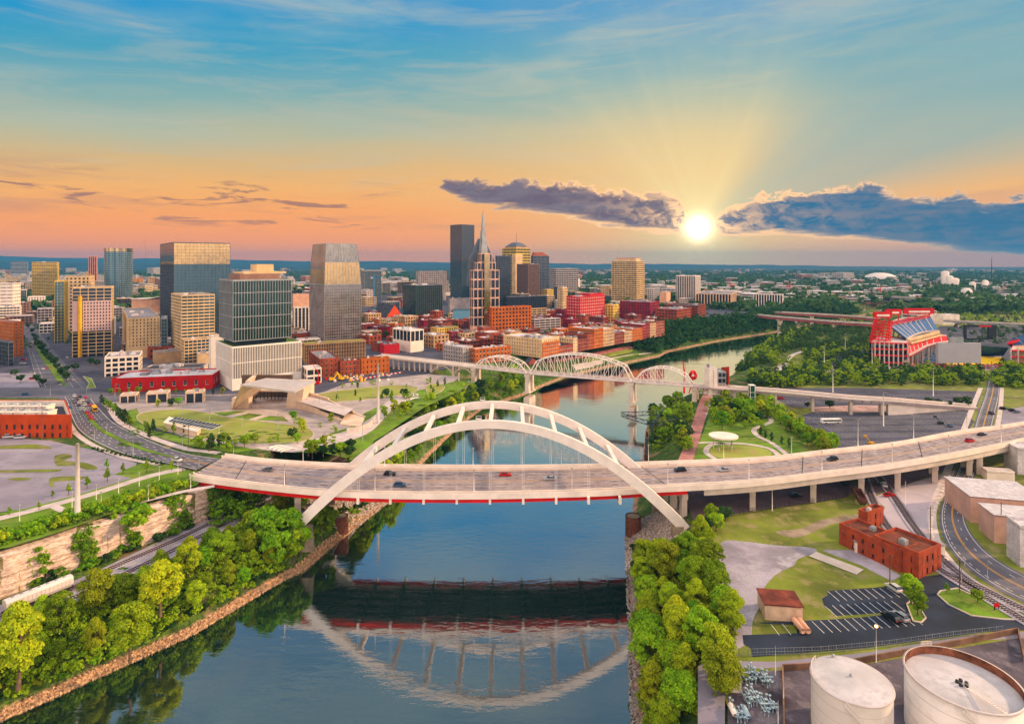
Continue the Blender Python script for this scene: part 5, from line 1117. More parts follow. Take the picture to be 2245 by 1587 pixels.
def leaves(n_, h, r, kind, lf, base=.25, clumps=26, seed=0):
    g_ = np.random.default_rng(seed); hb = h * base; cz = (h + hb) / 2; rz = (h - hb) / 2; C = []; W = []
    while len(C) < clumps:
        p = g_.uniform(-1, 1, 3); q = np.linalg.norm(p)
        if q > 1 or q < .35: continue
        if kind == 'cone': k = (1 - (p[2] + 1) / 2) ** .75; 
        elif kind == 'column': k = .85 * (1 - max(0, p[2]) ** 3)
        else: k = 1.0
        p = p / max(q, .35) * (q ** .6)
        rc = r * g_.uniform(.2, .36) * (k if kind == 'cone' else 1) ** .5
        C.append([p[0] * (r - rc * .8) * k, p[1] * (r - rc * .8) * k, cz + p[2] * (rz - rc * .6)]); W.append(rc)
    C = np.array(C); W = np.array(W); pr = W ** 2 / np.sum(W ** 2); ci = g_.choice(len(C), n_, p=pr); d_ = g_.normal(size=(n_, 3)); d_ /= np.linalg.norm(d_, axis=1)[:, None]; d_[:, 2] = np.where(d_[:, 2] < -.3, -d_[:, 2], d_[:, 2])
    pos = C[ci] + d_ * (W[ci] * g_.uniform(.75, 1.08, n_))[:, None] * np.array([1, 1, .85]); nn = d_ * .8 + g_.normal(size=(n_, 3)) * .55 + np.array([0, 0, .35]); nn /= np.linalg.norm(nn, axis=1)[:, None]
    a = np.cross(nn, g_.normal(size=(n_, 3))); a /= np.linalg.norm(a, axis=1)[:, None]; b = np.cross(nn, a); s_ = (lf * g_.uniform(.6, 1.35, n_))[:, None] * .5
    return np.stack([pos - a * s_ - b * s_ * .7, pos + a * s_ - b * s_ * .8, pos + a * s_ * .8 + b * s_, pos - a * s_ * .7 + b * s_ * .8], 1)
bark = mat('bark', (.13, .09, .06), .95, var=.3, vs=1)
F_bright = foliage('bright foliage', (.15, .32, .006), (.34, .48, .008), (.52, .56, .015))
F_mid = foliage('green foliage', (.05, .2, .006), (.17, .39, .008), (.36, .52, .01))
F_dark = foliage('deep green foliage', (.016, .06, .02), (.035, .10, .022), (.07, .15, .03))
def tree_proto(name, h, r, kind, fm, nl, lf, seed, base=.25, clumps=26, limbs=6):
    e = empty(name, (0, 0, 0)); g_ = random.Random(seed); s_ = MB(); tr = h * .016 + .08; s_.tube([(0, 0, -1), (g_.uniform(-.2, .2), g_.uniform(-.2, .2), h * base), (g_.uniform(-.5, .5), g_.uniform(-.5, .5), h * .62), (0, 0, h * .88)], [tr * 1.5, tr, tr * .6, .04], 6)
    for k in range(limbs):
        a = g_.uniform(0, 6.28); z = h * g_.uniform(base, .6); L = r * g_.uniform(.5, .85); s_.tube([(0, 0, z), (math.cos(a) * L * .5, math.sin(a) * L * .5, z + L * .45), (math.cos(a) * L, math.sin(a) * L, z + L * .75)], [tr * .5, tr * .3, .03], 4)
    s_.build('trunk', bark, e); np_mesh('crown', leaves(nl, h, r, kind, lf, base, clumps, seed), fm, e); e.location = (0, 0, -500); return e
PT = dict(big=[tree_proto('broadleaf_tree', 15, 6.0, 'round', F_mid, 10500, .47, 1, .2, 50), tree_proto('broadleaf_tree', 17, 6.4, 'round', F_bright, 11000, .47, 2, .22, 56), tree_proto('broadleaf_tree', 13, 5.6, 'round', F_mid, 9500, .46, 3, .12, 46), tree_proto('broadleaf_tree', 16, 5.2, 'column', F_bright, 10000, .46, 4, .12, 52)],
    mid=[tree_proto('broadleaf_tree', 9, 3.9, 'round', F_mid, 2200, .55, 11, .16, 26, 4), tree_proto('broadleaf_tree', 10, 3.6, 'column', F_bright, 2200, .55, 12, .12, 26, 4), tree_proto('broadleaf_tree', 8, 4.2, 'round', F_dark, 2100, .55, 13, .18, 24, 4)],
    cone=[tree_proto('conical_tree', 8.5, 2.6, 'cone', F_mid, 1100, .55, 21, .14, 22, 3), tree_proto('conical_tree', 9.5, 2.5, 'cone', F_dark, 1100, .55, 22, .12, 22, 3)],
    dark=[tree_proto('round_street_tree', 8.5, 4.2, 'round', F_dark, 1200, .75, 31, .2, 16, 4)])
def shrub_proto(h, r, fm, nl, lf, seed):
    o = np_mesh('shrub', leaves(nl, h, r, 'round', lf, .02, 10, seed), fm); o.location = (0, 0, -500); return o
PS = [shrub_proto(3.2, 2.6, F_mid, 700, .5, 41), shrub_proto(2.6, 2.4, F_bright, 600, .5, 42), shrub_proto(3.6, 2.4, F_dark, 700, .5, 43)]
used_p = set(); TR = random.Random(77); NT = [0, 0]
def plant(p, kind, lb, grp, s=1.0, v=None, cat='tree', zs=1.0):
    src = PT[kind][v if v is not None else TR.randrange(len(PT[kind]))] if kind != 'shrub' else PS[v if v is not None else TR.randrange(3)]
    o = src if src.name not in used_p else copyobj(src); used_p.add(src.name); k = s * TR.uniform(.85, 1.15)
    o.location = p; o.rotation_euler.z = TR.uniform(0, 6.28); o.scale = (k, k, k * zs * TR.uniform(.92, 1.1)); tag(o, lb, cat, grp); NT[0 if kind != 'shrub' else 1] += 1; return o
def hp(x, y, dz=-.2): return Vector((x, y, hgt(x, y) + dz))
# foreground strip between the railway and the river
y = 138
while y < 286:
    x = interp(LE, y)[0]
    for dl, s in ((6.5, .52), (13, .68), (20.5, .58)):
        if y > 258 and dl > 16: continue
        xx = x - dl * 1.15 + TR.uniform(-2, 2); yy_ = y + TR.uniform(-2.5, 2.5)
        if y > 240 and -84 < xx < -60: s *= .75
        if -92 < xx < -62 and y > 229: continue
        plant(hp(xx, yy_), 'big', 'leafy yellow green tree in the wooded strip between railway and river', 'trees between the railway and the river', s * TR.uniform(.8, 1.2))
    y += 5.6
plant(P(352, 1345, 8), 'big', 'tallest yellow green tree of the strip, rising over the tracks', 'trees between the railway and the river', 1.12, 1)
plant(P(285, 1445, 6), 'big', 'bright round yellow tree leaning over the stony shore', 'trees between the railway and the river', 1.0, 1)
plant(P(40, 1500, 7), 'big', 'large forked yellow tree at the lower left corner', 'trees between the railway and the river', 1.2, 3)
for dx_, dy_ in ((-14, 128), (-8, 118), (2, 134), (8, 124)): pass
# foreground strip on the right bank
y = 143
while y < 214:
    x = interp(RE, y)[0]
    for dr in ((5, 12, 19) if y < 162 else (5, 12, 19, 26)):
        plant(hp(x + dr + TR.uniform(-1.5, 1.5), y + TR.uniform(-2, 2)), 'big', 'dense bright green tree on the right river bank below the bridge', 'trees on the right bank below the bridge', .78 * TR.uniform(.8, 1.15))
    y += 7
for px, py in ((1570, 1165), (1560, 1150), (1590, 1140), (1545, 1170)): plant(GR(px, py, -.3), 'mid', 'low dark tree at the end of the black fence', 'trees on the right bank below the bridge', .8)
# left bank beyond the arch bridge
y = 286
while y < 540:
    x = interp(LE, y)[0]
    for dl in (7, 16): 
        if TR.random() < .93: plant(hp(x - dl * 1.1 + TR.uniform(-2, 2), y + TR.uniform(-3, 3)), 'mid', 'bushy tree on the steep left bank between the two bridges', 'trees on the left bank between the bridges', 1.15 * TR.uniform(.75, 1.25))
    y += 11
# boulevard median and sides
for i in range(10): t = i / 9; plant(GL(84 + 62 * t, 762 + 74 * t, 0), 'dark', 'dark round tree in the planted median of the boulevard', 'median trees of the boulevard', .95)
for i in range(9): plant(GL(52 + i * 5.5 + TR.uniform(-1, 1), 700 + i * 10, 0), 'dark', 'dark street tree lining the boulevard towards downtown', 'street trees beside the boulevard', .8)
for px, py in ((83, 838), (95, 845), (148, 815), (165, 812), (200, 800), (213, 803), (44, 838), (31, 825)): plant(GL(px, py, 0), 'dark', 'round dark tree near the large crossing', 'trees around the crossing', .75)
for i in range(13): plant(GL(242 + i * 20.5, 866 + TR.uniform(-1, 1), 0), 'cone' if i % 3 else 'mid', 'small tree in the row before the red warehouse', 'row of trees before the red warehouse', .62)
for i in range(13): t = i / 12; plant(GL(222 + 62 * t, 886 + 52 * t + TR.uniform(-2, 2), 0), 'cone', 'upright dark tree along the curved road beside the park', 'trees along the curved road', .85)
# park clusters
extra = []
def cluster(x0, x1, y0, y1, n_, kind, lb, grp, s=1., fn=G, v=None):
    for _ in range(n_):
        q = fn(TR.uniform(x0, x1), TR.uniform(y0, y1), -.15)
        if TR.random() < .36: extra.append((q.x, q.y, q.z - .3, s))
        else: plant(q, kind, lb, grp, s, v)
cluster(425, 520, 975, 995, 9, 'cone', 'upright tree in the park thicket beside the bridge ramp', 'park thicket by the bridge ramp', .85, GL)
cluster(420, 610, 968, 982, 9, 'mid', 'rounded park tree south of the oval lawn', 'trees around the oval lawn', .6, GL)
cluster(300, 440, 940, 962, 9, 'cone', 'narrow park tree at the rim of the oval lawn', 'trees around the oval lawn', .7, GL)
cluster(340, 400, 885, 900, 4, 'mid', 'small tree on the paved plaza by the kiosks', 'plaza trees', .6, GL)
cluster(640, 735, 920, 975, 11, 'mid', 'leafy tree on the slope beside the amphitheater', 'trees beside the amphitheater', .62, GL)
cluster(675, 940, 868, 885, 12, 'cone', 'small conical tree bordering the event lawn', 'trees around the event lawn', .62, GL)
cluster(700, 930, 842, 852, 9, 'cone', 'small conical tree bordering the event lawn', 'trees around the event lawn', .6, GL)
cluster(935, 980, 838, 875, 7, 'cone', 'small conical tree near the little lawn by the tracks', 'trees by the little lawn', .65, GL)
cluster(840, 905, 870, 920, 12, 'mid', 'bushy bright tree in the park gully by the tracks', 'trees in the park gully', .85, GL)
cluster(670, 770, 985, 1005, 9, 'mid', 'bushy tree behind the bridge parapet near the arch foot', 'bushes behind the bridge parapet', .8, GL)
for px, py in ((150, 1085), (191, 1072), (115, 1092), (236, 1055), (85, 1118), (270, 1038), (377, 1032), (235, 1030), (322, 1036), (20, 1130)): plant(GL(px, py, 0), 'cone', 'young upright tree beside the footpath on the left plateau', 'young trees by the footpath', .55 * (1.1 if px > 140 else .8), 0)
# right bank park
cluster(1425, 1510, 890, 985, 32, 'mid', 'bushy tree between the river and the red boardwalk', 'trees between river and boardwalk', 1.15, G)
cluster(1555, 1670, 878, 945, 28, 'mid', 'tall green tree in the dense park grove beside the boardwalk', 'grove in the riverside park', 1.25, GR)
y = 0
for i in range(24): t = i / 23; plant(GR(1640 + 180 * t + TR.uniform(-14, 14), 880 + 118 * t + TR.uniform(-10, 10), -.2), 'mid', 'yellow green tree in the park belt beside the dark parking lot', 'belt of trees by the parking lot', .95, 1 if i % 2 else 0)
for px, py in ((1668, 956), (1678, 962), (1692, 968), (1714, 975), (1730, 980)): plant(GR(px, py, 0), 'cone', 'small dark conical tree beside the curving park path', 'small trees by the park path', .62, 1)
plant(GR(1822, 990, 0), 'mid', 'broad yellow green tree behind the bridge parapet by the parking lot', 'belt of trees by the parking lot', 1.2, 0)
for px, py, s in ((1999, 893, 1), (2019, 893, .75), (2039, 893, .95), (2059, 891, .8), (2080, 893, .8), (2101, 890, 1.05), (2123, 891, 1), (1819, 896, .8), (1769, 894, .6)): plant(GR(px, py, 0), 'dark', 'round dark tree in the row before the white ramp wall', 'trees before the ramp wall', .85 * s)
# by the small car park
plant(GR(1998, 1325, 0), 'mid', 'rounded tree on the planted island of the small car park', 'car park trees', 1.05, 0); plant(GR(2012, 1350, 0), 'mid', 'rounded tree at the tip of the planted island', 'car park trees', .8, 0)
plant(GR(2075, 1300, 0), 'cone', 'thin young tree at the left end of the corner lawn', 'car park trees', .42, 0); plant(GR(2143, 1322, 0), 'mid', 'thin young tree in a mulch ring on the corner lawn', 'car park trees', .45, 0)
cluster(1872, 1890, 1160, 1180, 3, 'dark', 'dark bush like tree against the brick building', 'trees at the brick building', .6, GR)
# stadium foreground individuals
nst = 0
for r_, (yy_, x0, x1) in enumerate(((862, 1760, 2150), (852, 1750, 2155), (846, 1800, 2155))):
    n_ = 17
    for i in range(n_): 
        if NT[0] < 322: plant(GR(x0 + (x1 - x0) * i / (n_ - 1) + TR.uniform(-6, 6), yy_ + TR.uniform(-2, 2), 0), 'dark' if r_ else 'mid', 'round tree in the planted rows before the stadium', 'tree rows before the stadium', .85)
# ---- shrubs
for i in range(44): t = i / 43; y = 168 + 74 * t; c, _ = interp(CL, y); plant(hp(c - 5 + TR.uniform(-2, 1.5), y), 'shrub', 'wild shrub on the rim of the rock cliff', 'shrubs on the cliff rim', 1.15, TR.choice([0, 1]), 'shrub')
for i in range(52): t = i / 51; y = 168 + 112 * t; c, _ = interp(CL, y); plant(Vector((c + 3.5 + TR.uniform(-1, 1.5), y, 9.8)), 'shrub', 'green shrub at the foot of the rock cliff', 'shrubs at the cliff foot', 1.0, TR.choice([0, 2]), 'shrub') if math.sin(y * .33) > -.6 and y > 196 else None
for i in range(26): t = i / 25; y = 170 + 70 * t; c, _ = interp(CL, y); plant(hp(c - 9 + TR.uniform(-3, 1), y), 'shrub', 'low bush behind the cliff rim by the fence', 'shrubs behind the cliff rim', .8, TR.choice([0, 1]), 'shrub')
for px, py in ((290, 1150), (270, 1135), (300, 1140), (285, 1125), (255, 1145), (310, 1150)): plant(P(px, py, 20) , 'shrub', 'overgrown thicket hanging over the cliff edge', 'thicket over the cliff', 1.8, 0, 'shrub')
for i in range(48): t = i / 47; y = 142 + 145 * t; plant(hp(interp(LE, y)[0] - 4.0 + TR.uniform(-1, 1), y), 'shrub', 'low riverside shrub above the stony shore', 'shrubs above the stony shore', .75, None, 'shrub')
for i in range(26): t = i / 25; y = 143 + 95 * t; plant(hp(interp(RE, y)[0] + 3.5 + TR.uniform(-1, 1), y), 'shrub', 'shrub hanging over the right water edge', 'shrubs on the right water edge', .8, None, 'shrub')
for i in range(16): t = i / 15; plant(GL(205 + 150 * t, 985 + 34 * t + TR.uniform(-1, 1), 0), 'shrub', 'clipped dark hedge bush between road and parking lot', 'hedge beside the parking lot', .45, 2, 'shrub')
# ---- distant woods: past counting
def mass(name, pts, h, r, lf, nl, fm, seed=5):
    base_ = [leaves(nl, h, r, 'round', lf, .02, 9, seed + k) for k in range(4)]; out = []
    for i, p in enumerate(pts):
        k = TR.uniform(.7, 1.25) * (p[3] if len(p) > 3 else 1); p = p[:3]; a = TR.uniform(0, 6.28); ca, sa = math.cos(a), math.sin(a); M_ = np.array([[ca, sa, 0], [-sa, ca, 0], [0, 0, TR.uniform(.8, 1.2)]]) * k; out.append(base_[i % 4].reshape(-1, 3) @ M_ + np.array(p))
    return tag(np_mesh(name, np.concatenate(out).reshape(-1, 4, 3), fm), kind='stuff')
pts = []
for _ in range(900):      # left wooded bank upstream
    y = TR.uniform(745, 1320); l, ls = interp(LE, y); d_ = TR.uniform(4, 62) ** 1.0; pts.append(tuple(hp(l - d_ * math.sqrt(1 + ls * ls), y, -.5)))
mass('bank_woods', pts, 13, 6.5, 1.7, 120, F_dark)
pts = []
for _ in range(560):      # right wooded bank and stadium side
    y = TR.uniform(585, 1250); r_, rs = interp(RE, y); d_ = TR.uniform(6, 46); pts.append(tuple(hp(r_ + d_ * math.sqrt(1 + rs * rs), y, -.5)))
for _ in range(330):
    px, py = TR.uniform(1720, 2160), TR.uniform(812, 846); q = GR(px, py); 
    pts.append((q.x, q.y, 13.6))
for _ in range(120): q = GR(TR.uniform(2178, 2300), TR.uniform(808, 852)); pts.append((q.x, q.y, 13.6))
for _ in range(70): q = GR(TR.uniform(1640, 1760), TR.uniform(830, 850)); pts.append((q.x, q.y, 13.6))
for _ in range(150): q = GR(TR.uniform(1760, 1940), TR.uniform(765, 812)); pts.append((q.x, q.y, 13.6))
for _ in range(200): q = P(TR.uniform(2000, 2300), TR.uniform(668, 712), 14); pts.append((q.x, q.y, 13.6))
mass('stadium_woods', pts[::2], 8.5, 4.6, .9, 240, F_mid, 15); mass('stadium_woods', pts[1::2], 8.5, 4.6, .9, 240, F_dark, 16)
pts = []
for _ in range(5200):
    Y = 1180 + 5200 * TR.random() ** 1.4; u = TR.uniform(-.92, .92); x = u * Y
    if hgt(x, Y) < 8: continue
    if noise.noise(Vector((x * .0016, Y * .0016, 2))) + noise.noise(Vector((x * .005, Y * .005, 7))) * .6 < -.08 and not u > .1: continue
    pts.append((x, Y, 14.0))
mass('distant_woods', pts, 20, 17, 7.5, 34, F_dark, 25)
pts = []
for _ in range(760):
    y = TR.uniform(140, 284); x = interp(LE, y)[0] - TR.uniform(3, 27) * 1.12
    if y > 229 and x > -92: continue
    q = hp(x, y); pts.append((q.x, q.y, q.z - .6))
mass('riverside_undergrowth', pts[::2], 4.2, 2.7, .45, 190, F_bright, 61); mass('riverside_undergrowth', pts[1::2], 4.2, 2.7, .45, 190, F_mid, 66); pts = []
for _ in range(330):
    y = TR.uniform(141, 222); q = hp(interp(RE, y)[0] + TR.uniform(2.5, 26), y); pts.append((q.x, q.y, q.z - .6))
mass('riverside_undergrowth', pts, 4.2, 2.7, .45, 190, F_bright, 71); pts = []
for _ in range(300):
    y = TR.uniform(286, 560); q = hp(interp(LE, y)[0] - TR.uniform(4, 17) * 1.1, y); pts.append((q.x, q.y, q.z - .5))
for _ in range(260): y = TR.uniform(162, 246); q = hp(interp(CL, y)[0] - TR.uniform(3, 13), y); pts.append((q.x, q.y, q.z - .8))
for y0, y1, n_ in ((176, 180, 26), (196, 199, 20), (207, 211, 34), (220, 223, 24), (233, 240, 50), (246, 270, 90)):
    for _ in range(n_): y = TR.uniform(y0, y1); z = TR.uniform(9.5, 23); pts.append((interp(CL, y)[0] + 2.4 - (z - 9) * .08, y, z - 1.5))
for _ in range(70): y = TR.uniform(238, 262); pts.append((TR.uniform(-124, -108), y, TR.uniform(10, 17)))
mass('bank_undergrowth', pts, 3.4, 2.6, .55, 130, F_mid, 81); pts = []
for _ in range(420):
    px, py = TR.uniform(-20, 1400), TR.uniform(655, 765); q = P(px, py, 19)
    if hgt(q.x, q.y) > 18 and all((q - c).length > s_ * .5 for c, s_ in done): pts.append((q.x, q.y, 18.6))
for _ in range(330): q = GR(TR.uniform(1710, 1935), TR.uniform(716, 768)); pts.append((q.x, q.y, 13.6))
for _ in range(90): q = GR(TR.uniform(2070, 2300), TR.uniform(700, 760)); pts.append((q.x, q.y, 13.6))
mass('city_trees', pts, 9, 4.8, 1.1, 130, F_dark, 91)
for x, y_ in ((-88, 221), (-94, 226), (-83, 225.5), (-99, 231), (-78, 243), (-86, 228), (-81.5, 228.5)): plant(hp(x, y_), 'mid', 'bushy tree hiding the left foot of the white arch', 'trees at the left arch foot', 1.4, 0)
for _ in range(60): q = G(TR.uniform(1425, 1512), TR.uniform(892, 990)); extra.append((q.x, q.y, q.z - .5, .9))
for _ in range(50): q = GR(TR.uniform(1560, 1660), TR.uniform(880, 940)); extra.append((q.x, q.y, 13.6, .9))
for _ in range(60): t = TR.random(); q = GR(1655 + 175 * t + TR.uniform(-12, 12), 885 + 112 * t + TR.uniform(-10, 8)); extra.append((q.x, q.y, 13.6, .8))
mass('park_grove', extra, 7.5, 3.4, .55, 420, F_mid, 51)
print('TREES', NT)
# ================================================================ rock cliff and stones
rock = bpy.data.materials.new('layered limestone'); rock.use_nodes = True; E.nt = n = rock.node_tree; b = n.nodes['Principled BSDF']; b.inputs['Roughness'].default_value = .95; b.inputs['Specular IOR Level'].default_value = .1
g = n.nodes.new('ShaderNodeNewGeometry'); mp = n.nodes.new('ShaderNodeMapping'); mp.inputs['Scale'].default_value = (.5, .5, 2.2); n.links.new(g.outputs['Position'], mp.inputs[0]); k1 = tnoise(E(mp.outputs[0]), 1., 6, .7, .3)
mp2 = n.nodes.new('ShaderNodeMapping'); mp2.inputs['Scale'].default_value = (.22, .22, .03); n.links.new(g.outputs['Position'], mp2.inputs[0]); k2 = tnoise(E(mp2.outputs[0]), 1., 5, .6, .2)
o = mixc(sstep(k1, .38, .6), (.5, .34, .27, 1), (.88, .68, .57, 1)); o = mixc(sstep(k2, .55, .63) * .9, o, (.13, .12, .03, 1)); n.links.new(o.k, b.inputs['Base Color'])
bp = n.nodes.new('ShaderNodeBump'); bp.inputs['Strength'].default_value = .9; bp.inputs['Distance'].default_value = .5; n.links.new(k1.k, bp.inputs['Height']); n.links.new(bp.outputs[0], b.inputs['Normal'])
s_ = MB(); ny, nz = 240, 22
for i in range(ny + 1):
    y = 150 + 132 * i / ny; c, cs = interp(CL, y); nv = Vector((1, -cs, 0)).normalized()
    for j in range(nz + 1):
        t = j / nz; z = 8.5 + 15.4 * t; d_ = 1.4 - t * .6 + noise.noise(Vector((y * .06, 0, 0))) * 2.0 + noise.noise(Vector((y * .3, z * .15, 3))) * .8 + round(noise.noise(Vector((y * .02, z * .9, 7))) * 3) * .18
        if j == nz: d_ -= 4.5; z -= .2
        s_.v.append((c + nv.x * (d_ + .9), y + nv.y * (d_ + .9), z + (noise.noise(Vector((y * .15, 1, 1))) * .8 if j >= nz - 1 else 0)))
s_.f = [[i * (nz + 1) + j, (i + 1) * (nz + 1) + j, (i + 1) * (nz + 1) + j + 1, i * (nz + 1) + j + 1] for i in range(ny) for j in range(nz)]; s_.m = [0] * len(s_.f); s_.sm = [False] * len(s_.f)
tag(s_.build('rock_cliff', rock), kind='structure')
stone = mat('shore stones', (.52, .33, .2), .95, var=.4, vs=1.2, c2=(.3, .2, .14))
def stones(name, line, side, y0, y1, n_, dmax, m, seed, smin=.25, smax=.9):
    g_ = np.random.default_rng(seed); cube = np.array([[-1, -1, -1], [1, -1, -1], [1, 1, -1], [-1, 1, -1], [-.7, -.7, 1], [.7, -.7, 1], [.7, .7, 1], [-.7, .7, 1]]) * .5; fc = [(4, 5, 6, 7), (0, 1, 5, 4), (1, 2, 6, 5), (2, 3, 7, 6), (3, 0, 4, 7)]; out = []
    for _ in range(n_):
        y = g_.uniform(y0, y1); x, sl2 = interp(line, y); d_ = g_.uniform(-1, dmax) * math.sqrt(1 + sl2 * sl2); x += side * d_; c = cube * (g_.uniform(smin, smax, 3) * [1, 1, .8]) + g_.normal(size=(8, 3)) * .08; a = g_.uniform(0, 6.28); c = c @ np.array([[math.cos(a), math.sin(a), 0], [-math.sin(a), math.cos(a), 0], [0, 0, 1]]) + np.array([x, y, max(0, hgt(x, y)) + .1]); out += [c[list(f)] for f in fc]
    return tag(np_mesh(name, np.array(out), m), kind='stuff')
stones('shore_stones', LE, -1, 140, 330, 4200, 1.6, stone, 3)
stones('shore_stones', RE, 1, 140, 245, 1500, 3.5, mat('grey stones', (.3, .26, .24), .95, var=.4, vs=1.2), 4)
stones('bridge_riprap', RE, 1, 226, 262, 2600, 22, mat('pale riprap', (.5, .42, .38), .95, var=.35, vs=1.2), 5, .4, 1.2); stones('bridge_riprap', LE, -1, 252, 292, 2600, 22, MC['pale riprap'], 6, .4, 1.1)
# ================================================================ energy plant with rooftop coolers (left)
V3 = Vector
orange = mat('orange plant brick', (.5, .085, .025), .85, var=.12, fine=.2)
p0, p1 = P(-60, 961, 24.2), P(157, 961, 24.2); zt = HC - (910 - HY) * p0.y / F; dp = 34
e = empty('energy_plant', p0, 'orange brick plant building with open roof full of white coolers', 'building')
pl = [(p0.x, p0.y), (p1.x, p1.y), (p1.x - 29, p1.y + dp), (p0.x - 20, p0.y + dp)]; zt -= 3.2
facade(e, pl, 23.6, zt - 1.0, 'p', orange, gl_win, fl=5.6, bw=4.1, wf=.32, hf=.5, frame=darkm)
t = MB(); t.ring(pl, .7, zt - .64, zt + 3.4); t.build('parapet', orange, e); t = MB(); t.ring(offset(pl, -.72), .2, zt - .6, zt + 3.2); t.build('inner_parapet', concw, e)
t = MB(); t.prism(offset(pl, -.8), zt - .6, zt - .3); t.build('roof', roofd, e)
for r_ in range(2):
    for i in range(9):
        c = V3((p1.x - 19 - i * 6.4 - r_ * 11, p1.y + 8 + r_ * 13, zt - .28)); o = empty('cooling_unit', (0, 0, 0)); o.parent = e; o.location = c - woff(e)
        t = MB(); t.box(tuple(c), (5.2, 6.5, 3.4), tp=1.0); t.box((c.x, c.y, c.z + 3.4), (5.6, 6.9, .5)); t.build('casing', concw, o); t = MB(); t.box((c.x, c.y - 3.28, c.z + .4), (4.2, .1, 2.2)); t.build('louvre', darkm, o)
        for dx_ in (-1.3, 1.3): t = MB(); t.lathe([(1.1, 3.9), (1.15, 4.7), (1.0, 4.7), (.9, 4.0)], tuple(c + V3((dx_, 0, 0))), 12); t.build('fan_cowl', steel, o)
# ================================================================ tall poles
pw = mat('pole grey', (.58, .52, .5), .6, var=.08)
for px, by, ty, lb, r in ((170, 1139, 972, 'thick tapered steel monopole on the lawn beside the footpath', .95), (829, 945, 797, 'thick tapered steel monopole beside the park path near the arch', .9)):
    b_ = GL(px, by, 0) if px < 500 else P(px, by, 18.8); h_ = HC - (ty - HY) * b_.y / F - b_.z; e = empty('monopole', b_, lb, 'pole'); t = MB(); t.tube([b_, b_ + V3((0, 0, h_))], [r, r * .55], 14); t.build('mast', pw, e); t = MB(); t.lathe([(0, .9), (r * 1.7, .9), (r * 1.8, -.3)], tuple(b_), 16); t.build('base', conc, e)
lpA = lamp_proto(5.5, 0, 'path_lamp', 'x', white, .09); lpB = lamp_proto(11, 1.8, 'street_lamp', 'x', steel, .13); lpC = lamp_proto(17, 1.6, 'car_park_light', 'x', white, .2)
for q in (lpA, lpB, lpC): q.location = (0, 0, -500)
up_ = set()
def lamp(src, p, lb, grp, rz=0, s=1): o = src if src.name not in up_ else copyobj(src); up_.add(src.name); o.location = p; o.rotation_euler.z = rz; o.scale = (s, s, s); tag(o, lb, 'street lamp', grp)
for px, py in ((43, 1142), (158, 1112), (211, 1095), (260, 1081), (305, 1066), (349, 1053), (390, 1040), (222, 1112), (325, 1097), (418, 1073)): lamp(lpA, GL(px, py), 'white footpath lamp on the grassy left plateau', 'footpath lamps')
for px, py in ((234, 950), (292, 998), (207, 966), (118, 893), (315, 958), (400, 988), (436, 1028), (110, 868), (190, 862), (252, 870)): lamp(lpB, GL(px, py), 'tall steel lamp along the curved road', 'road lamps', TR.uniform(0, 6), .8)
for px, py in ((400, 910), (459, 925), (531, 936), (610, 942), (700, 900), (740, 880), (905, 855), (795, 968), (512, 1000)): lamp(lpB, GL(px, py), 'slender white lamp post in the riverside park', 'park lamps', 0, .85)
for px, py, s in ((1937, 934, 1.25), (1881, 980, .9), (2003, 960, .8), (1807, 812, 1.3), (1826, 860, 1.2), (2046, 868, 1.25), (1853, 770, 1.2), (1912, 812, 1.2), (2120, 948, .7), (1693, 1120, .6), (1985, 1108, .6)): lamp(lpC, GR(px, py), 'tall white floodlight pole on the right bank lots', 'floodlight poles', TR.uniform(0, 6), s)
for px, py in ((1613, 1390), (2115, 1240), (2165, 1270), (2108, 1280)): lamp(lpB, GR(px, py), 'grey lamp post near the small car park', 'lamps by the small car park', 1, .65)
# the one lit lamp
b_ = GR(1921, 1452); e = empty('lit_street_lamp', b_, 'tall lamp post by the tanks with its orange lamp lit', 'street lamp'); t = MB(); t.tube([b_, b_ + V3((0, 0, 9.2))], [.11, .07], 8); t.build('post', white, e)
em = bpy.data.materials.new('lamp glow'); em.use_nodes = True; bb = em.node_tree.nodes['Principled BSDF']; bb.inputs['Emission Color'].default_value = (1, .5, .12, 1); bb.inputs['Emission Strength'].default_value = 9
t = MB(); t.lathe([(0, -.4), (.36, -.2), (.4, .1), (0, .35)], tuple(b_ + V3((0, 0, 9.4))), 12); t.build('lamp_head', em, e)
# ================================================================ amphitheatre
sand = mat('sandstone panels', (.70, .54, .42), .8, var=.08); met = mat('standing seam roof', (.5, .46, .45), .5, .2, var=.06)
c = GL(560, 900); k = c.y / F; e = empty('amphitheater_stage', c, 'open air stage with folded sloping roof and pale stone side walls', 'amphitheater')
def W(px, py, z): return P(px, py, z)
A = [GL(530, 893), GL(650, 893)]; gz = A[0].z; yb = A[0].y
def bx(name, px0, px1, y_, d_, z0, z1, m, par=e, lean=0):
    x0, x1 = (px0 - CX) / F * y_, (px1 - CX) / F * y_; t = MB(); t.prism([(x0, y_), (x1, y_), (x1, y_ + d_), (x0, y_ + d_)], z0, z1, 0, [(x0 - lean, y_), (x1 - lean, y_), (x1, y_ + d_), (x0, y_ + d_)] if lean else None); return t.build(name, m, par)
bx('stage_floor', 535, 628, yb, 24, gz - .3, gz + 1.6, concs); bx('side_wall', 508, 545, yb - 4, 6, gz, gz + 7, sand); bx('side_wall', 626, 660, yb - 3, 26, gz, gz + 14, sand, lean=-2); bx('side_wall', 522, 531, yb + 2, 24, gz, gz + 17, sand, lean=-5)
bx('back_wall', 530, 640, yb + 22, 2, gz, gz + 17, mat('stage back', (.12, .08, .06), .9)); bx('stage_canopy', 566, 625, yb + 4, 14, gz + 9.5, gz + 10.6, sand)
for i in range(7): bx('backstage_post', 570 + i * 8, 571 + i * 8, yb + 16, .6, gz + 1.6, gz + 9.5, darkm)
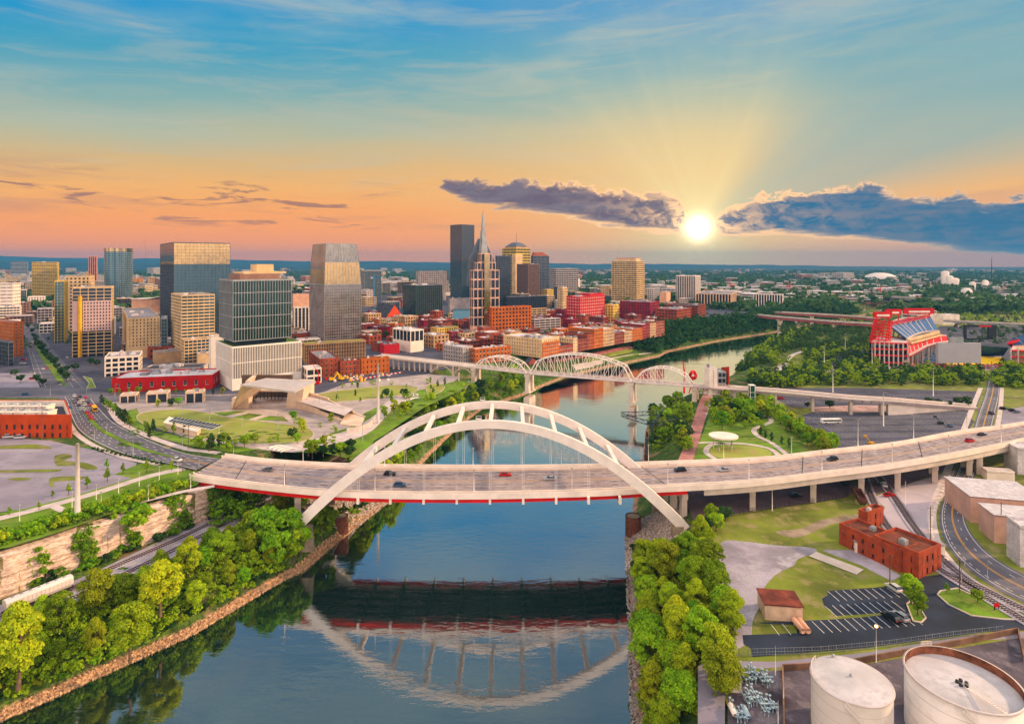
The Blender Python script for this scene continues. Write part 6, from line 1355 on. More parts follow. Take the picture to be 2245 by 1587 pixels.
t = MB(); q = [W(527, 846, gz + 20), W(645, 862, gz + 17), W(692, 838, gz + 19.5), W(583, 832, gz + 21)]
for z0_, z1_ in ((0, 1.0),): t.add([tuple(v) for v in q] + [tuple(v + V3((0, 0, 1))) for v in q], [(3, 2, 1, 0), (4, 5, 6, 7), (0, 1, 5, 4), (1, 2, 6, 5), (2, 3, 7, 6), (3, 0, 4, 7)])
t.build('roof', met, e); t = MB()
for i in range(1, 16): a = q[0].lerp(q[1], i / 16) + V3((0, 0, 1.03)); b = q[3].lerp(q[2], i / 16) + V3((0, 0, 1.03)); t.bar(a, b, .18, .2)
t.build('roof_seams', concs, e)
t = MB(); a0, b0 = W(527, 848, gz + 19.5), W(583, 834, gz + 20); a1, b1 = GL(508, 897), GL(548, 880); t.add([tuple(v) for v in (a0, b0, b1, a1)] + [tuple(v + V3((1, 1, 0))) for v in (a0, b0, b1, a1)], [(0, 1, 2, 3), (7, 6, 5, 4), (0, 3, 7, 4), (1, 5, 6, 2), (0, 4, 5, 1)]); t.build('folded_side', sand, e)
# long low wing to the right of the stage
e2 = empty('support_wing', GL(720, 905), 'long low sandstone wing with sloping green roof right of the stage', 'building')
def quadwall(pts, z0, z1s, m, nm, par):
    t = MB(); 
    for (a, za), (b, zb_) in zip(zip(pts, z1s), zip(pts[1:], z1s[1:])): t.bar((a.x, a.y, (z0 + za) / 2), (b.x, b.y, (z0 + zb_) / 2), 1.0, (za + zb_) / 2 - z0)
    t.build(nm, m, par)
pts = [GL(640, 892), GL(700, 908), GL(755, 926), GL(790, 930)]; quadwall(pts, 18.6, [27, 25, 24, 23.4], sand, 'front_wall', e2); pts2 = [GL(660, 880), GL(720, 893), GL(775, 912), GL(800, 918)]; quadwall(pts2, 18.6, [29, 27, 25, 24], sand, 'rear_wall', e2)
t = MB(); t.add([tuple(v + V3((0, 0, h_))) for v, h_ in ((pts[0], 5), (pts[2], 4), (pts2[2], 4.4), (pts2[0], 5.5))] , [(0, 1, 2, 3)]); t.build('roof', concs, e2)
t = MB(); t.prism([tuple(v)[:2] for v in (GL(745, 932), GL(792, 936), GL(800, 916), GL(760, 910))], 18.9, 24); t.build('end_pavilion', sand, e2)
t = MB(); t.prism([tuple(v)[:2] for v in (GL(692, 925), GL(728, 935), GL(740, 922), GL(706, 914))], 18.9, 22.4); t.build('small_pavilion', concs, e2)
# solar canopy pavilion beside the lawn
e = empty('solar_pavilion', GL(420, 940), 'long pavilion with tilted solar panel canopy at the rim of the oval lawn', 'pavilion')
q = [GL(362, 941), GL(432, 958), GL(440, 948), GL(372, 932)]; t = MB(); t.prism([tuple(v)[:2] for v in q], q[0].z - .2, q[0].z + 3.6); t.build('wall', sand, e); t = MB(); t.prism([tuple(v)[:2] for v in offset([tuple(v)[:2] for v in q], .8)] if False else offset([tuple(v)[:2] for v in q], .8), q[0].z + 3.6, q[0].z + 4.1); t.build('roof', concw, e)
zq = q[0].z + 6; qs = [P(368, 925, zq - 1), P(463, 943, zq - 1), P(488, 933, zq + 1), P(385, 915, zq + 1)]; t = MB(); t.add([tuple(v) for v in qs] + [tuple(v + V3((0, 0, .3))) for v in qs], [(3, 2, 1, 0), (4, 5, 6, 7), (0, 1, 5, 4), (1, 2, 6, 5), (2, 3, 7, 6), (3, 0, 4, 7)]); t.build('canopy_frame', white, e)
for i in range(13):
    for j in range(2):
        f_ = lambda a, b: qs[0].lerp(qs[1], a).lerp(qs[3].lerp(qs[2], a), b) + V3((0, 0, .36)); t = MB(); a0, a1, b0, b1 = (i + .08) / 13, (i + .92) / 13, (j + .05) / 2, (j + .95) / 2; t.quad(f_(a0, b0), f_(a1, b0), f_(a1, b1), f_(a0, b1)); t.build('solar_panel', gl_grey, e)
for a, b in ((.05, .2), (.35, .2), (.65, .2), (.95, .2), (.05, .9), (.5, .9), (.95, .9)):
    v = qs[0].lerp(qs[1], a).lerp(qs[3].lerp(qs[2], a), b); t = MB(); t.tube([(v.x, v.y, q[0].z), v], .12, 5); t.build('post', white, e)
for l, c_, r, by, ty, lb in ((255, 262, 298, 884, 870, 'low flat roofed park kiosk, leftmost of three on the plaza'), (312, 320, 368, 884, 866, 'low park kiosk with dark openings, middle of three on the plaza'), (398, 406, 446, 884, 864, 'low park kiosk with clerestory, rightmost of three on the plaza')): B(lb, l, c_, r, by, ty, 70, 'c', sand, gl_dark, fl=6, bw=6, roofm=concs, units=1, dl=9, name='park_kiosk', cat='kiosk', slabh=.5)
for i in range(4):      # white curved benches
    c0 = GL(608 + i * 9, 985 + i * 2.5); t = MB(); t.tube([c0 + V3((4 * math.cos(a) , 5 * math.sin(a), .5)) for a in [1.2 + j * .25 for j in range(9)]], .4, 6); tag(t.build('curved_bench', white), 'white curved bench wall in the park behind the bridge parapet', 'bench', 'curved benches')
for i in range(3):
    c0 = GL(900 + i * 6, 872 + i * 3); t = MB(); t.tube([c0 + V3((4 * math.cos(a) , 5 * math.sin(a), .6)) for a in [1.2 + j * .25 for j in range(9)]], .5, 6); tag(t.build('curved_bench', white), 'white curved bench wall in the gully beside the tracks', 'bench', 'curved benches by the tracks')
t = MB(); pth = spl([GL(760, 950), GL(790, 945), GL(812, 934), GL(822, 920)], 5, False)
for a, b in zip(pth, pth[1:]): t.bar(a + V3((0, 0, 1.2)), b + V3((0, 0, 1.2)), .6, 3.2)
tag(t.build('retaining_wall', concs), 'curved pale retaining wall between the park path and sloping lawn', 'wall')
# black fence on the left plateau, and under the bridge
def fence(pts, lb, h=1.5, m=darkm, st=2.2, nm='fence'):
    e = empty(nm, pts[0], lb, 'fence'); pn_ = MB(); po = MB()
    for a, b in zip(pts, pts[1:]):
        L = (b - a).length; n_ = max(1, int(L / st))
        for z in (.15, h * .5, h): pn_.bar(a + V3((0, 0, z)), b + V3((0, 0, z)), .05, .06)
        for i in range(n_ * 3): q = a.lerp(b, i / (n_ * 3)); pn_.bar(q, q + V3((0, 0, h)), .04, .04, upv=(1, 0, 0))
        for i in range(n_): q = a.lerp(b, i / n_); po.box(tuple(q), (.12, .12, h + .1))
    pn_.build('railing', m, e); po.build('post_row', m, e)
fence([GL(*q) for q in ((-30, 1195), (40, 1180), (100, 1165), (170, 1148), (235, 1130), (250, 1125))], 'black railing along the plateau above the cliff')
fence([GR(*q) for q in ((1520, 1145), (1600, 1133), (1700, 1115), (1790, 1102), (1858, 1090), (1858, 1075))], 'black fence between the bridge underpass and the grass', 2)
fence([GR(*q) for q in ((1905, 1083), (1908, 1065), (1990, 1060), (2060, 1043))], 'short black fence round the covered lot right of the tracks', 2)
fence([GR(*q) for q in ((1540, 1434), (1640, 1437), (1800, 1432), (1950, 1418), (2090, 1398), (2200, 1386))], 'wire fence between the small car park and the tank farm', 1.8, steel)
# ================================================================ vehicles
CM = [mat('car %s' % nm, c, .3, .3, var=.02, spec=.6) for nm, c in (('white', (.75, .73, .7)), ('silver', (.45, .45, .47)), ('black', (.015, .015, .02)), ('red', (.55, .02, .02)), ('blue', (.06, .12, .22)), ('grey', (.15, .15, .17)))]
tyre = mat('tyre', (.015, .015, .015), .9); redl = mat('tail lamp', (.7, .03, .02), .3); whl = mat('head lamp', (.8, .8, .75), .2)
def car_proto(kind):
    e = empty('parked_car', (0, 0, -500)); L, Wd = (4.6, 1.85); top_, bel = (1.72, 1.05) if kind == 'suv' else (1.42, .92)
    pr = [(-2.3, .35), (-2.32, .8), (-2.2, bel), (2.0 if kind == 'suv' else 1.2, bel), (2.2, bel * .85), (2.32, .7), (2.3, .35)] if kind != 'x' else []
    pr = [(-2.3, .32), (-2.33, .78), (-2.2, bel - .02), (-1.0, bel + .03), (.95, bel + .02), (2.0, bel * .87), (2.28, .68), (2.3, .32)]
    def ext(pr_, w_, w2=None, m=0, ztop=None):
        s_ = MB(); n_ = len(pr_); vs = [(x, -(w_ if z < bel else (w2 or w_)), z) for x, z in pr_] + [(x, (w_ if z < bel else (w2 or w_)), z) for x, z in pr_]
        s_.add(vs, [list(range(n_))[::-1], list(range(n_, 2 * n_))] + [(i, (i + 1) % n_, n_ + (i + 1) % n_, n_ + i) for i in range(n_)], m); return s_
    ext(pr, Wd / 2).build('body', CM[0], e).location = (0, 0, 0)
    cab_ = [(-2.1, bel), (-1.75, top_ - .08), (.3, top_ - .06), (1.15, bel)] if kind == 'suv' else [(-1.75, bel), (-1.1, top_ - .06), (.3, top_ - .06), (1.15, bel)]
    ext(cab_, Wd / 2 - .06, Wd / 2 - .22).build('window', gl_dark, e); r0, r1 = (cab_[1][0] + .02, cab_[2][0] - .02); s_ = MB(); s_.box(((r0 + r1) / 2, 0, top_ - .065), (r1 - r0, Wd - .46, .07)); s_.build('roof', CM[0], e)
    for sx_ in (-1.42, 1.42):
        for sy_ in (-.82, .82): s_ = MB(); s_.lathe([(0, -.11), (.34, -.11), (.34, .11), (0, .11)], n=12); o = s_.build('wheel', tyre, e); o.location = (sx_, sy_, .34); o.rotation_euler.x = math.pi / 2
    for sy_ in (-.65, .65): s_ = MB(); s_.box((2.26, sy_, .62), (.08, .36, .16)); s_.build('headlight', whl, e); s_ = MB(); s_.box((-2.3, sy_, .72), (.06, .34, .16)); s_.build('tail_light', redl, e)
    for o in e.children:
        if o.name.startswith(('body', 'roof')): o.material_slots[0].link = 'OBJECT'; o.material_slots[0].material = CM[0]
    return e
# children were built relative to an empty at z -500: bring them back to the origin of the empty
CP = {}
for kd in ('sedan', 'suv'):
    e_ = car_proto(kd)
    for o in e_.children:
        if not o.name.startswith('wheel'):
            for v in o.data.vertices: v.co.z -= 500
            o.location = (0, 0, 0)
    CP[kd] = e_
upc = set()
CN = ['white', 'silver', 'black', 'red', 'dark blue', 'grey']
def car(p, rz, kd, ci, lb, grp=None, nm='car', s=1.12):
    src = CP[kd]; o = src if kd not in upc else copyobj(src); upc.add(kd); o.name = nm; o.location = p; o.rotation_euler.z = rz; o.scale = (s, s, s); tag(o, lb, 'car', grp)
    if not grp and 'group' in o: del o['group']
    for ch in o.children:
        if ch.name.startswith(('body', 'roof')): ch.material_slots[0].material = CM[ci]
def on_deck(px, fr_):
    u = (px - CX) / F; M_ = [p.lerp(q, fr_) for p, q in zip(N_, F_)]; i = min(range(len(M_) - 1), key=lambda k: abs(M_[k].x / M_[k].y - u)); a, b = M_[i], M_[i + 1]; return V3((u * a.y, a.y, DZ + .03)), math.atan2(b.y - a.y, b.x - a.x)
for px, fr_, kd, ci, fl_, lb in ((587, .62, 'sedan', 5, 1, 'grey car on the bridge deck left of the arch foot'), (855, .72, 'suv', 2, 0, 'black car with red markings on the bridge inside the arch'), (877, .28, 'suv', 4, 0, 'dark blue car on the near lanes of the bridge'), (1108, .72, 'sedan', 3, 0, 'red car on the far lanes at the middle of the bridge'), (1206, .52, 'sedan', 1, 1, 'silver car near the centre line of the bridge'), (1491, .7, 'suv', 2, 1, 'black car on the bridge just right of the arch'), (1588, .62, 'sedan', 1, 1, 'silver car on the bridge right of the black one'), (1825, .56, 'suv', 2, 1, 'dark car on the bridge above the parking lot'), (2126, .42, 'suv', 3, 0, 'dark red car near the right end of the bridge'), (2153, .72, 'sedan', 2, 0, 'black car on the far lanes near the right end of the bridge')):
    p, a = on_deck(px, fr_); car(p, a + math.pi * fl_, kd, ci, lb)
pA, rzA = GL(388, 1015, .9), -.3; pA.z = 26.0; car(pA, -.35, 'sedan', 0, 'white car leaving the bridge on the curved road')
jam = [(163, 870), (175, 871), (187, 873), (168, 878), (181, 879), (193, 884), (174, 885), (186, 889), (173, 890), (180, 895), (198, 890), (188, 902), (191, 907), (197, 913), (200, 919), (165, 883), (177, 900), (153, 895)]
for i, (px, py) in enumerate(jam): ci = [0, 2, 3, 2, 0, 2, 0, 0, 2, 1, 3, 0, 3, 3, 3, 5, 1, 4][i]; car(GL(px, py, .17), 2.25 + max(0, (py - 880)) * .004, 'suv' if i % 3 == 0 else 'sedan', ci, f'{CN[ci]} car queueing at the crossing on the curved road', 'cars queueing at the crossing')
for i, (px, py) in enumerate([(104, 808), (94, 810), (106, 820), (130, 840), (132, 845), (155, 812), (152, 822), (69, 760), (72, 752), (88, 755), (110, 765), (60, 730), (147, 785), (160, 835)]): ci = [3, 0, 1, 2, 1, 0, 5, 3, 0, 1, 2, 3, 0, 1][i]; car(GL(px, py, .12), 2.34, 'sedan', ci, f'{CN[ci]} car driving on the tree lined boulevard', 'cars on the boulevard')
for i, (px, py) in enumerate([(35, 826), (41, 828), (72, 832), (70, 821), (50, 798), (52, 790), (20, 960), (45, 961), (57, 867)]): ci = [0, 0, 3, 0, 0, 3, 0, 0, 4][i]; car(GL(px, py, .1), .2, 'suv', ci, f'{CN[ci]} car parked in the lots at the left', 'cars parked at the left')
for i in range(12): ci = (i * 5) % 6; car(GR(1858 + i * 8.2, 819, .1), 1.5, 'sedan', ci, f'{CN[ci]} car parked in the line before the stadium', 'cars parked before the stadium')
for i in range(14): ci = (i * 7 + 1) % 6; car(GR(TR.uniform(1765, 1850), TR.choice([795, 802, 808]), .1), .4, 'sedan', ci, f'{CN[ci]} car parked in the riverside stadium lot', 'cars in the stadium lot')
for px, py, kd, ci, rz, lb in ((1712, 875, 'suv', 3, .2, 'red pickup under the footbridge ramp'), (2083, 935, 'sedan', 4, 1.2, 'small blue car alone in the dark parking lot'), (2173, 908, 'suv', 2, 1.3, 'dark van driving away on the riverside road'), (2220, 902, 'suv', 2, 0, 'black car in the side lot, right one'), (2200, 898, 'suv', 2, 0, 'black car in the side lot, left one'), (1938, 1066, 'suv', 0, 1.2, 'white car standing between the bridge columns'), (1950, 1088, 'sedan', 3, .2, 'red car beside the black fence under the bridge'), (1745, 1090, 'suv', 2, .2, 'black car in the shade under the bridge'), (1959, 1293, 'suv', 0, 1.75, 'white car parked at the upper row of the small car park'), (1953, 1358, 'suv', 2, 1.85, 'black car parked in the middle row of the small car park'), (1972, 1356, 'suv', 1, 1.85, 'silver car parked beside the black one'), (2230, 905, 'sedan', 5, .3, 'grey car at the right frame edge in the side lot'), (840 - 92, 903, 'suv', 0, .2, 'white van parked behind the long low wing'), (731, 899, 'suv', 2, .2, 'black van parked behind the long low wing')): car((GR if px > 1400 else GL)(px, py, .14), rz, kd, ci, lb)
def bus(p, rz, m, lb, L=9, nm='bus', cat='bus'):
    e = empty(nm, p, lb, cat, rz=0); R_ = Matrix.Rotation(rz, 4, 'Z'); e.rotation_euler.z = 0
    def loc(mb): mb.v = [tuple(Vector(p) + R_ @ Vector(v)) for v in mb.v]; return mb
    t = MB(); t.box((0, 0, .5), (L, 2.5, 2.3)); t.box((0, 0, 2.8), (L * .97, 2.3, .25)); loc(t).build('body', m, e)
    t = MB(); t.box((0, 0, 1.5), (L * .9, 2.54, .9)); t.box((L / 2, 0, 1.3), (.06, 2.2, 1.2)); loc(t).build('window', gl_dark, e)
    for sx_ in (-L * .3, L * .3):
        for sy_ in (-1.2, 1.2): t = MB(); t.tube([(sx_, sy_ - .15, .5), (sx_, sy_ + .15, .5)], .5, 10); loc(t).build('wheel', tyre, e)
    return e
bus(GL(207, 901, .17), -.86, yellow, 'yellow bus on the curved road beside the queueing cars')
bus(GR(1822, 928, .1), .05, mat('trailer white', (.85, .8, .75), .5), 'long white trailer parked alone in the dark lot', 13, 'trailer', 'trailer'); bus(GR(1878, 1052, .1), -.9, mat('blue truck', (.03, .12, .2), .5), 'dark blue truck in the shade of the bridge beside the siding', 9, 'truck', 'truck')
# lifting platform and carts in the dark lot
for px, py, m_, lb in ((1910, 975, yellow, 'yellow cherry picker with raised basket in the dark lot'), (2062, 930, darkm, 'dark utility cart with open top in the dark lot')):
    p = GR(px, py, .1); e = empty('work_lift', p, lb, 'work lift'); t = MB(); t.box(tuple(p + V3((0, 0, .5))), (3, 1.8, 1)); t.build('chassis', m_, e); t = MB(); t.bar(p + V3((0, 0, 1.4)), p + V3((-2.4, 1, 4.2)), .35, .35); t.build('boom', m_, e); t = MB(); t.box(tuple(p + V3((-2.8, 1, 4))), (1.6, 1, 1.0)); t.build('basket', m_, e)
    for sx_ in (-1, 1):
        for sy_ in (-.8, .8): t = MB(); t.tube([p + V3((sx_, sy_ - .15, .4)), p + V3((sx_, sy_ + .15, .4))], .4, 8); t.build('wheel', tyre, e)
# railway wagons
def wagon(pa, pb, lb, m, L, hopper=True):
    d_ = (pb - pa); d_.z = 0; d_.normalize(); nn = V3((-d_.y, d_.x, 0)); c = pa; e = empty('railway_wagon', c, lb, 'railway wagon'); z0 = c.z + 1.6; up = V3((0, 0, 1)); t = MB(); n_ = 10; sec = []
    if hopper:
        pr = [(-1.0, .2), (-1.62, 1.2), (-1.62, 2.9), (-1.25, 3.35), (-.6, 3.55), (.6, 3.55), (1.25, 3.35), (1.62, 2.9), (1.62, 1.2), (1.0, .2)]; k_ = len(pr)
        for f_, sc_ in ((0, .86), (.03, 1), (.97, 1), (1, .86)): sec.append([c + d_ * (f_ - .5) * L + nn * x * (1 if sc_ == 1 else .96) + up * (1.6 + (z if z > 1 else z + (0 if sc_ == 1 else .9))) for x, z in pr])
        vs = [v for s_ in sec for v in s_]; fs = [(i * k_ + j, i * k_ + (j + 1) % k_, (i + 1) * k_ + (j + 1) % k_, (i + 1) * k_ + j) for i in range(3) for j in range(k_)] + [list(range(k_))[::-1], list(range(3 * k_, 4 * k_))]; t.add(vs, fs); t.build('body', m, e)
        t = MB()
        for i in range(15): f_ = (i + .5) / 15 - .5; [t.bar(c + d_ * f_ * L * .95 + nn * s * 1.66 + up * 2.8, c + d_ * f_ * L * .95 + nn * s * 1.66 + up * 4.5, .1, .12, upv=tuple(d_)) for s in (-1, 1)]
        t.build('side_ribs', m, e); 
        for i in range(7): t = MB(); q = c + d_ * ((i + .5) / 7 - .5) * L * .9 + up * 5.15; t.lathe([(0, .12), (.4, .12), (.45, 0)], tuple(q), 10); t.build('hatch', steel, e)
    else:
        a, b = c - d_ * L / 2, c + d_ * L / 2
        for s in (-1, 1): t.bar(a + nn * s * 1.5 + up * 2.5, b + nn * s * 1.5 + up * 2.5, .15, 2.2)
        for q in (a, b): t.bar(q - nn * 1.5 + up * 2.5, q + nn * 1.5 + up * 2.5, .15, 2.2)
        t.bar(a + up * 1.5, b + up * 1.5, 3, .3); t.build('body', m, e); t = MB()
        for i in range(9): f_ = (i + .5) / 9 - .5; [t.bar(c + d_ * f_ * L + nn * s * 1.6 + up * 1.4, c + d_ * f_ * L + nn * s * 1.6 + up * 3.6, .14, .14, upv=tuple(d_)) for s in (-1, 1)]
        t.build('side_ribs', m, e)
    t = MB(); t.bar(c - d_ * (L / 2 + .4) + up * 1.35, c + d_ * (L / 2 + .4) + up * 1.35, 2.2, .35); t.build('underframe', darkm, e)
    for f_ in (-.38, .38):
        t = MB(); q = c + d_ * f_ * L + up * .95
        for s in (-.75, .75):
            for w_ in (-.9, .9): t.tube([q + nn * (s - .08) + d_ * w_, q + nn * (s + .08) + d_ * w_], .45, 10)
        t.bar(q - d_ * 1.3, q + d_ * 1.3, 1.9, .4); t.build('bogie', darkm, e)
ta, tb_ = P(20, 1345, 10.2), P(140, 1300, 10.2); dr_ = (tb_ - ta).normalized(); wagon(P(86, 1322, 10.2), tb_, 'white covered hopper wagon on the track below the cliff', mat('hopper white', (.68, .62, .6), .6, var=.06), 17.5); wagon(P(86, 1322, 10.2) - dr_ * 19.4, tb_, 'second hopper wagon with rusty roof cut by the left frame edge', mat('hopper rusty', (.55, .45, .42), .7, var=.3, vs=.4, c2=(.3, .1, .06)), 17)
wagon(GR(1885, 1100, .2), GR(1895, 1118, .2), 'rusty open gondola wagon behind the small brick building', mat('gondola rust', (.1, .045, .035), .85, var=.3), 12, False)
wagon(GR(1846, 1062, .2), GR(1880, 1095, .2), 'dark open wagon standing in the shade under the bridge', darkm, 10, False)
# ================================================================ lower right: brick building, shed, tanks, pipes
def prismB(lb, Lp, Cp, Rp, by, ty, a, wall, rf, style='p', name='building', **kw): return B(lb, Lp, Cp, Rp, by, ty, a, style, wall, gl_dark, roofm=rf, name=name, frame=darkm, **kw)
brk2 = mat('weathered red brick', (.36, .075, .04), .85, var=.2, vs=.3, fine=.25, c2=(.28, .07, .05))
prismB('two storey orange brick building with dark brown roof beside the siding', 1960, 2014, 2063, 1269, 1220, 62, brk2, roofbr, fl=3.7, bw=3.4, wf=.3, hf=.45, units=1, dl=14.5)
e, pl, z0, z1 = prismB('long lower rear part of the orange brick building with brown roof', 1900, 1972, 2000, 1255, 1212, 66, brk2, roofbr, fl=4, bw=4, wf=.22, hf=.35, units=1, dl=22, dr=10)
prismB('small square orange brick building with brown roof beside the wagon', 1882, 1902, 1937, 1163, 1130, 60, brk2, roofbr, fl=3.6, bw=3.5, wf=.28, hf=.45, units=1)
B('small windowless cream shed with rusty brown roof near the small car park', 1675, 1677, 1760, 1358, 1327, 98, 's', mat('cream shed wall', (.68, .5, .38), .85, var=.15, vs=.3), roofm=mat('rusty shed roof', (.18, .05, .035), .85, var=.3, vs=.3), units=0, dl=8, flat=True, name='shed', cat='shed')
B('little white equipment box beside the brick building', 1874, 1876, 1893, 1211, 1190, 95, 's', concw, units=0, dl=3, flat=True, name='equipment_shed', cat='shed')
for i, px in enumerate((1753, 1765)): c = GR(px, 1382, .1); t = MB(); t.tube([c + V3((0, -2, 1.0)), c + V3((0, 3.5, 1.0))], .75, 12); o = t.build('gas_tank', peach, loc=c); tag(o, 'pink horizontal gas tank beside the cream shed, ' + ('left' if i == 0 else 'right') + ' one of two', 'tank', 'horizontal gas tanks'); t = MB(); t.box(tuple(c + V3((0, -1.2, 0))), (1, .3, .5)); t.box(tuple(c + V3((0, 2.4, 0))), (1, .3, .5)); t.build('saddle', conc, o)
c = GR(1565, 1258, 0); e = empty('dumpster', c, 'green dumpster at the edge of the gravel yard', 'dumpster'); t = MB(); t.box(tuple(c), (1.9, 1.5, 1.4), .3, tp=1.1); t.build('bin', mat('dumpster green', (.02, .12, .04), .6), e); t = MB(); t.box(tuple(c + V3((0, 0, 1.42))), (2.1, 1.7, .1), .3); t.build('lid', darkm, e)
tankw = mat('tank white', (.80, .72, .67), .55, var=.07, vs=.08, c2=(.70, .62, .57)); tankr = mat('tank rusty inner wall', (.2, .08, .05), .8, var=.4, vs=.4); gw = mat('tank roof grey', (.56, .53, .54), .6, var=.1, vs=.15, c2=(.48, .44, .44))
def tank(px, cy_, hw, zt, lb, floating):
    c = P(px, cy_, zt); r = hw / F * c.y; e = empty('storage_tank', (c.x, c.y, 12), lb, 'storage tank'); c0 = (c.x, c.y, 0)
    t = MB()
    if floating: t.lathe([(r, 12), (r, zt), (r - .12, zt), (r - .12, zt - .4)], c0, 72); t.build('shell', tankw, e); t = MB(); t.lathe([(r - .13, zt), (r - .13, zt - 2.2)], c0, 72); t.build('inner_wall', tankr, e); t = MB(); t.lathe([(r - .14, zt - 1.8), (r - .5, zt - 1.75), (.01, zt - 1.5)], c0, 72); t.build('floating_roof', gw, e)
    else: t.lathe([(r, 12), (r, zt)], c0, 72); t.build('shell', tankw, e); t = MB(); t.lathe([(r + .05, zt - .02), (r * .5, zt + .5), (.01, zt + .75)], c0, 72); t.build('roof', gw, e)
    t = MB()
    for k in range(1, 5): z = 12 + (zt - 12) * k / 5; t.lathe([(r + .015, z), (r + .03, z + .05), (r + .015, z + .1)], c0, 72)
    t.build('weld_seams', concs, e); t = MB(); t.lathe([(r + .05, zt - .25), (r + .28, zt - .2), (r + .28, zt - .05), (r + .05, zt)], c0, 72); t.build('rim_girder', concs, e)
    t = MB(); n_ = 30      # spiral stair
    for k in range(n_):
        a = -2.2 + 1.15 * k / n_; z = zt - .6 - 9 * k / n_ ; t.box((c.x + math.cos(a) * (r + .5), c.y + math.sin(a) * (r + .5), z), (.9, .35, .08), a)
    for k in range(n_):
        a, a2 = -2.2 + 1.15 * k / n_, -2.2 + 1.15 * (k + 1) / n_; z, z2 = zt - .6 - 9 * k / n_, zt - .6 - 9 * (k + 1) / n_
        f_ = lambda A, Z: V3((c.x + math.cos(A) * (r + .95), c.y + math.sin(A) * (r + .95), Z)); t.bar(f_(a, z + 1), f_(a2, z2 + 1), .06, .06); t.bar(f_(a, z), f_(a2, z2), .08, .25)
    t.build('spiral_stair', tankw, e); t = MB()
    a0, a1 = (2.2, 3.6) if not floating else (1.5, 1.75); prev = None
    for k in range(9):
        a = a0 + (a1 - a0) * k / 8; q = V3((c.x + math.cos(a) * (r - .1), c.y + math.sin(a) * (r - .1), zt)); t.bar(q, q + V3((0, 0, 1.1)), .07, .07, upv=(1, 0, 0))
        if prev: t.bar(prev + V3((0, 0, 1.1)), q + V3((0, 0, 1.1)), .07, .07); t.bar(prev + V3((0, 0, .6)), q + V3((0, 0, .6)), .05, .05)
        prev = q
    t.build('guard_rail', concw, e)
    if floating:
        t = MB(); A_, B_ = V3((c.x + .8, c.y - r + .3, zt + .1)), V3((c.x, c.y - 1, zt - 1.4)); 
        for s in (-.35, .35): t.bar(A_ + V3((s, 0, 0)), B_ + V3((s, 0, 0)), .08, .1); t.bar(A_ + V3((s, 0, .9)), B_ + V3((s, 0, .9)), .05, .05)
        for k in range(16): q = A_.lerp(B_, k / 15); t.bar(q - V3((.35, 0, 0)), q + V3((.35, 0, 0)), .25, .05)
        t.build('rolling_ladder', concw, e); t = MB()
        for k in range(5): a = k * 1.256; t.lathe([(0, .5), (.35, .5), (.4, 0)], (c.x + math.cos(a) * .9, c.y + math.sin(a) * .9, zt - 1.5), 12)
        t.build('roof_fittings', darkm, e)
    else: t = MB(); t.lathe([(0, .5), (.3, .45), (.32, 0)], (c.x, c.y, zt + .7), 12); t.lathe([(0, .6), (.4, .5), (.25, 0)], (c.x, c.y + r * .93, zt + .15), 10); t.build('vent', steel, e)
tank(1866, 1489, 79, 25.5, 'white cylindrical storage tank with flat conical roof', False); tank(2110, 1484, 107, 27, 'larger white storage tank with sunken roof and rusty inner wall', True)
# bund wall
t = MB(); pth = [GR(*q) for q in ((1720, 1640), (1716, 1470), (1850, 1462), (1950, 1442), (2100, 1415), (2232, 1388), (2245, 1450))]
for a, b in zip(pth, pth[1:]): t.bar(a + V3((0, 0, .8)), b + V3((0, 0, .8)), .35, 1.7)
tag(t.build('bund_wall', mat('stained wall', (.22, .13, .09), .9, var=.3)), 'low stained containment wall around the two storage tanks', 'wall')
# pale blue pipework
pb = mat('pale blue pipe paint', (.36, .46, .52), .5, var=.08, vs=1)
def pipes(px, py, lb, n_, seed):
    c = GR(px, py, 0); e = empty('pipe_manifold', c, lb, 'pipework', 'pale blue pipework units'); g_ = random.Random(seed); hz = MB(); vt = MB(); va = MB()
    for i in range(n_):
        x = c.x + (i - n_ / 2) * .75; y0, y1 = c.y + g_.uniform(-1.5, 0), c.y + g_.uniform(2.5, 5); z = c.z + g_.choice([.5, .8, 1.2]); hz.tube([(x, y0, z), (x, y1, z)], .16, 8)
        for y in (y0, (y0 + y1) / 2, y1): vt.tube([(x, y, c.z), (x, y, z + g_.uniform(.1, .9))], .11, 6); va = MB(); va.lathe([(0, .0), (.34, .02), (.34, .12), (0, .14)], (x, y, z + g_.uniform(.2, .9)), 10); va.build('valve', pb, e)
    for z in (.5, 1.1): hz.tube([(c.x - n_ * .4, c.y + z, c.z + z), (c.x + n_ * .4, c.y + z, c.z + z)], .2, 8)
    hz.build('pipe_run', pb, e); vt.build('risers', pb, e)
for q in ((1648, 1490, 'pale blue pipework at the back of the pump yard', 5, 1), (1685, 1500, 'pale blue pipe stand beside the slim poles', 4, 2), (1655, 1545, 'pale blue valve rows in the middle of the pump yard', 5, 3), (1690, 1560, 'pale blue valve rows next to the dark yard wall', 5, 4), (1630, 1580, 'pale blue pump group at the front of the pump yard', 4, 5)): pipes(*q)
for px, py, lb in ((1606, 1565, 'white horizontal vessel left in the pump yard'), (1636, 1570, 'pale blue horizontal vessel at the front of the pump yard')): c = GR(px, py, .1); t = MB(); t.tube([c + V3((0, -1.6, .9)), c + V3((0, -1.4, .9)), c + V3((0, 1.6, .9)), c + V3((0, 1.8, .9))], [.3, .6, .6, .3], 12); tag(t.build('pressure_vessel', concw if px < 1620 else pb, loc=c), lb, 'vessel')
B('small white ribbed pump house in the pipe yard', 1594, 1596, 1625, 1517, 1495, 98, 's', concw, units=0, roofm=steel, flat=True, dl=4.5, name='pump_house', cat='shed')
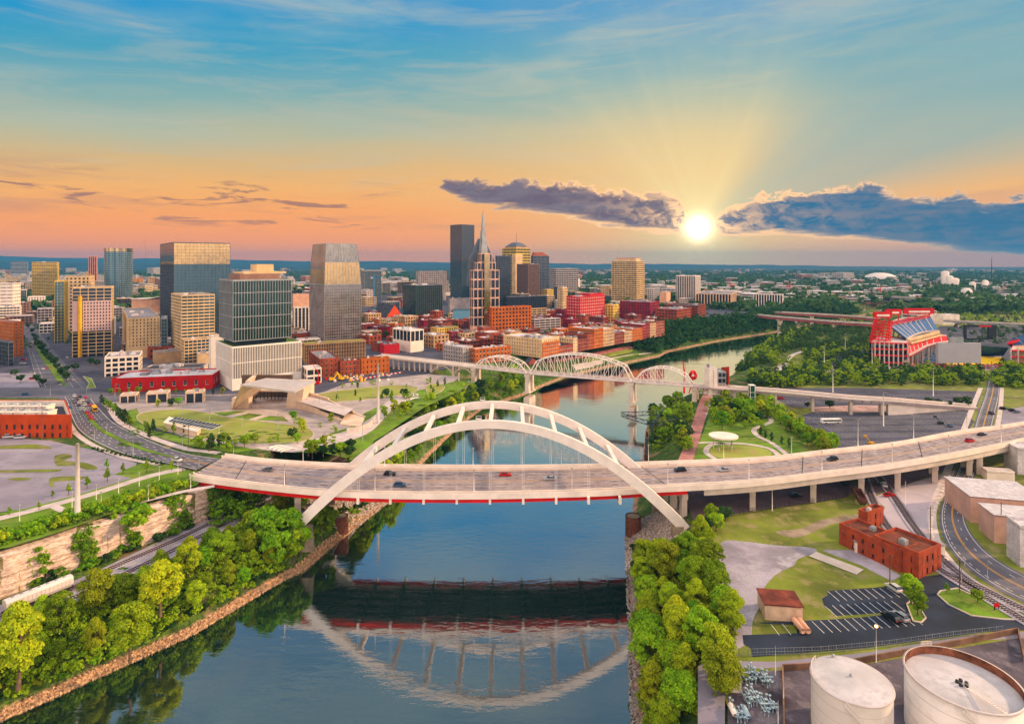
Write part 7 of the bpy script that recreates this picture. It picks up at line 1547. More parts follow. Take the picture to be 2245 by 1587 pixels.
for px, py, ty in ((1589, 1480, 1428), (1700, 1480, 1415), (1718, 1545, 1480), (1706, 1587, 1535)): b_ = GR(px, py); h_ = HC - (ty - HY) * b_.y / F - ZR; t = MB(); t.tube([b_, b_ + V3((0, 0, h_))], [.1, .05], 6); tag(t.build('slim_mast', white, loc=b_), 'slim white mast in the pump yard', 'mast', 'masts of the pump yard')
# warehouses at the right edge
metw = mat('white metal sheet', (.62, .58, .6), .5, var=.12, vs=.3, c2=(.45, .4, .4)); pinkw = mat('pinkish warehouse wall', (.55, .36, .3), .85, var=.1)
B('pinkish warehouse with white metal roof at the right edge, upper one', 2126, 2128, 2300, 1145, 1090, 104, 's', pinkw, roofm=metw, units=5, flat=True, dl=22, name='warehouse')
B('pinkish warehouse with white metal roof at the right edge, lower one', 2178, 2180, 2330, 1190, 1131, 104, 's', pinkw, roofm=metw, units=4, flat=True, dl=11, name='warehouse')
B('white ribbed metal building cut by the right frame edge below the warehouses', 2233, 2236, 2340, 1243, 1160, 104, 's', metw, roofm=metw, units=1, dl=8, name='warehouse')
B('long white trailer like hut above the warehouses', 2162, 2164, 2225, 1052, 1036, 104, 's', concw, roofm=roofw, units=0, dl=5, name='hut', cat='hut')
B('tall white metal building at the right frame edge near the bridge', 2228, 2231, 2320, 1040, 987, 104, 's', metw, roofm=metw, units=1, dl=12, name='warehouse')
t = MB(); c = GR(2155, 1145, .0); t.lathe([(1.1, 0), (1.1, 4.2), (.6, 4.8), (0, 4.9)], (c.x, c.y, c.z), 16); tag(t.build('upright_tank', concw, loc=c), 'small white upright tank at the upper warehouse wall', 'tank')
for i in range(24): t_ = i / 23; p = spl([GR(2082, 1046), GR(2066, 1080), GR(2046, 1130), GR(2042, 1170), GR(2075, 1228)], 6, False); q = p[min(len(p) - 1, int(t_ * (len(p) - 1)))]; t = MB(); t.box(tuple(q), (1.5, .9, .8), TR.uniform(0, 3), tp=.8); tag(t.build('concrete_block', concw, loc=q), 'pale concrete block in the row between yard and road', 'concrete block', 'concrete blocks along the road')
for px, by, ty in ((2040, 1190, 1110), (1951, 1290, 1215), (2104, 1300, 1225), (2195, 1190, 1100), (413, 985, 930), (401, 1035, 1000), (92, 965, 890)):
    b_ = (GR if px > 1400 else GL)(px, by); h_ = HC - (ty - HY) * b_.y / F - b_.z; e = empty('utility_pole', b_, 'wooden utility pole with crossarm at a road edge', 'utility pole', 'utility poles'); t = MB(); t.tube([b_, b_ + V3((0, 0, h_))], [.18, .12], 6); t.build('post', bark, e); t = MB(); t.bar(b_ + V3((-1.2, 0, h_ - .7)), b_ + V3((1.2, 0, h_ - .7)), .12, .14); t.build('crossarm', bark, e)
c = GR(2180, 1338, 0.1); e = empty('entrance_sign', c, 'small red and black sign on the corner lawn', 'sign'); t = MB(); t.box(tuple(c), (.2, .2, 1.2)); t.box((c.x + 1.6, c.y + .4, c.z), (.2, .2, 1.2)); t.build('post_pair', darkm, e); t = MB(); t.box((c.x + .8, c.y + .2, c.z + .8), (1.9, .12, 1.1), .2); t.build('board', redst, e)
t = MB(); c = GR(2086, 1300, .0)
# ================================================================ river front items on the right bank
e = empty('steel_gantry', P(1440, 935, 14), 'old dark steel gantry with trusses reaching over the river', 'gantry'); gm = mat('gantry steel', (.05, .065, .08), .6); zg = 15
def tr_(a, b, h, n_, nm='truss'):
    t = MB(); u = V3((0, 0, h))
    for i in range(n_):
        p, q = a.lerp(b, i / n_), a.lerp(b, (i + 1) / n_); t.bar(p, q, .4, .4); t.bar(p + u, q + u, .4, .4); t.bar(p, p + u, .28, .28, upv=(1, 0, 0)); t.bar(p if i % 2 else p + u, q + u if i % 2 else q, .22, .22)
    t.bar(b, b + u, .3, .3, upv=(1, 0, 0)); t.build(nm, gm, e)
tr_(P(1362, 912, zg), P(1515, 908, zg), 2.6, 10); tr_(P(1365, 914, zg), P(1430, 934, zg), 2.4, 6); tr_(P(1430, 934, zg), P(1500, 925, zg), 2.4, 6); tr_(P(1430, 934, zg), P(1455, 905, zg), 2.4, 4)
for px, py in ((1430, 936), (1455, 908), (1500, 925), (1418, 960)): q = P(px, py, zg); t = MB(); t.box((q.x, q.y, -3), (1.1, 1.1, zg + 3)); t.build('leg', gm, e)
for i in range(5): q = P(1418 - i * .8, 960 + i * 13, 3); t = MB(); t.tube([(q.x, q.y, -3), (q.x, q.y, 7)], .7, 8); tag(t.build('mooring_pile', rust), 'rusty mooring pile at the right water edge', 'pile', 'mooring piles')
oval = GR(1587, 985, 0); e = empty('oval_canopy', oval, 'pale oval canopy roof on thin posts over the round lawn', 'canopy'); zc = 14 + 7; q = P(1586, 957, zc); rx, ry = 31 / F * q.y, 7.2; t = MB(); n_ = 32
ring_ = [(q.x + rx * math.cos(2 * math.pi * i / n_), q.y + ry * math.sin(2 * math.pi * i / n_)) for i in range(n_)]; t.prism(ring_, zc, zc + .8); t.build('roof', concw, e)
for a in (.3, 1.5, 2.8, 4.0, 5.3): t = MB(); t.tube([(q.x + rx * .7 * math.cos(a), q.y + ry * .6 * math.sin(a), 14), (q.x + rx * .7 * math.cos(a), q.y + ry * .6 * math.sin(a), zc)], .22, 8); t.build('post', steel, e)
# white building with red slab wall by the footbridge
c = P(1556, 868, 8); B('white stair block of the waterside building beside the footbridge', 1552, 1555, 1573, 866, 812, 88, 'p', concw, gl_dark, bw=4.2, fl=6, wf=.3, hf=.4, units=2, roofm=roofw, dl=10, cat='building')
e, pl, z0, z1 = B('dark glass waterside building with a red slab wall', 1573, 1574, 1592, 866, 818, 88, 'c', steel, gl_dark, bw=4, fl=5, units=1, roofm=roofw, dl=14)
p1v, p2v = V3(pl[1] + (z0,)), V3(pl[2] + (z0,)); t = MB(); o_ = (V3(pl[1] + (0,)) - V3(pl[0] + (0,))).normalized() * 1.6; t.add([tuple(v) for v in (p1v + o_, p2v + o_, p2v + o_ + V3((0, 0, z1 - z0 + 2)), p1v + o_ + V3((0, 0, z1 - z0 + 5)), p1v + o_ * 1.6, p2v + o_ * 1.6, p2v + o_ * 1.6 + V3((0, 0, z1 - z0 + 2)), p1v + o_ * 1.6 + V3((0, 0, z1 - z0 + 5)))], [(0, 1, 2, 3), (7, 6, 5, 4), (0, 4, 5, 1), (3, 2, 6, 7), (0, 3, 7, 4), (1, 5, 6, 2)]); t.build('red_slab_wall', mat('red slab', (.45, .06, .03), .7), e)
# red sculpture
c = P(1500, 862, 8); e = empty('red_sculpture', c, 'tall red looping steel sculpture beside the third truss span', 'sculpture'); k = c.y / F; t = MB(); zt_ = HC - (788 - HY) * k
t.tube([c, c + V3((.5, 0, (zt_ - 8) * .55)), c + V3((-1.2, 0, zt_ - 8))], [1.0, .8, .15], 8)
for i in range(12): z = 8 + (zt_ - 8) * (.45 + i * .04); t.tube([(c.x - 1.6, c.y, z), (c.x + 1.4, c.y, z + 1)], .12, 5)
t.build('spire', redst, e); t = MB(); cc = P(1519, 822, 24)
for j in range(3): t.tube([cc + V3((math.cos(a) * (3 - j * .7), math.sin(a * 2) * 1.2, math.sin(a) * (3.6 - j * .9))) for a in [i * math.pi / 10 for i in range(21)]], .55, 6)
t.build('loop', redst, e); t = MB(); t.tube([c + V3((4, 0, 0)), cc - V3((0, 0, 3.5))], .5, 6); t.build('support', redst, e)
# dark ferry landing
t = MB(); q = P(1490, 875, 0.0); t.box((q.x, q.y, 0), (26, 4, .9), .5); t.box((q.x - 3, q.y - 2, .9), (8, 3, 2.4), .5, tp=.9); tag(t.build('landing_pontoon', gm, loc=q), 'dark floating pontoon with a small cabin at the right bank', 'pontoon')
t = MB(); a_ = P(1165, 838, .5); b__ = P(1245, 822, .5); t.bar(a_, b__, 2.5, .5); t.tube([P(1208, 826, 0) + V3((0, 0, -1)), P(1208, 826, 0) + V3((0, 0, 6))], .35, 6); t.lathe([(0, 6.6), (3.2, 6.3), (3.2, 5.8), (0, 5.8)], tuple(P(1208, 826, 0)), 16); tag(t.build('mooring_dock', rust), 'low dark dock with a round mooring platform behind the first pier', 'dock')
# ================================================================ stadium
seatb = mat('blue grey seats', (.06, .14, .29), .8, var=.15, vs=.5, fine=.2); seatr = mat('red seats', (.7, .01, .03), .8, var=.1); yel = mat('yellow seats', (.8, .55, .02), .8, var=.05)
st_ = empty('stadium_stand', V3((390, 610, 14)), 'big concrete stadium stand with blue upper deck and red ramps', 'stadium stand')
def slab(pts, th, m, nm, par, n_=0, md=concs):
    t = MB(); dn = V3((0, 0, -th)); t.add([tuple(p) for p in pts] + [tuple(p + dn) for p in pts], [(0, 1, 2, 3), (7, 6, 5, 4), (0, 4, 5, 1), (1, 5, 6, 2), (2, 6, 7, 3), (3, 7, 4, 0)]); o = t.build(nm, m, par)
    if n_:
        t = MB()
        for i in range(1, n_): a, b = pts[0].lerp(pts[1], i / n_) + V3((0, 0, .12)), pts[3].lerp(pts[2], i / n_) + V3((0, 0, .12)); t.bar(a, b, .9, .25)
        t.build('aisle', md, par)
    return o
A1, A2, B2, B1 = P(1949, 713, 50.6), P(2040, 694, 53.8), P(2058, 726, 41.5), P(1989, 744, 39)
def bowl(nm, O, I, m, nai):
    o_ = spl([P(*q) for q in O], 8, False); i_ = spl([P(*q) for q in I], 8, False); t = MB(); n_ = len(o_); rows = 14; V_ = []
    for k in range(rows + 1):
        for p, q in zip(o_, i_): v = p.lerp(q, k / rows); V_.append((v.x, v.y, v.z)); 
    t.add(V_ + [(x, y, z - 1.6) for x, y, z in V_], [(k * n_ + j, k * n_ + j + 1, (k + 1) * n_ + j + 1, (k + 1) * n_ + j) for k in range(rows) for j in range(n_ - 1)] + [(len(V_) + k * n_ + j, len(V_) + (k + 1) * n_ + j, len(V_) + (k + 1) * n_ + j + 1, len(V_) + k * n_ + j + 1) for k in range(rows) for j in range(n_ - 1)]); t.build(nm, m, st_)
    for j in range(1, nai): w_ = int(j * (n_ - 1) / nai); t = MB(); t.bar(o_[w_] + V3((0, 0, .2)), i_[w_] + V3((0, 0, .2)), .8, .3); t.build('aisle', concs, st_)
    t = MB()
    for p in i_[::4]: t.box((p.x + 1.5, p.y + 3, 13), (1, 1, p.z - 15))
    t.build('column_row', concs, st_)
    for ed in (o_, i_):
        t = MB()
        for p, q in zip(ed, ed[1:]): t.bar(p + V3((0, 0, .4)), q + V3((0, 0, .4)), 1.0, 1.6)
        t.build('deck_edge', concs, st_)
bowl('upper_seating', [(1949, 713, 50.6), (1966, 702, 53.2), (2000, 697, 53.8), (2040, 694, 53.8)], [(1989, 744, 39), (2003, 736, 40), (2025, 729, 41), (2058, 726, 41.5)], seatb, 9)
bowl('lower_seating', [(1988, 752, 35.3), (2005, 745, 36), (2035, 739.5, 36.3), (2074, 736, 36.5)], [(1993, 779, 26.8), (2013, 769, 28.5), (2037, 757, 31.5), (2079, 749, 33.3)], seatr, 8)
slab([P(2016, 790, 14.5), P(2060, 760, 22), P(2070, 768, 18), P(2046, 792, 14.2)], 1, seatb, 'field_seating', st_, 5)
t = MB(); u1 = (A2 - A1).normalized(); bkv = V3((u1.y, -u1.x, 0)) * -1
for i in range(24):     # truss rim along the top
    a, b = A1.lerp(A2, i / 24), A1.lerp(A2, (i + 1) / 24); h = V3((0, 0, 3)); t.bar(a + h, b + h, .7, .7); t.bar(a, b, .7, .9); t.bar(a, a + h, .4, .4, upv=(1, 0, 0)); t.bar(a, b + h, .35, .35)
t.build('red_rim_truss', redst, st_); t = MB(); t.bar(B1 + V3((0, 0, -1)), B2 + V3((0, 0, -1)), 2.5, 2.5); t.bar(B1 + V3((2, 0, -4)), B2 + V3((2, 0, -4)), 5, 1.2); t.build('press_level', cream, st_)
t = MB()
for i in range(9):
    a = A1.lerp(A2, i / 8); b = B1.lerp(B2, i / 8); t.bar(V3((a.x - 3, a.y + 3, 14)), a, 1.4, 1.4, upv=(1, 0, 0)); t.bar(V3((b.x, b.y, 14)), b - V3((0, 0, 2)), 1.2, 1.2, upv=(1, 0, 0)); t.bar(V3((a.x - 3, a.y + 3, 30)), b - V3((0, 0, 3)), 1, 1.4)
t.build('raker_frame', concs, st_)
fb = [GR(1908, 803), GR(1990, 806), GR(1998, 790), GR(1925, 786)]; fl_ = [tuple(v)[:2] for v in fb]
for k in range(4): z = 14 + 6.0 * k + (4.6 if k else 3.5); t = MB(); t.prism(fl_, z, z + .8); t.build('concourse_floor', concs, st_); t = MB(); t.ring(offset(fl_, .25), .2, z + .1, z + 1.6); t.build('red_railing', redst, st_)
t = MB()
for i in range(9):
    for a, b in ((fb[0], fb[1]), (fb[3], fb[2]), (fb[0], fb[3])): q = a.lerp(b, i / 8); t.box((q.x, q.y, 13), (1, 1, 24.5))
t.build('column_grid', concs, st_); t = MB(); t.prism(offset(fl_, -3.5), 14, 34); t.build('inner_core', darkm, st_)
rp0 = V3((374, 604, 35)); t = MB()      # red lattice ramp tower
for k in range(7):
    z = 34 + k * 3.1; c = V3((373 + k * .5, 602, z + 3)); pts = [c + V3((math.cos(a) * (8.5 - k * .2), math.sin(a) * 9, math.sin(a) * .8)) for a in [i * math.pi / 8 for i in range(17)]]
    for a, b in zip(pts, pts[1:]): t.bar(a, b, .8, 1.1)
    for a in pts[::2]: t.bar(a, a + V3((.8, 0, 3.1)), .5, .5, upv=(1, 0, 0)); t.bar(a, a + V3((3, 1, 3.1)), .35, .35)
t.build('red_lattice_tower', redst, st_); t = MB(); t.lathe([(9.5, -1), (10, 5.2), (9.2, 5.2)], (375, 598, 30.5), 24); t.build('white_drum', concw, st_)
for px, py, w_ in ((1935, 690, 9), (1958, 684, 8), (2014, 682, 17)):
    c = P(px, py, 64 if px < 2000 else 62); t = MB(); t.ring([(c.x - w_, c.y - 1), (c.x + w_, c.y - 1), (c.x + w_, c.y + 1.5), (c.x - w_, c.y + 1.5)], .5, c.z - 3, c.z + 2.5); t.box((c.x, c.y - .8, c.z + 1.5), (w_ * 2 + .2, 1, 1.6)); t.box((c.x - w_ * .7, c.y, c.z - 9), (.8, .8, 8)); t.box((c.x + w_ * .7, c.y, c.z - 9), (.8, .8, 8)); t.build('red_sign_frame', redst, st_); t = MB(); t.box((c.x, c.y - 1.2, c.z - 1.6), (w_ * 1.4, .2, 2)); t.build('white_sign_panel', concw, st_)
sb = P(2103, 795, 22); e = empty('scoreboard', V3((sb.x, 560, 14)), 'huge plain grey back of the stadium scoreboard on thin posts', 'scoreboard'); X0, X1 = (2057 - CX) / F * 560, (2151 - CX) / F * 560; t = MB(); t.prism([(X0, 560), (X1, 560), (X1, 563), (X0, 563)], HC - 221 * 560 / F, HC - 177 * 560 / F); t.build('back_panel', mat('scoreboard grey', (.42, .40, .43), .7, var=.03), e); t = MB()
for i in range(7): t.box((X0 + (X1 - X0) * (i + .5) / 7, 562, 13), (.9, .9, 12))
t.build('support_frame', redst, e); t = MB(); t.box(((X0 + X1) / 2 - 2, 562, HC - 176.8 * 560 / F), (13, 2, 5)); t.build('top_box', steel, e)
t = MB(); c0, c1 = P(2120, 797, 14.3), P(2198, 798, 14.3); t.add([tuple(v) for v in (P(2065, 800, 14.3), P(2198, 799, 14.3), P(2195, 783, 18), P(2110, 779, 18))], [(0, 1, 2, 3)]); tag(t.build('yellow_seating', yel), 'bright yellow lower seating behind the scoreboard', 'seating')
t = MB(); t.add([tuple(v) for v in (P(2150, 782, 16), P(2200, 780, 16), P(2212, 762, 30), P(2150, 758, 30))], [(0, 1, 2, 3)]); tag(t.build('end_seating', seatb), 'blue end zone seating right of the scoreboard', 'seating')
e = empty('concourse_gates', GR(2060, 808), 'red framed entrance gates along the stadium concourse', 'entrance gates'); t = MB(); t2 = MB()
for i in range(26):
    a = GR(1990 + i * 8, 812 - (i % 3) * 2); t.box((a.x, a.y, 14), (.4, .4, 5 + i % 3)); t.box((a.x + 1.6, a.y, 18), (3.4, 1.2, .35)); t2.box((a.x + .5, a.y + 4, 14), (3, 4, 3.5))
t.build('gate_frame', redst, e); t2.build('kiosk_block', grystone, e)
e = empty('video_board', P(2148, 740, 14), 'black video board frame at the far end of the stadium', 'scoreboard'); yv = 740.; X0, X1 = (2113 - CX) / F * yv, (2183 - CX) / F * yv; t = MB(); zb, zt = HC - (743 - HY) * yv / F, HC - (712 - HY) * yv / F
t.box(((X0 + X1) / 2, yv, zt - 3), (X1 - X0, 2, 3)); t.box((X0 + 1.5, yv, zb), (3, 2, zt - zb - 3)); t.box((X1 - 5, yv, zb), (10, 2, zt - zb - 3)); t.box(((X0 + X1) / 2 - 2.5, yv + .4, zb - 1), (X1 - X0 - 12, 1, 2)); t.build('frame', darkm, e); t = MB(); t.box(((X0 + X1) / 2 + 6, yv - 1.1, zt - 2.6), (15, .3, 2)); t.build('red_sign', redst, e)
s2 = empty('stadium_stand', GR(2235, 806), 'second stadium stand with red rails cut by the right frame edge', 'stadium stand'); fl2 = [tuple(v)[:2] for v in (GR(2216, 806), GR(2330, 812), GR(2330, 790), GR(2222, 792))]
for k in range(3): z = 14 + 6.0 * k + 4; t = MB(); t.prism(fl2, z, z + .8); t.build('concourse_floor', concs, s2); t = MB(); t.ring(offset(fl2, .25), .2, z + .1, z + 1.6); t.build('red_railing', redst, s2)
t = MB(); 
for i in range(8): q = V3(fl2[0] + (13,)).lerp(V3(fl2[1] + (13,)), i / 7); t.box(tuple(q), (1, 1, 20))
t.build('column_grid', concs, s2); t = MB(); t.prism(offset(fl2, -3), 14, 31); t.build('inner_core', tan, s2); slab([P(2208, 750, 34), P(2330, 690, 62), P(2360, 745, 36), P(2235, 775, 22)], 1.5, seatb, 'upper_seating', s2, 6); slab([P(2208, 752, 33.8), P(2240, 735, 40), P(2232, 748, 36), P(2212, 756, 31)], .8, seatr, 'red_seating', s2)
B('plain white storage cube behind the stadium stand, left one', 2026, 2030, 2062, 712, 694, 75, 's', concw, roofm=roofw, units=0, dl=16)
B('plain white storage cube behind the stadium stand, right one', 2064, 2068, 2104, 713, 692, 75, 's', concw, roofm=roofw, units=1, dl=16)
# ================================================================ construction site
yl = mat('excavator yellow', (.85, .48, .02), .5, var=.08)
for px, py, a, lb in ((727, 836, .4, 'yellow excavator with raised arm before the brick row, left one'), (748, 834, 2.6, 'yellow excavator with raised arm before the brick row, right one')):
    c = GL(px, py, .1); e = empty('excavator', c, lb, 'excavator'); R_ = Matrix.Rotation(a, 3, 'Z'); f_ = lambda v: c + R_ @ V3(v); t = MB(); t.box(tuple(c + V3((0, 0, 1))), (4, 3, 1.8), a); t.build('cab', yl, e)
    for s in (-1.3, 1.3): t = MB(); q = f_((0, s, 0)); t.box(tuple(q), (4.6, .7, 1), a); t.build('track', darkm, e)
    t = MB(); t.bar(f_((1.5, 0, 2)), f_((5, 0, 6.5)), .6, .8); t.build('boom', yl, e); t = MB(); t.bar(f_((5, 0, 6.5)), f_((8.5, 0, 3.2)), .45, .6); t.build('stick', yl, e); t = MB(); t.box(tuple(f_((8.7, 0, 1.9))), (1.2, 1.2, 1.3), a); t.build('bucket', darkm, e)
c = GL(697, 842, .1); e = empty('red_crane', c, 'slim red boom crane between the pavilion and the excavators', 'crane'); t = MB(); t.box(tuple(c), (3, 2.4, 2)); t.build('cab', redst, e); t = MB(); t.bar(c + V3((0, 0, 2)), c + V3((.5, 0, 9)), .5, .5, upv=(1, 0, 0)); t.bar(c + V3((.5, 0, 9)), c + V3((-5, 0, 17)), .4, .4); t.build('boom', redst, e)
g_ = random.Random(9)
for i in range(34):
    c = GL(g_.uniform(715, 860), g_.uniform(820, 838), .1); t = MB(); t.box(tuple(c), (g_.uniform(1.5, 4), 1.6, g_.uniform(.8, 2.2)), g_.uniform(0, 3), tp=.85); tag(t.build('site_container', g_.choice([redst, concw, white, steel, yl, concs]), loc=c), 'small machine or container on the building site beside the footbridge', 'container', 'clutter on the building site')
for i in range(26): c = GL(766 + i * 4.6, 836 - i * .75, .1); t = MB(); t.box(tuple(c), (1.5, .6, .9), .5); tag(t.build('site_barrier', redst if i % 2 else white, loc=c), ('red' if i % 2 else 'white') + ' plastic barrier in the row around the building site', 'barrier', ('red' if i % 2 else 'white') + ' site barriers')
# people-free plaza kit: small blue splash area
# ================================================================ far city
far_w = mat('far pale wall', (.6, .52, .48), .8, var=.1); far_b = mat('far brick wall', (.42, .2, .15), .8, var=.2); far_y = mat('far cream wall', (.66, .5, .32), .8)
rg = random.Random(21); nfar = 0
def farbox(px, py, wm_, hm_, m, lb='small pale building scattered in the far city', grp='far city buildings', z=15., dm=None):
    global nfar
    c = P(px, py, z)
    if 8 > hgt(c.x, c.y) and c.y < 2500: return
    a = rg.choice([.2, .6, .75, 1.1]); dm = dm or wm_ * rg.uniform(.4, .9); e = empty('distant_building', (c.x, c.y, z), lb, 'building', grp); ca, sa = math.cos(a), math.sin(a)
    pl = [(c.x + x * ca - y * sa, c.y + x * sa + y * ca) for x, y in ((-wm_ / 2, -dm / 2), (wm_ / 2, -dm / 2), (wm_ / 2, dm / 2), (-wm_ / 2, dm / 2))]; t = MB(); nf = max(1, int(hm_ / 4.5)); t2 = MB()
    t2.prism(offset(pl, -.5), z, z + hm_ - .2)
    for k in range(nf): t.prism(pl, z + k * hm_ / nf, z + (k + .55) * hm_ / nf)
    t.prism(pl, z + hm_, z + hm_ + 1)
    for i in range(4):
        p, q = V3(pl[i] + (0,)), V3(pl[(i + 1) % 4] + (0,)); m_ = max(1, int((q - p).length / 12))
        for j in range(m_ + 1): v = p.lerp(q, (j + .08) / (m_ + .16)); t.box((v.x, v.y, z + .01), (1.2, 1.2, hm_))
    t.build('wall', m, e); t2.build('glazing', gl_win, e); t = MB(); t.prism(offset(pl, -.8), z + hm_ + 1.001, z + hm_ + 1.2); t.prism([(c.x - 2, c.y - 2), (c.x + 3, c.y - 2), (c.x + 3, c.y + 3), (c.x - 2, c.y + 3)], z + hm_ + 1.2, z + hm_ + 3.5); t.build('roof', rg.choice([roofw, roofg]), e); nfar += 1
for _ in range(34):
    px = rg.uniform(-20, 2260); py = rg.uniform(612, 645) if px < 1450 else rg.uniform(620, 676); D = 100 * F / (py - HY)
    farbox(px, py, rg.uniform(18, 60) * (1 + D / 9000), rg.uniform(7, 22) * (1 + D / 7000), rg.choice([far_w, far_w, far_b, far_y, concs]))
mw = [MB(), MB(), MB(), MB(), MB()]; mg = [far_w, far_b, far_y, roofw, gl_win]
for _ in range(1500):
    px = rg.uniform(-40, 2290); py = 575 + rg.uniform(12, 70) ** 1 if px < 1500 else 575 + rg.uniform(15, 92); D = 100 * F / (py - HY)
    if noise.noise(Vector((px * .008, py * .05, 1))) < -.12: continue
    c = P(px, py, 15.)
    if hgt(c.x, c.y) < 9 or c.y < 760 and px < 1560 or c.y > 7500: continue
    w_ = rg.uniform(12, 52) * (1 + D / 8000); h_ = rg.uniform(5, 16) * (1 + D / 6500) * (1.8 if px < 900 and rg.random() < .3 else 1); a = rg.choice([.2, .6, .75, 1.1, 1.4]); i = rg.choice([0, 0, 0, 1, 2]); dd_ = w_ * rg.uniform(.35, .9); mw[4].box((c.x, c.y, 15), (w_ - 1, dd_ - 1, h_), a)
    nf = max(1, int(h_ / 5))
    for k in range(nf): mw[i].box((c.x, c.y, 15 + h_ * k / nf), (w_, dd_, h_ / nf * .6), a)
    mw[3].box((c.x, c.y, 15 + h_), (w_ * 1.01, dd_ * 1.01, 1.2), a)
mall = MB()
for i, q in enumerate(mw):
    b0 = len(mall.v); mall.v += q.v; mall.f += [[b0 + j for j in f] for f in q.f]; mall.m += [i] * len(q.f); mall.sm += q.sm
tag(mall.build('distant_city', mg), kind='stuff')
for px, py, w_, h_, m, lb in ((1760, 612, 90, 28, far_b, 'brick hospital like complex on the wooded ridge'), (1800, 613, 50, 36, far_w, 'pale slab on the wooded ridge right of the brick complex'), (1848, 613, 120, 40, far_w, 'long white block with towers on the wooded ridge'), (1880, 652, 60, 16, far_y, 'cream apartment block among trees beyond the bridges'), (1935, 648, 70, 22, far_w, 'long white apartment block beyond the bridges'), (2015, 697, 60, 12, far_w, 'white drum like building behind the stadium'), (2190, 662, 120, 12, far_w, 'long low white warehouse at the far right'), (2095, 668, 70, 10, far_b, 'red and white low market shed beyond the stadium'), (285, 625, 90, 30, mat('far orange wall', (.7, .32, .1), .8), 'orange lit block far behind the curved glass tower'), (345, 604, 110, 60, far_w, 'pinkish far campus on the hill at the left'), (40, 612, 60, 40, far_b, 'brick block far behind the yellow tower'), (150, 640, 50, 50, far_w, 'pale tower block between the yellow tower and the hotel'), (600, 640, 90, 20, far_w, 'white halls behind the dark glass block')): farbox(px, py, w_, h_, m, lb, None)
c = P(1930, 614, 15); t = MB(); t.lathe([(90 * math.cos(a), 42 * math.sin(a)) for a in [i * math.pi / 16 for i in range(9)]], (c.x, c.y, 15), 32); tag(t.build('white_dome', concw), 'shallow white dome far away on the plain', 'dome')
for px, py, w_, h_, lb in ((2072, 630, 14, 62, 'white grain silo group far right, left one'), (2082, 632, 12, 45, 'white grain silo group far right, middle one'), (2092, 632, 16, 36, 'white grain silo group far right, right one'), (2119, 655, 13, 24, 'pale round storage silo near the far viaduct'), (2132, 636, 10, 26, 'slim far silo left of the mast'), (2160, 634, 10, 30, 'slim far silo right of the mast')): c = P(px, py, 15); t = MB(); t.lathe([(w_, 0), (w_, h_), (w_ * .6, h_ + 4), (0, h_ + 5)], (c.x, c.y, 15), 20); tag(t.build('silo', concw, loc=(c.x, c.y, 15)), lb, 'silo')
def mast(px, by, ty, lb, m=darkm, r=1.1, nm='radio_mast', cat='mast'): c = P(px, by, 15); h_ = HC - (ty - HY) * c.y / F - 15; t = MB(); t.tube([c, c + V3((0, 0, h_))], [r, r * .4], 4); tag(t.build(nm, m, loc=c), lb, cat)
mast(2174, 618, 566, 'tall dark radio mast on the far right skyline', r=2.4); mast(319, 600, 516, 'thin radio mast on the left skyline', r=.8); mast(1110, 720, 640, 'x') if False else None
def crane(px, by, ty, jl, m, lb):
    c = P(px, by, 17); h_ = HC - (ty - HY) * c.y / F - 17; k = c.y / F; e = empty('tower_crane', c, lb, 'tower crane'); t = MB(); t.tube([c, c + V3((0, 0, h_))], max(.8, k * .9), 4); t.build('mast', m, e); t = MB(); z = V3((0, 0, h_ - 3 * k)); t.bar(c + z - V3((jl * .35, 0, 0)), c + z + V3((jl, 0, 0)), 1.4 * k, 1.6 * k); t.bar(c + V3((0, 0, h_ + 4 * k)), c + z + V3((jl * .8, 0, 0)), .5 * k, .5 * k); t.bar(c + z, c + V3((0, 0, h_ + 4 * k)), k, k, upv=(1, 0, 0)); t.build('jib', m, e); t = MB(); t.box(tuple(c + z - V3((jl * .33, 0, 2 * k))), (5 * k, 3 * k, 4 * k)); t.build('counterweight', concs, e)
crane(190, 660, 600, 18, yellow, 'yellow tower crane on top of the unfinished tower'); crane(820, 690, 606, 12, mat('crane blue', (.05, .25, .5), .5), 'pale orange and blue tower crane near the round topped office'); crane(1272, 620, 600, 14, redst, 'small red tower crane behind the concrete office'); crane(1600, 642, 623, 16, redst, 'red tower crane right of the pillared courthouse'); crane(1732, 645, 625, -14, redst, 'red tower crane behind the white pillared courthouse'); crane(1930, 652, 632, -12, redst, 'red tower crane near the white apartment block'); crane(12, 625, 602, 20, yellow, 'yellow crane jib at the left frame edge')
# ================================================================ round glass tower, arena
c0 = P(241, 668, 19); r = 28.5 / F * c0.y; zt = HC - (545 - HY) * c0.y / F; e = empty('round_glass_tower', (c0.x, c0.y + r, 19), 'rounded blue glass tower with notched golden top', 'building'); n_ = 40; pl = [(c0.x + r * math.cos(2 * math.pi * i / n_), c0.y + r + r * .8 * math.sin(2 * math.pi * i / n_)) for i in range(n_)]
t = MB(); t.prism(pl, 18, zt); t.build('glazing', gl_teal, e); t = MB(); nf = 26
for k in range(1, nf): z = 19 + (zt - 19) * k / nf; t.ring(offset(pl, .12), .3, z, z + .35)
t.build('floor_edges', concs, e); t = MB()
for i in range(n_): t.box((pl[i][0], pl[i][1], 19), (.3, .3, zt - 19))
t.build('mullions', steel, e); t = MB(); t.ring(offset(pl, .5), .8, zt - 7, zt + 1.2); t.build('sunset_tint_crown', gl_gold, e)
e = empty('arena', GL(300, 705), 'low arena with red drum and swooping pale saddle roof', 'arena'); ya = 800.; xa, xb = (247 - CX) / F * ya, (352 - CX) / F * ya; xm = (xa + xb) / 2; rx = (xb - xa) / 2; zA_ = HC - (694 - HY) * ya / F; zB_ = HC - (664 - HY) * ya / F
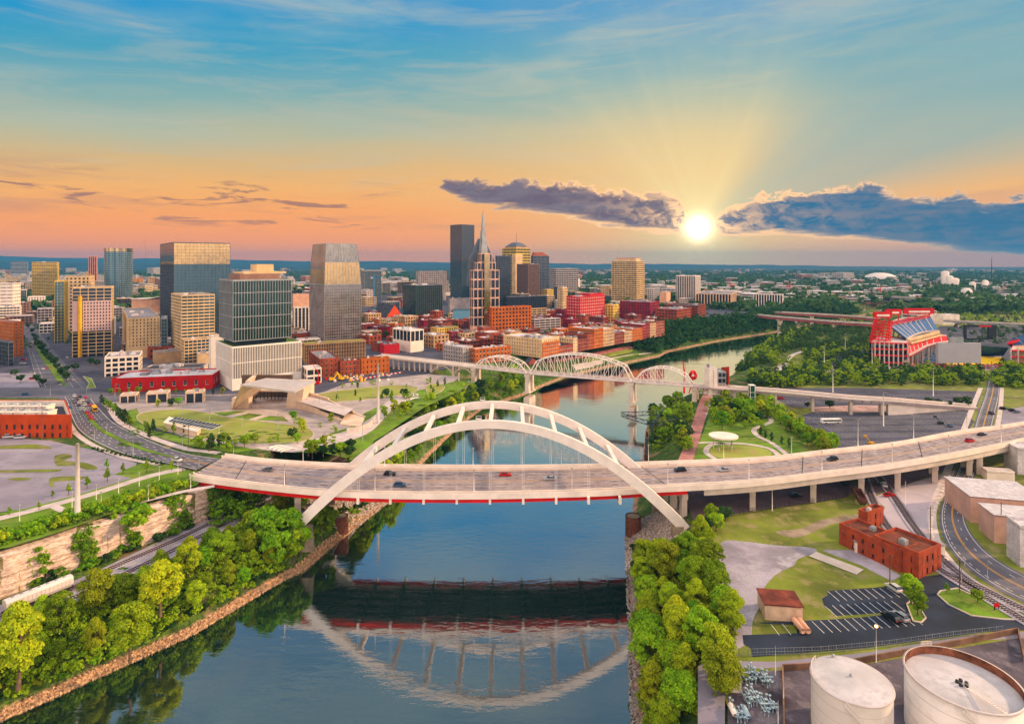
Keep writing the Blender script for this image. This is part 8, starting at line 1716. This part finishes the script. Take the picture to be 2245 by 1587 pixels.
n_ = 36; el_ = lambda k, yk=26: [(xm + rx * k * math.cos(2 * math.pi * i / n_), ya + 30 + yk * k * math.sin(2 * math.pi * i / n_)) for i in range(n_)]
t = MB(); t.prism(el_(.9), 18, zA_ + 2); t.build('lower_wall', tan, e); t = MB(); t.prism(el_(.72), zA_ + 4.4, zB_ + 4); t.build('red_drum', peach, e); t = MB(); t.prism(el_(1.0), zA_ + 2, zA_ + 4.4); t.build('roof_rim', concw, e)
t = MB(); o1 = el_(.78); vs = [(x, y, zB_ + 4.2 + 7 * max(0, (x - xm) / rx) ** 2) for x, y in o1] + [(xm, ya + 30, zB_ + 4.6)]; t.add(vs, [(i, (i + 1) % n_, n_) for i in range(n_)]); t.build('saddle_roof', concw, e)
t = MB()
for i in range(0, n_, 2): x, y = el_(.95)[i]; t.box((x, y, 18), (1, 1, zA_ - 16))
t.build('columns', sand, e)
# blue curved museum roof near the concert hall
q = GL(1012, 712); e = empty('museum_hall', q, 'hall with a curved pale blue glass roof before the concert hall', 'building'); y_ = q.y; xa, xb = (991 - CX) / F * y_, (1032 - CX) / F * y_; t = MB(); t.prism([(xa, y_), (xb, y_), (xb, y_ + 26), (xa, y_ + 26)], 18, 27); t.build('wall', tan, e); t = MB(); n_ = 10
pr = [(xa + (xb - xa) * 0, y_ - 1 + 27 * i / n_, 27 + 15 * math.sin(math.pi * .55 * i / n_)) for i in range(n_ + 1)]
for a, b in zip(pr, pr[1:]): t.quad(a, (xb, a[1], a[2]), (xb, b[1], b[2]), b)
t.build('curved_roof', gl_teal, e)
# ================================================================ haze
hz = bpy.data.materials.new('haze'); hz.use_nodes = True; n = hz.node_tree; n.nodes.clear(); vo = n.nodes.new('ShaderNodeVolumePrincipled'); ou = n.nodes.new('ShaderNodeOutputMaterial'); vo.inputs['Color'].default_value = (.07, .34, .70, 1); vo.inputs['Density'].default_value = .00007; vo.inputs['Anisotropy'].default_value = .0
n.links.new(vo.outputs[0], ou.inputs['Volume']); t = MB(); t.box((0, 6000, -6), (27000, 13800, 330)); tag(t.build('haze', hz), kind='stuff')
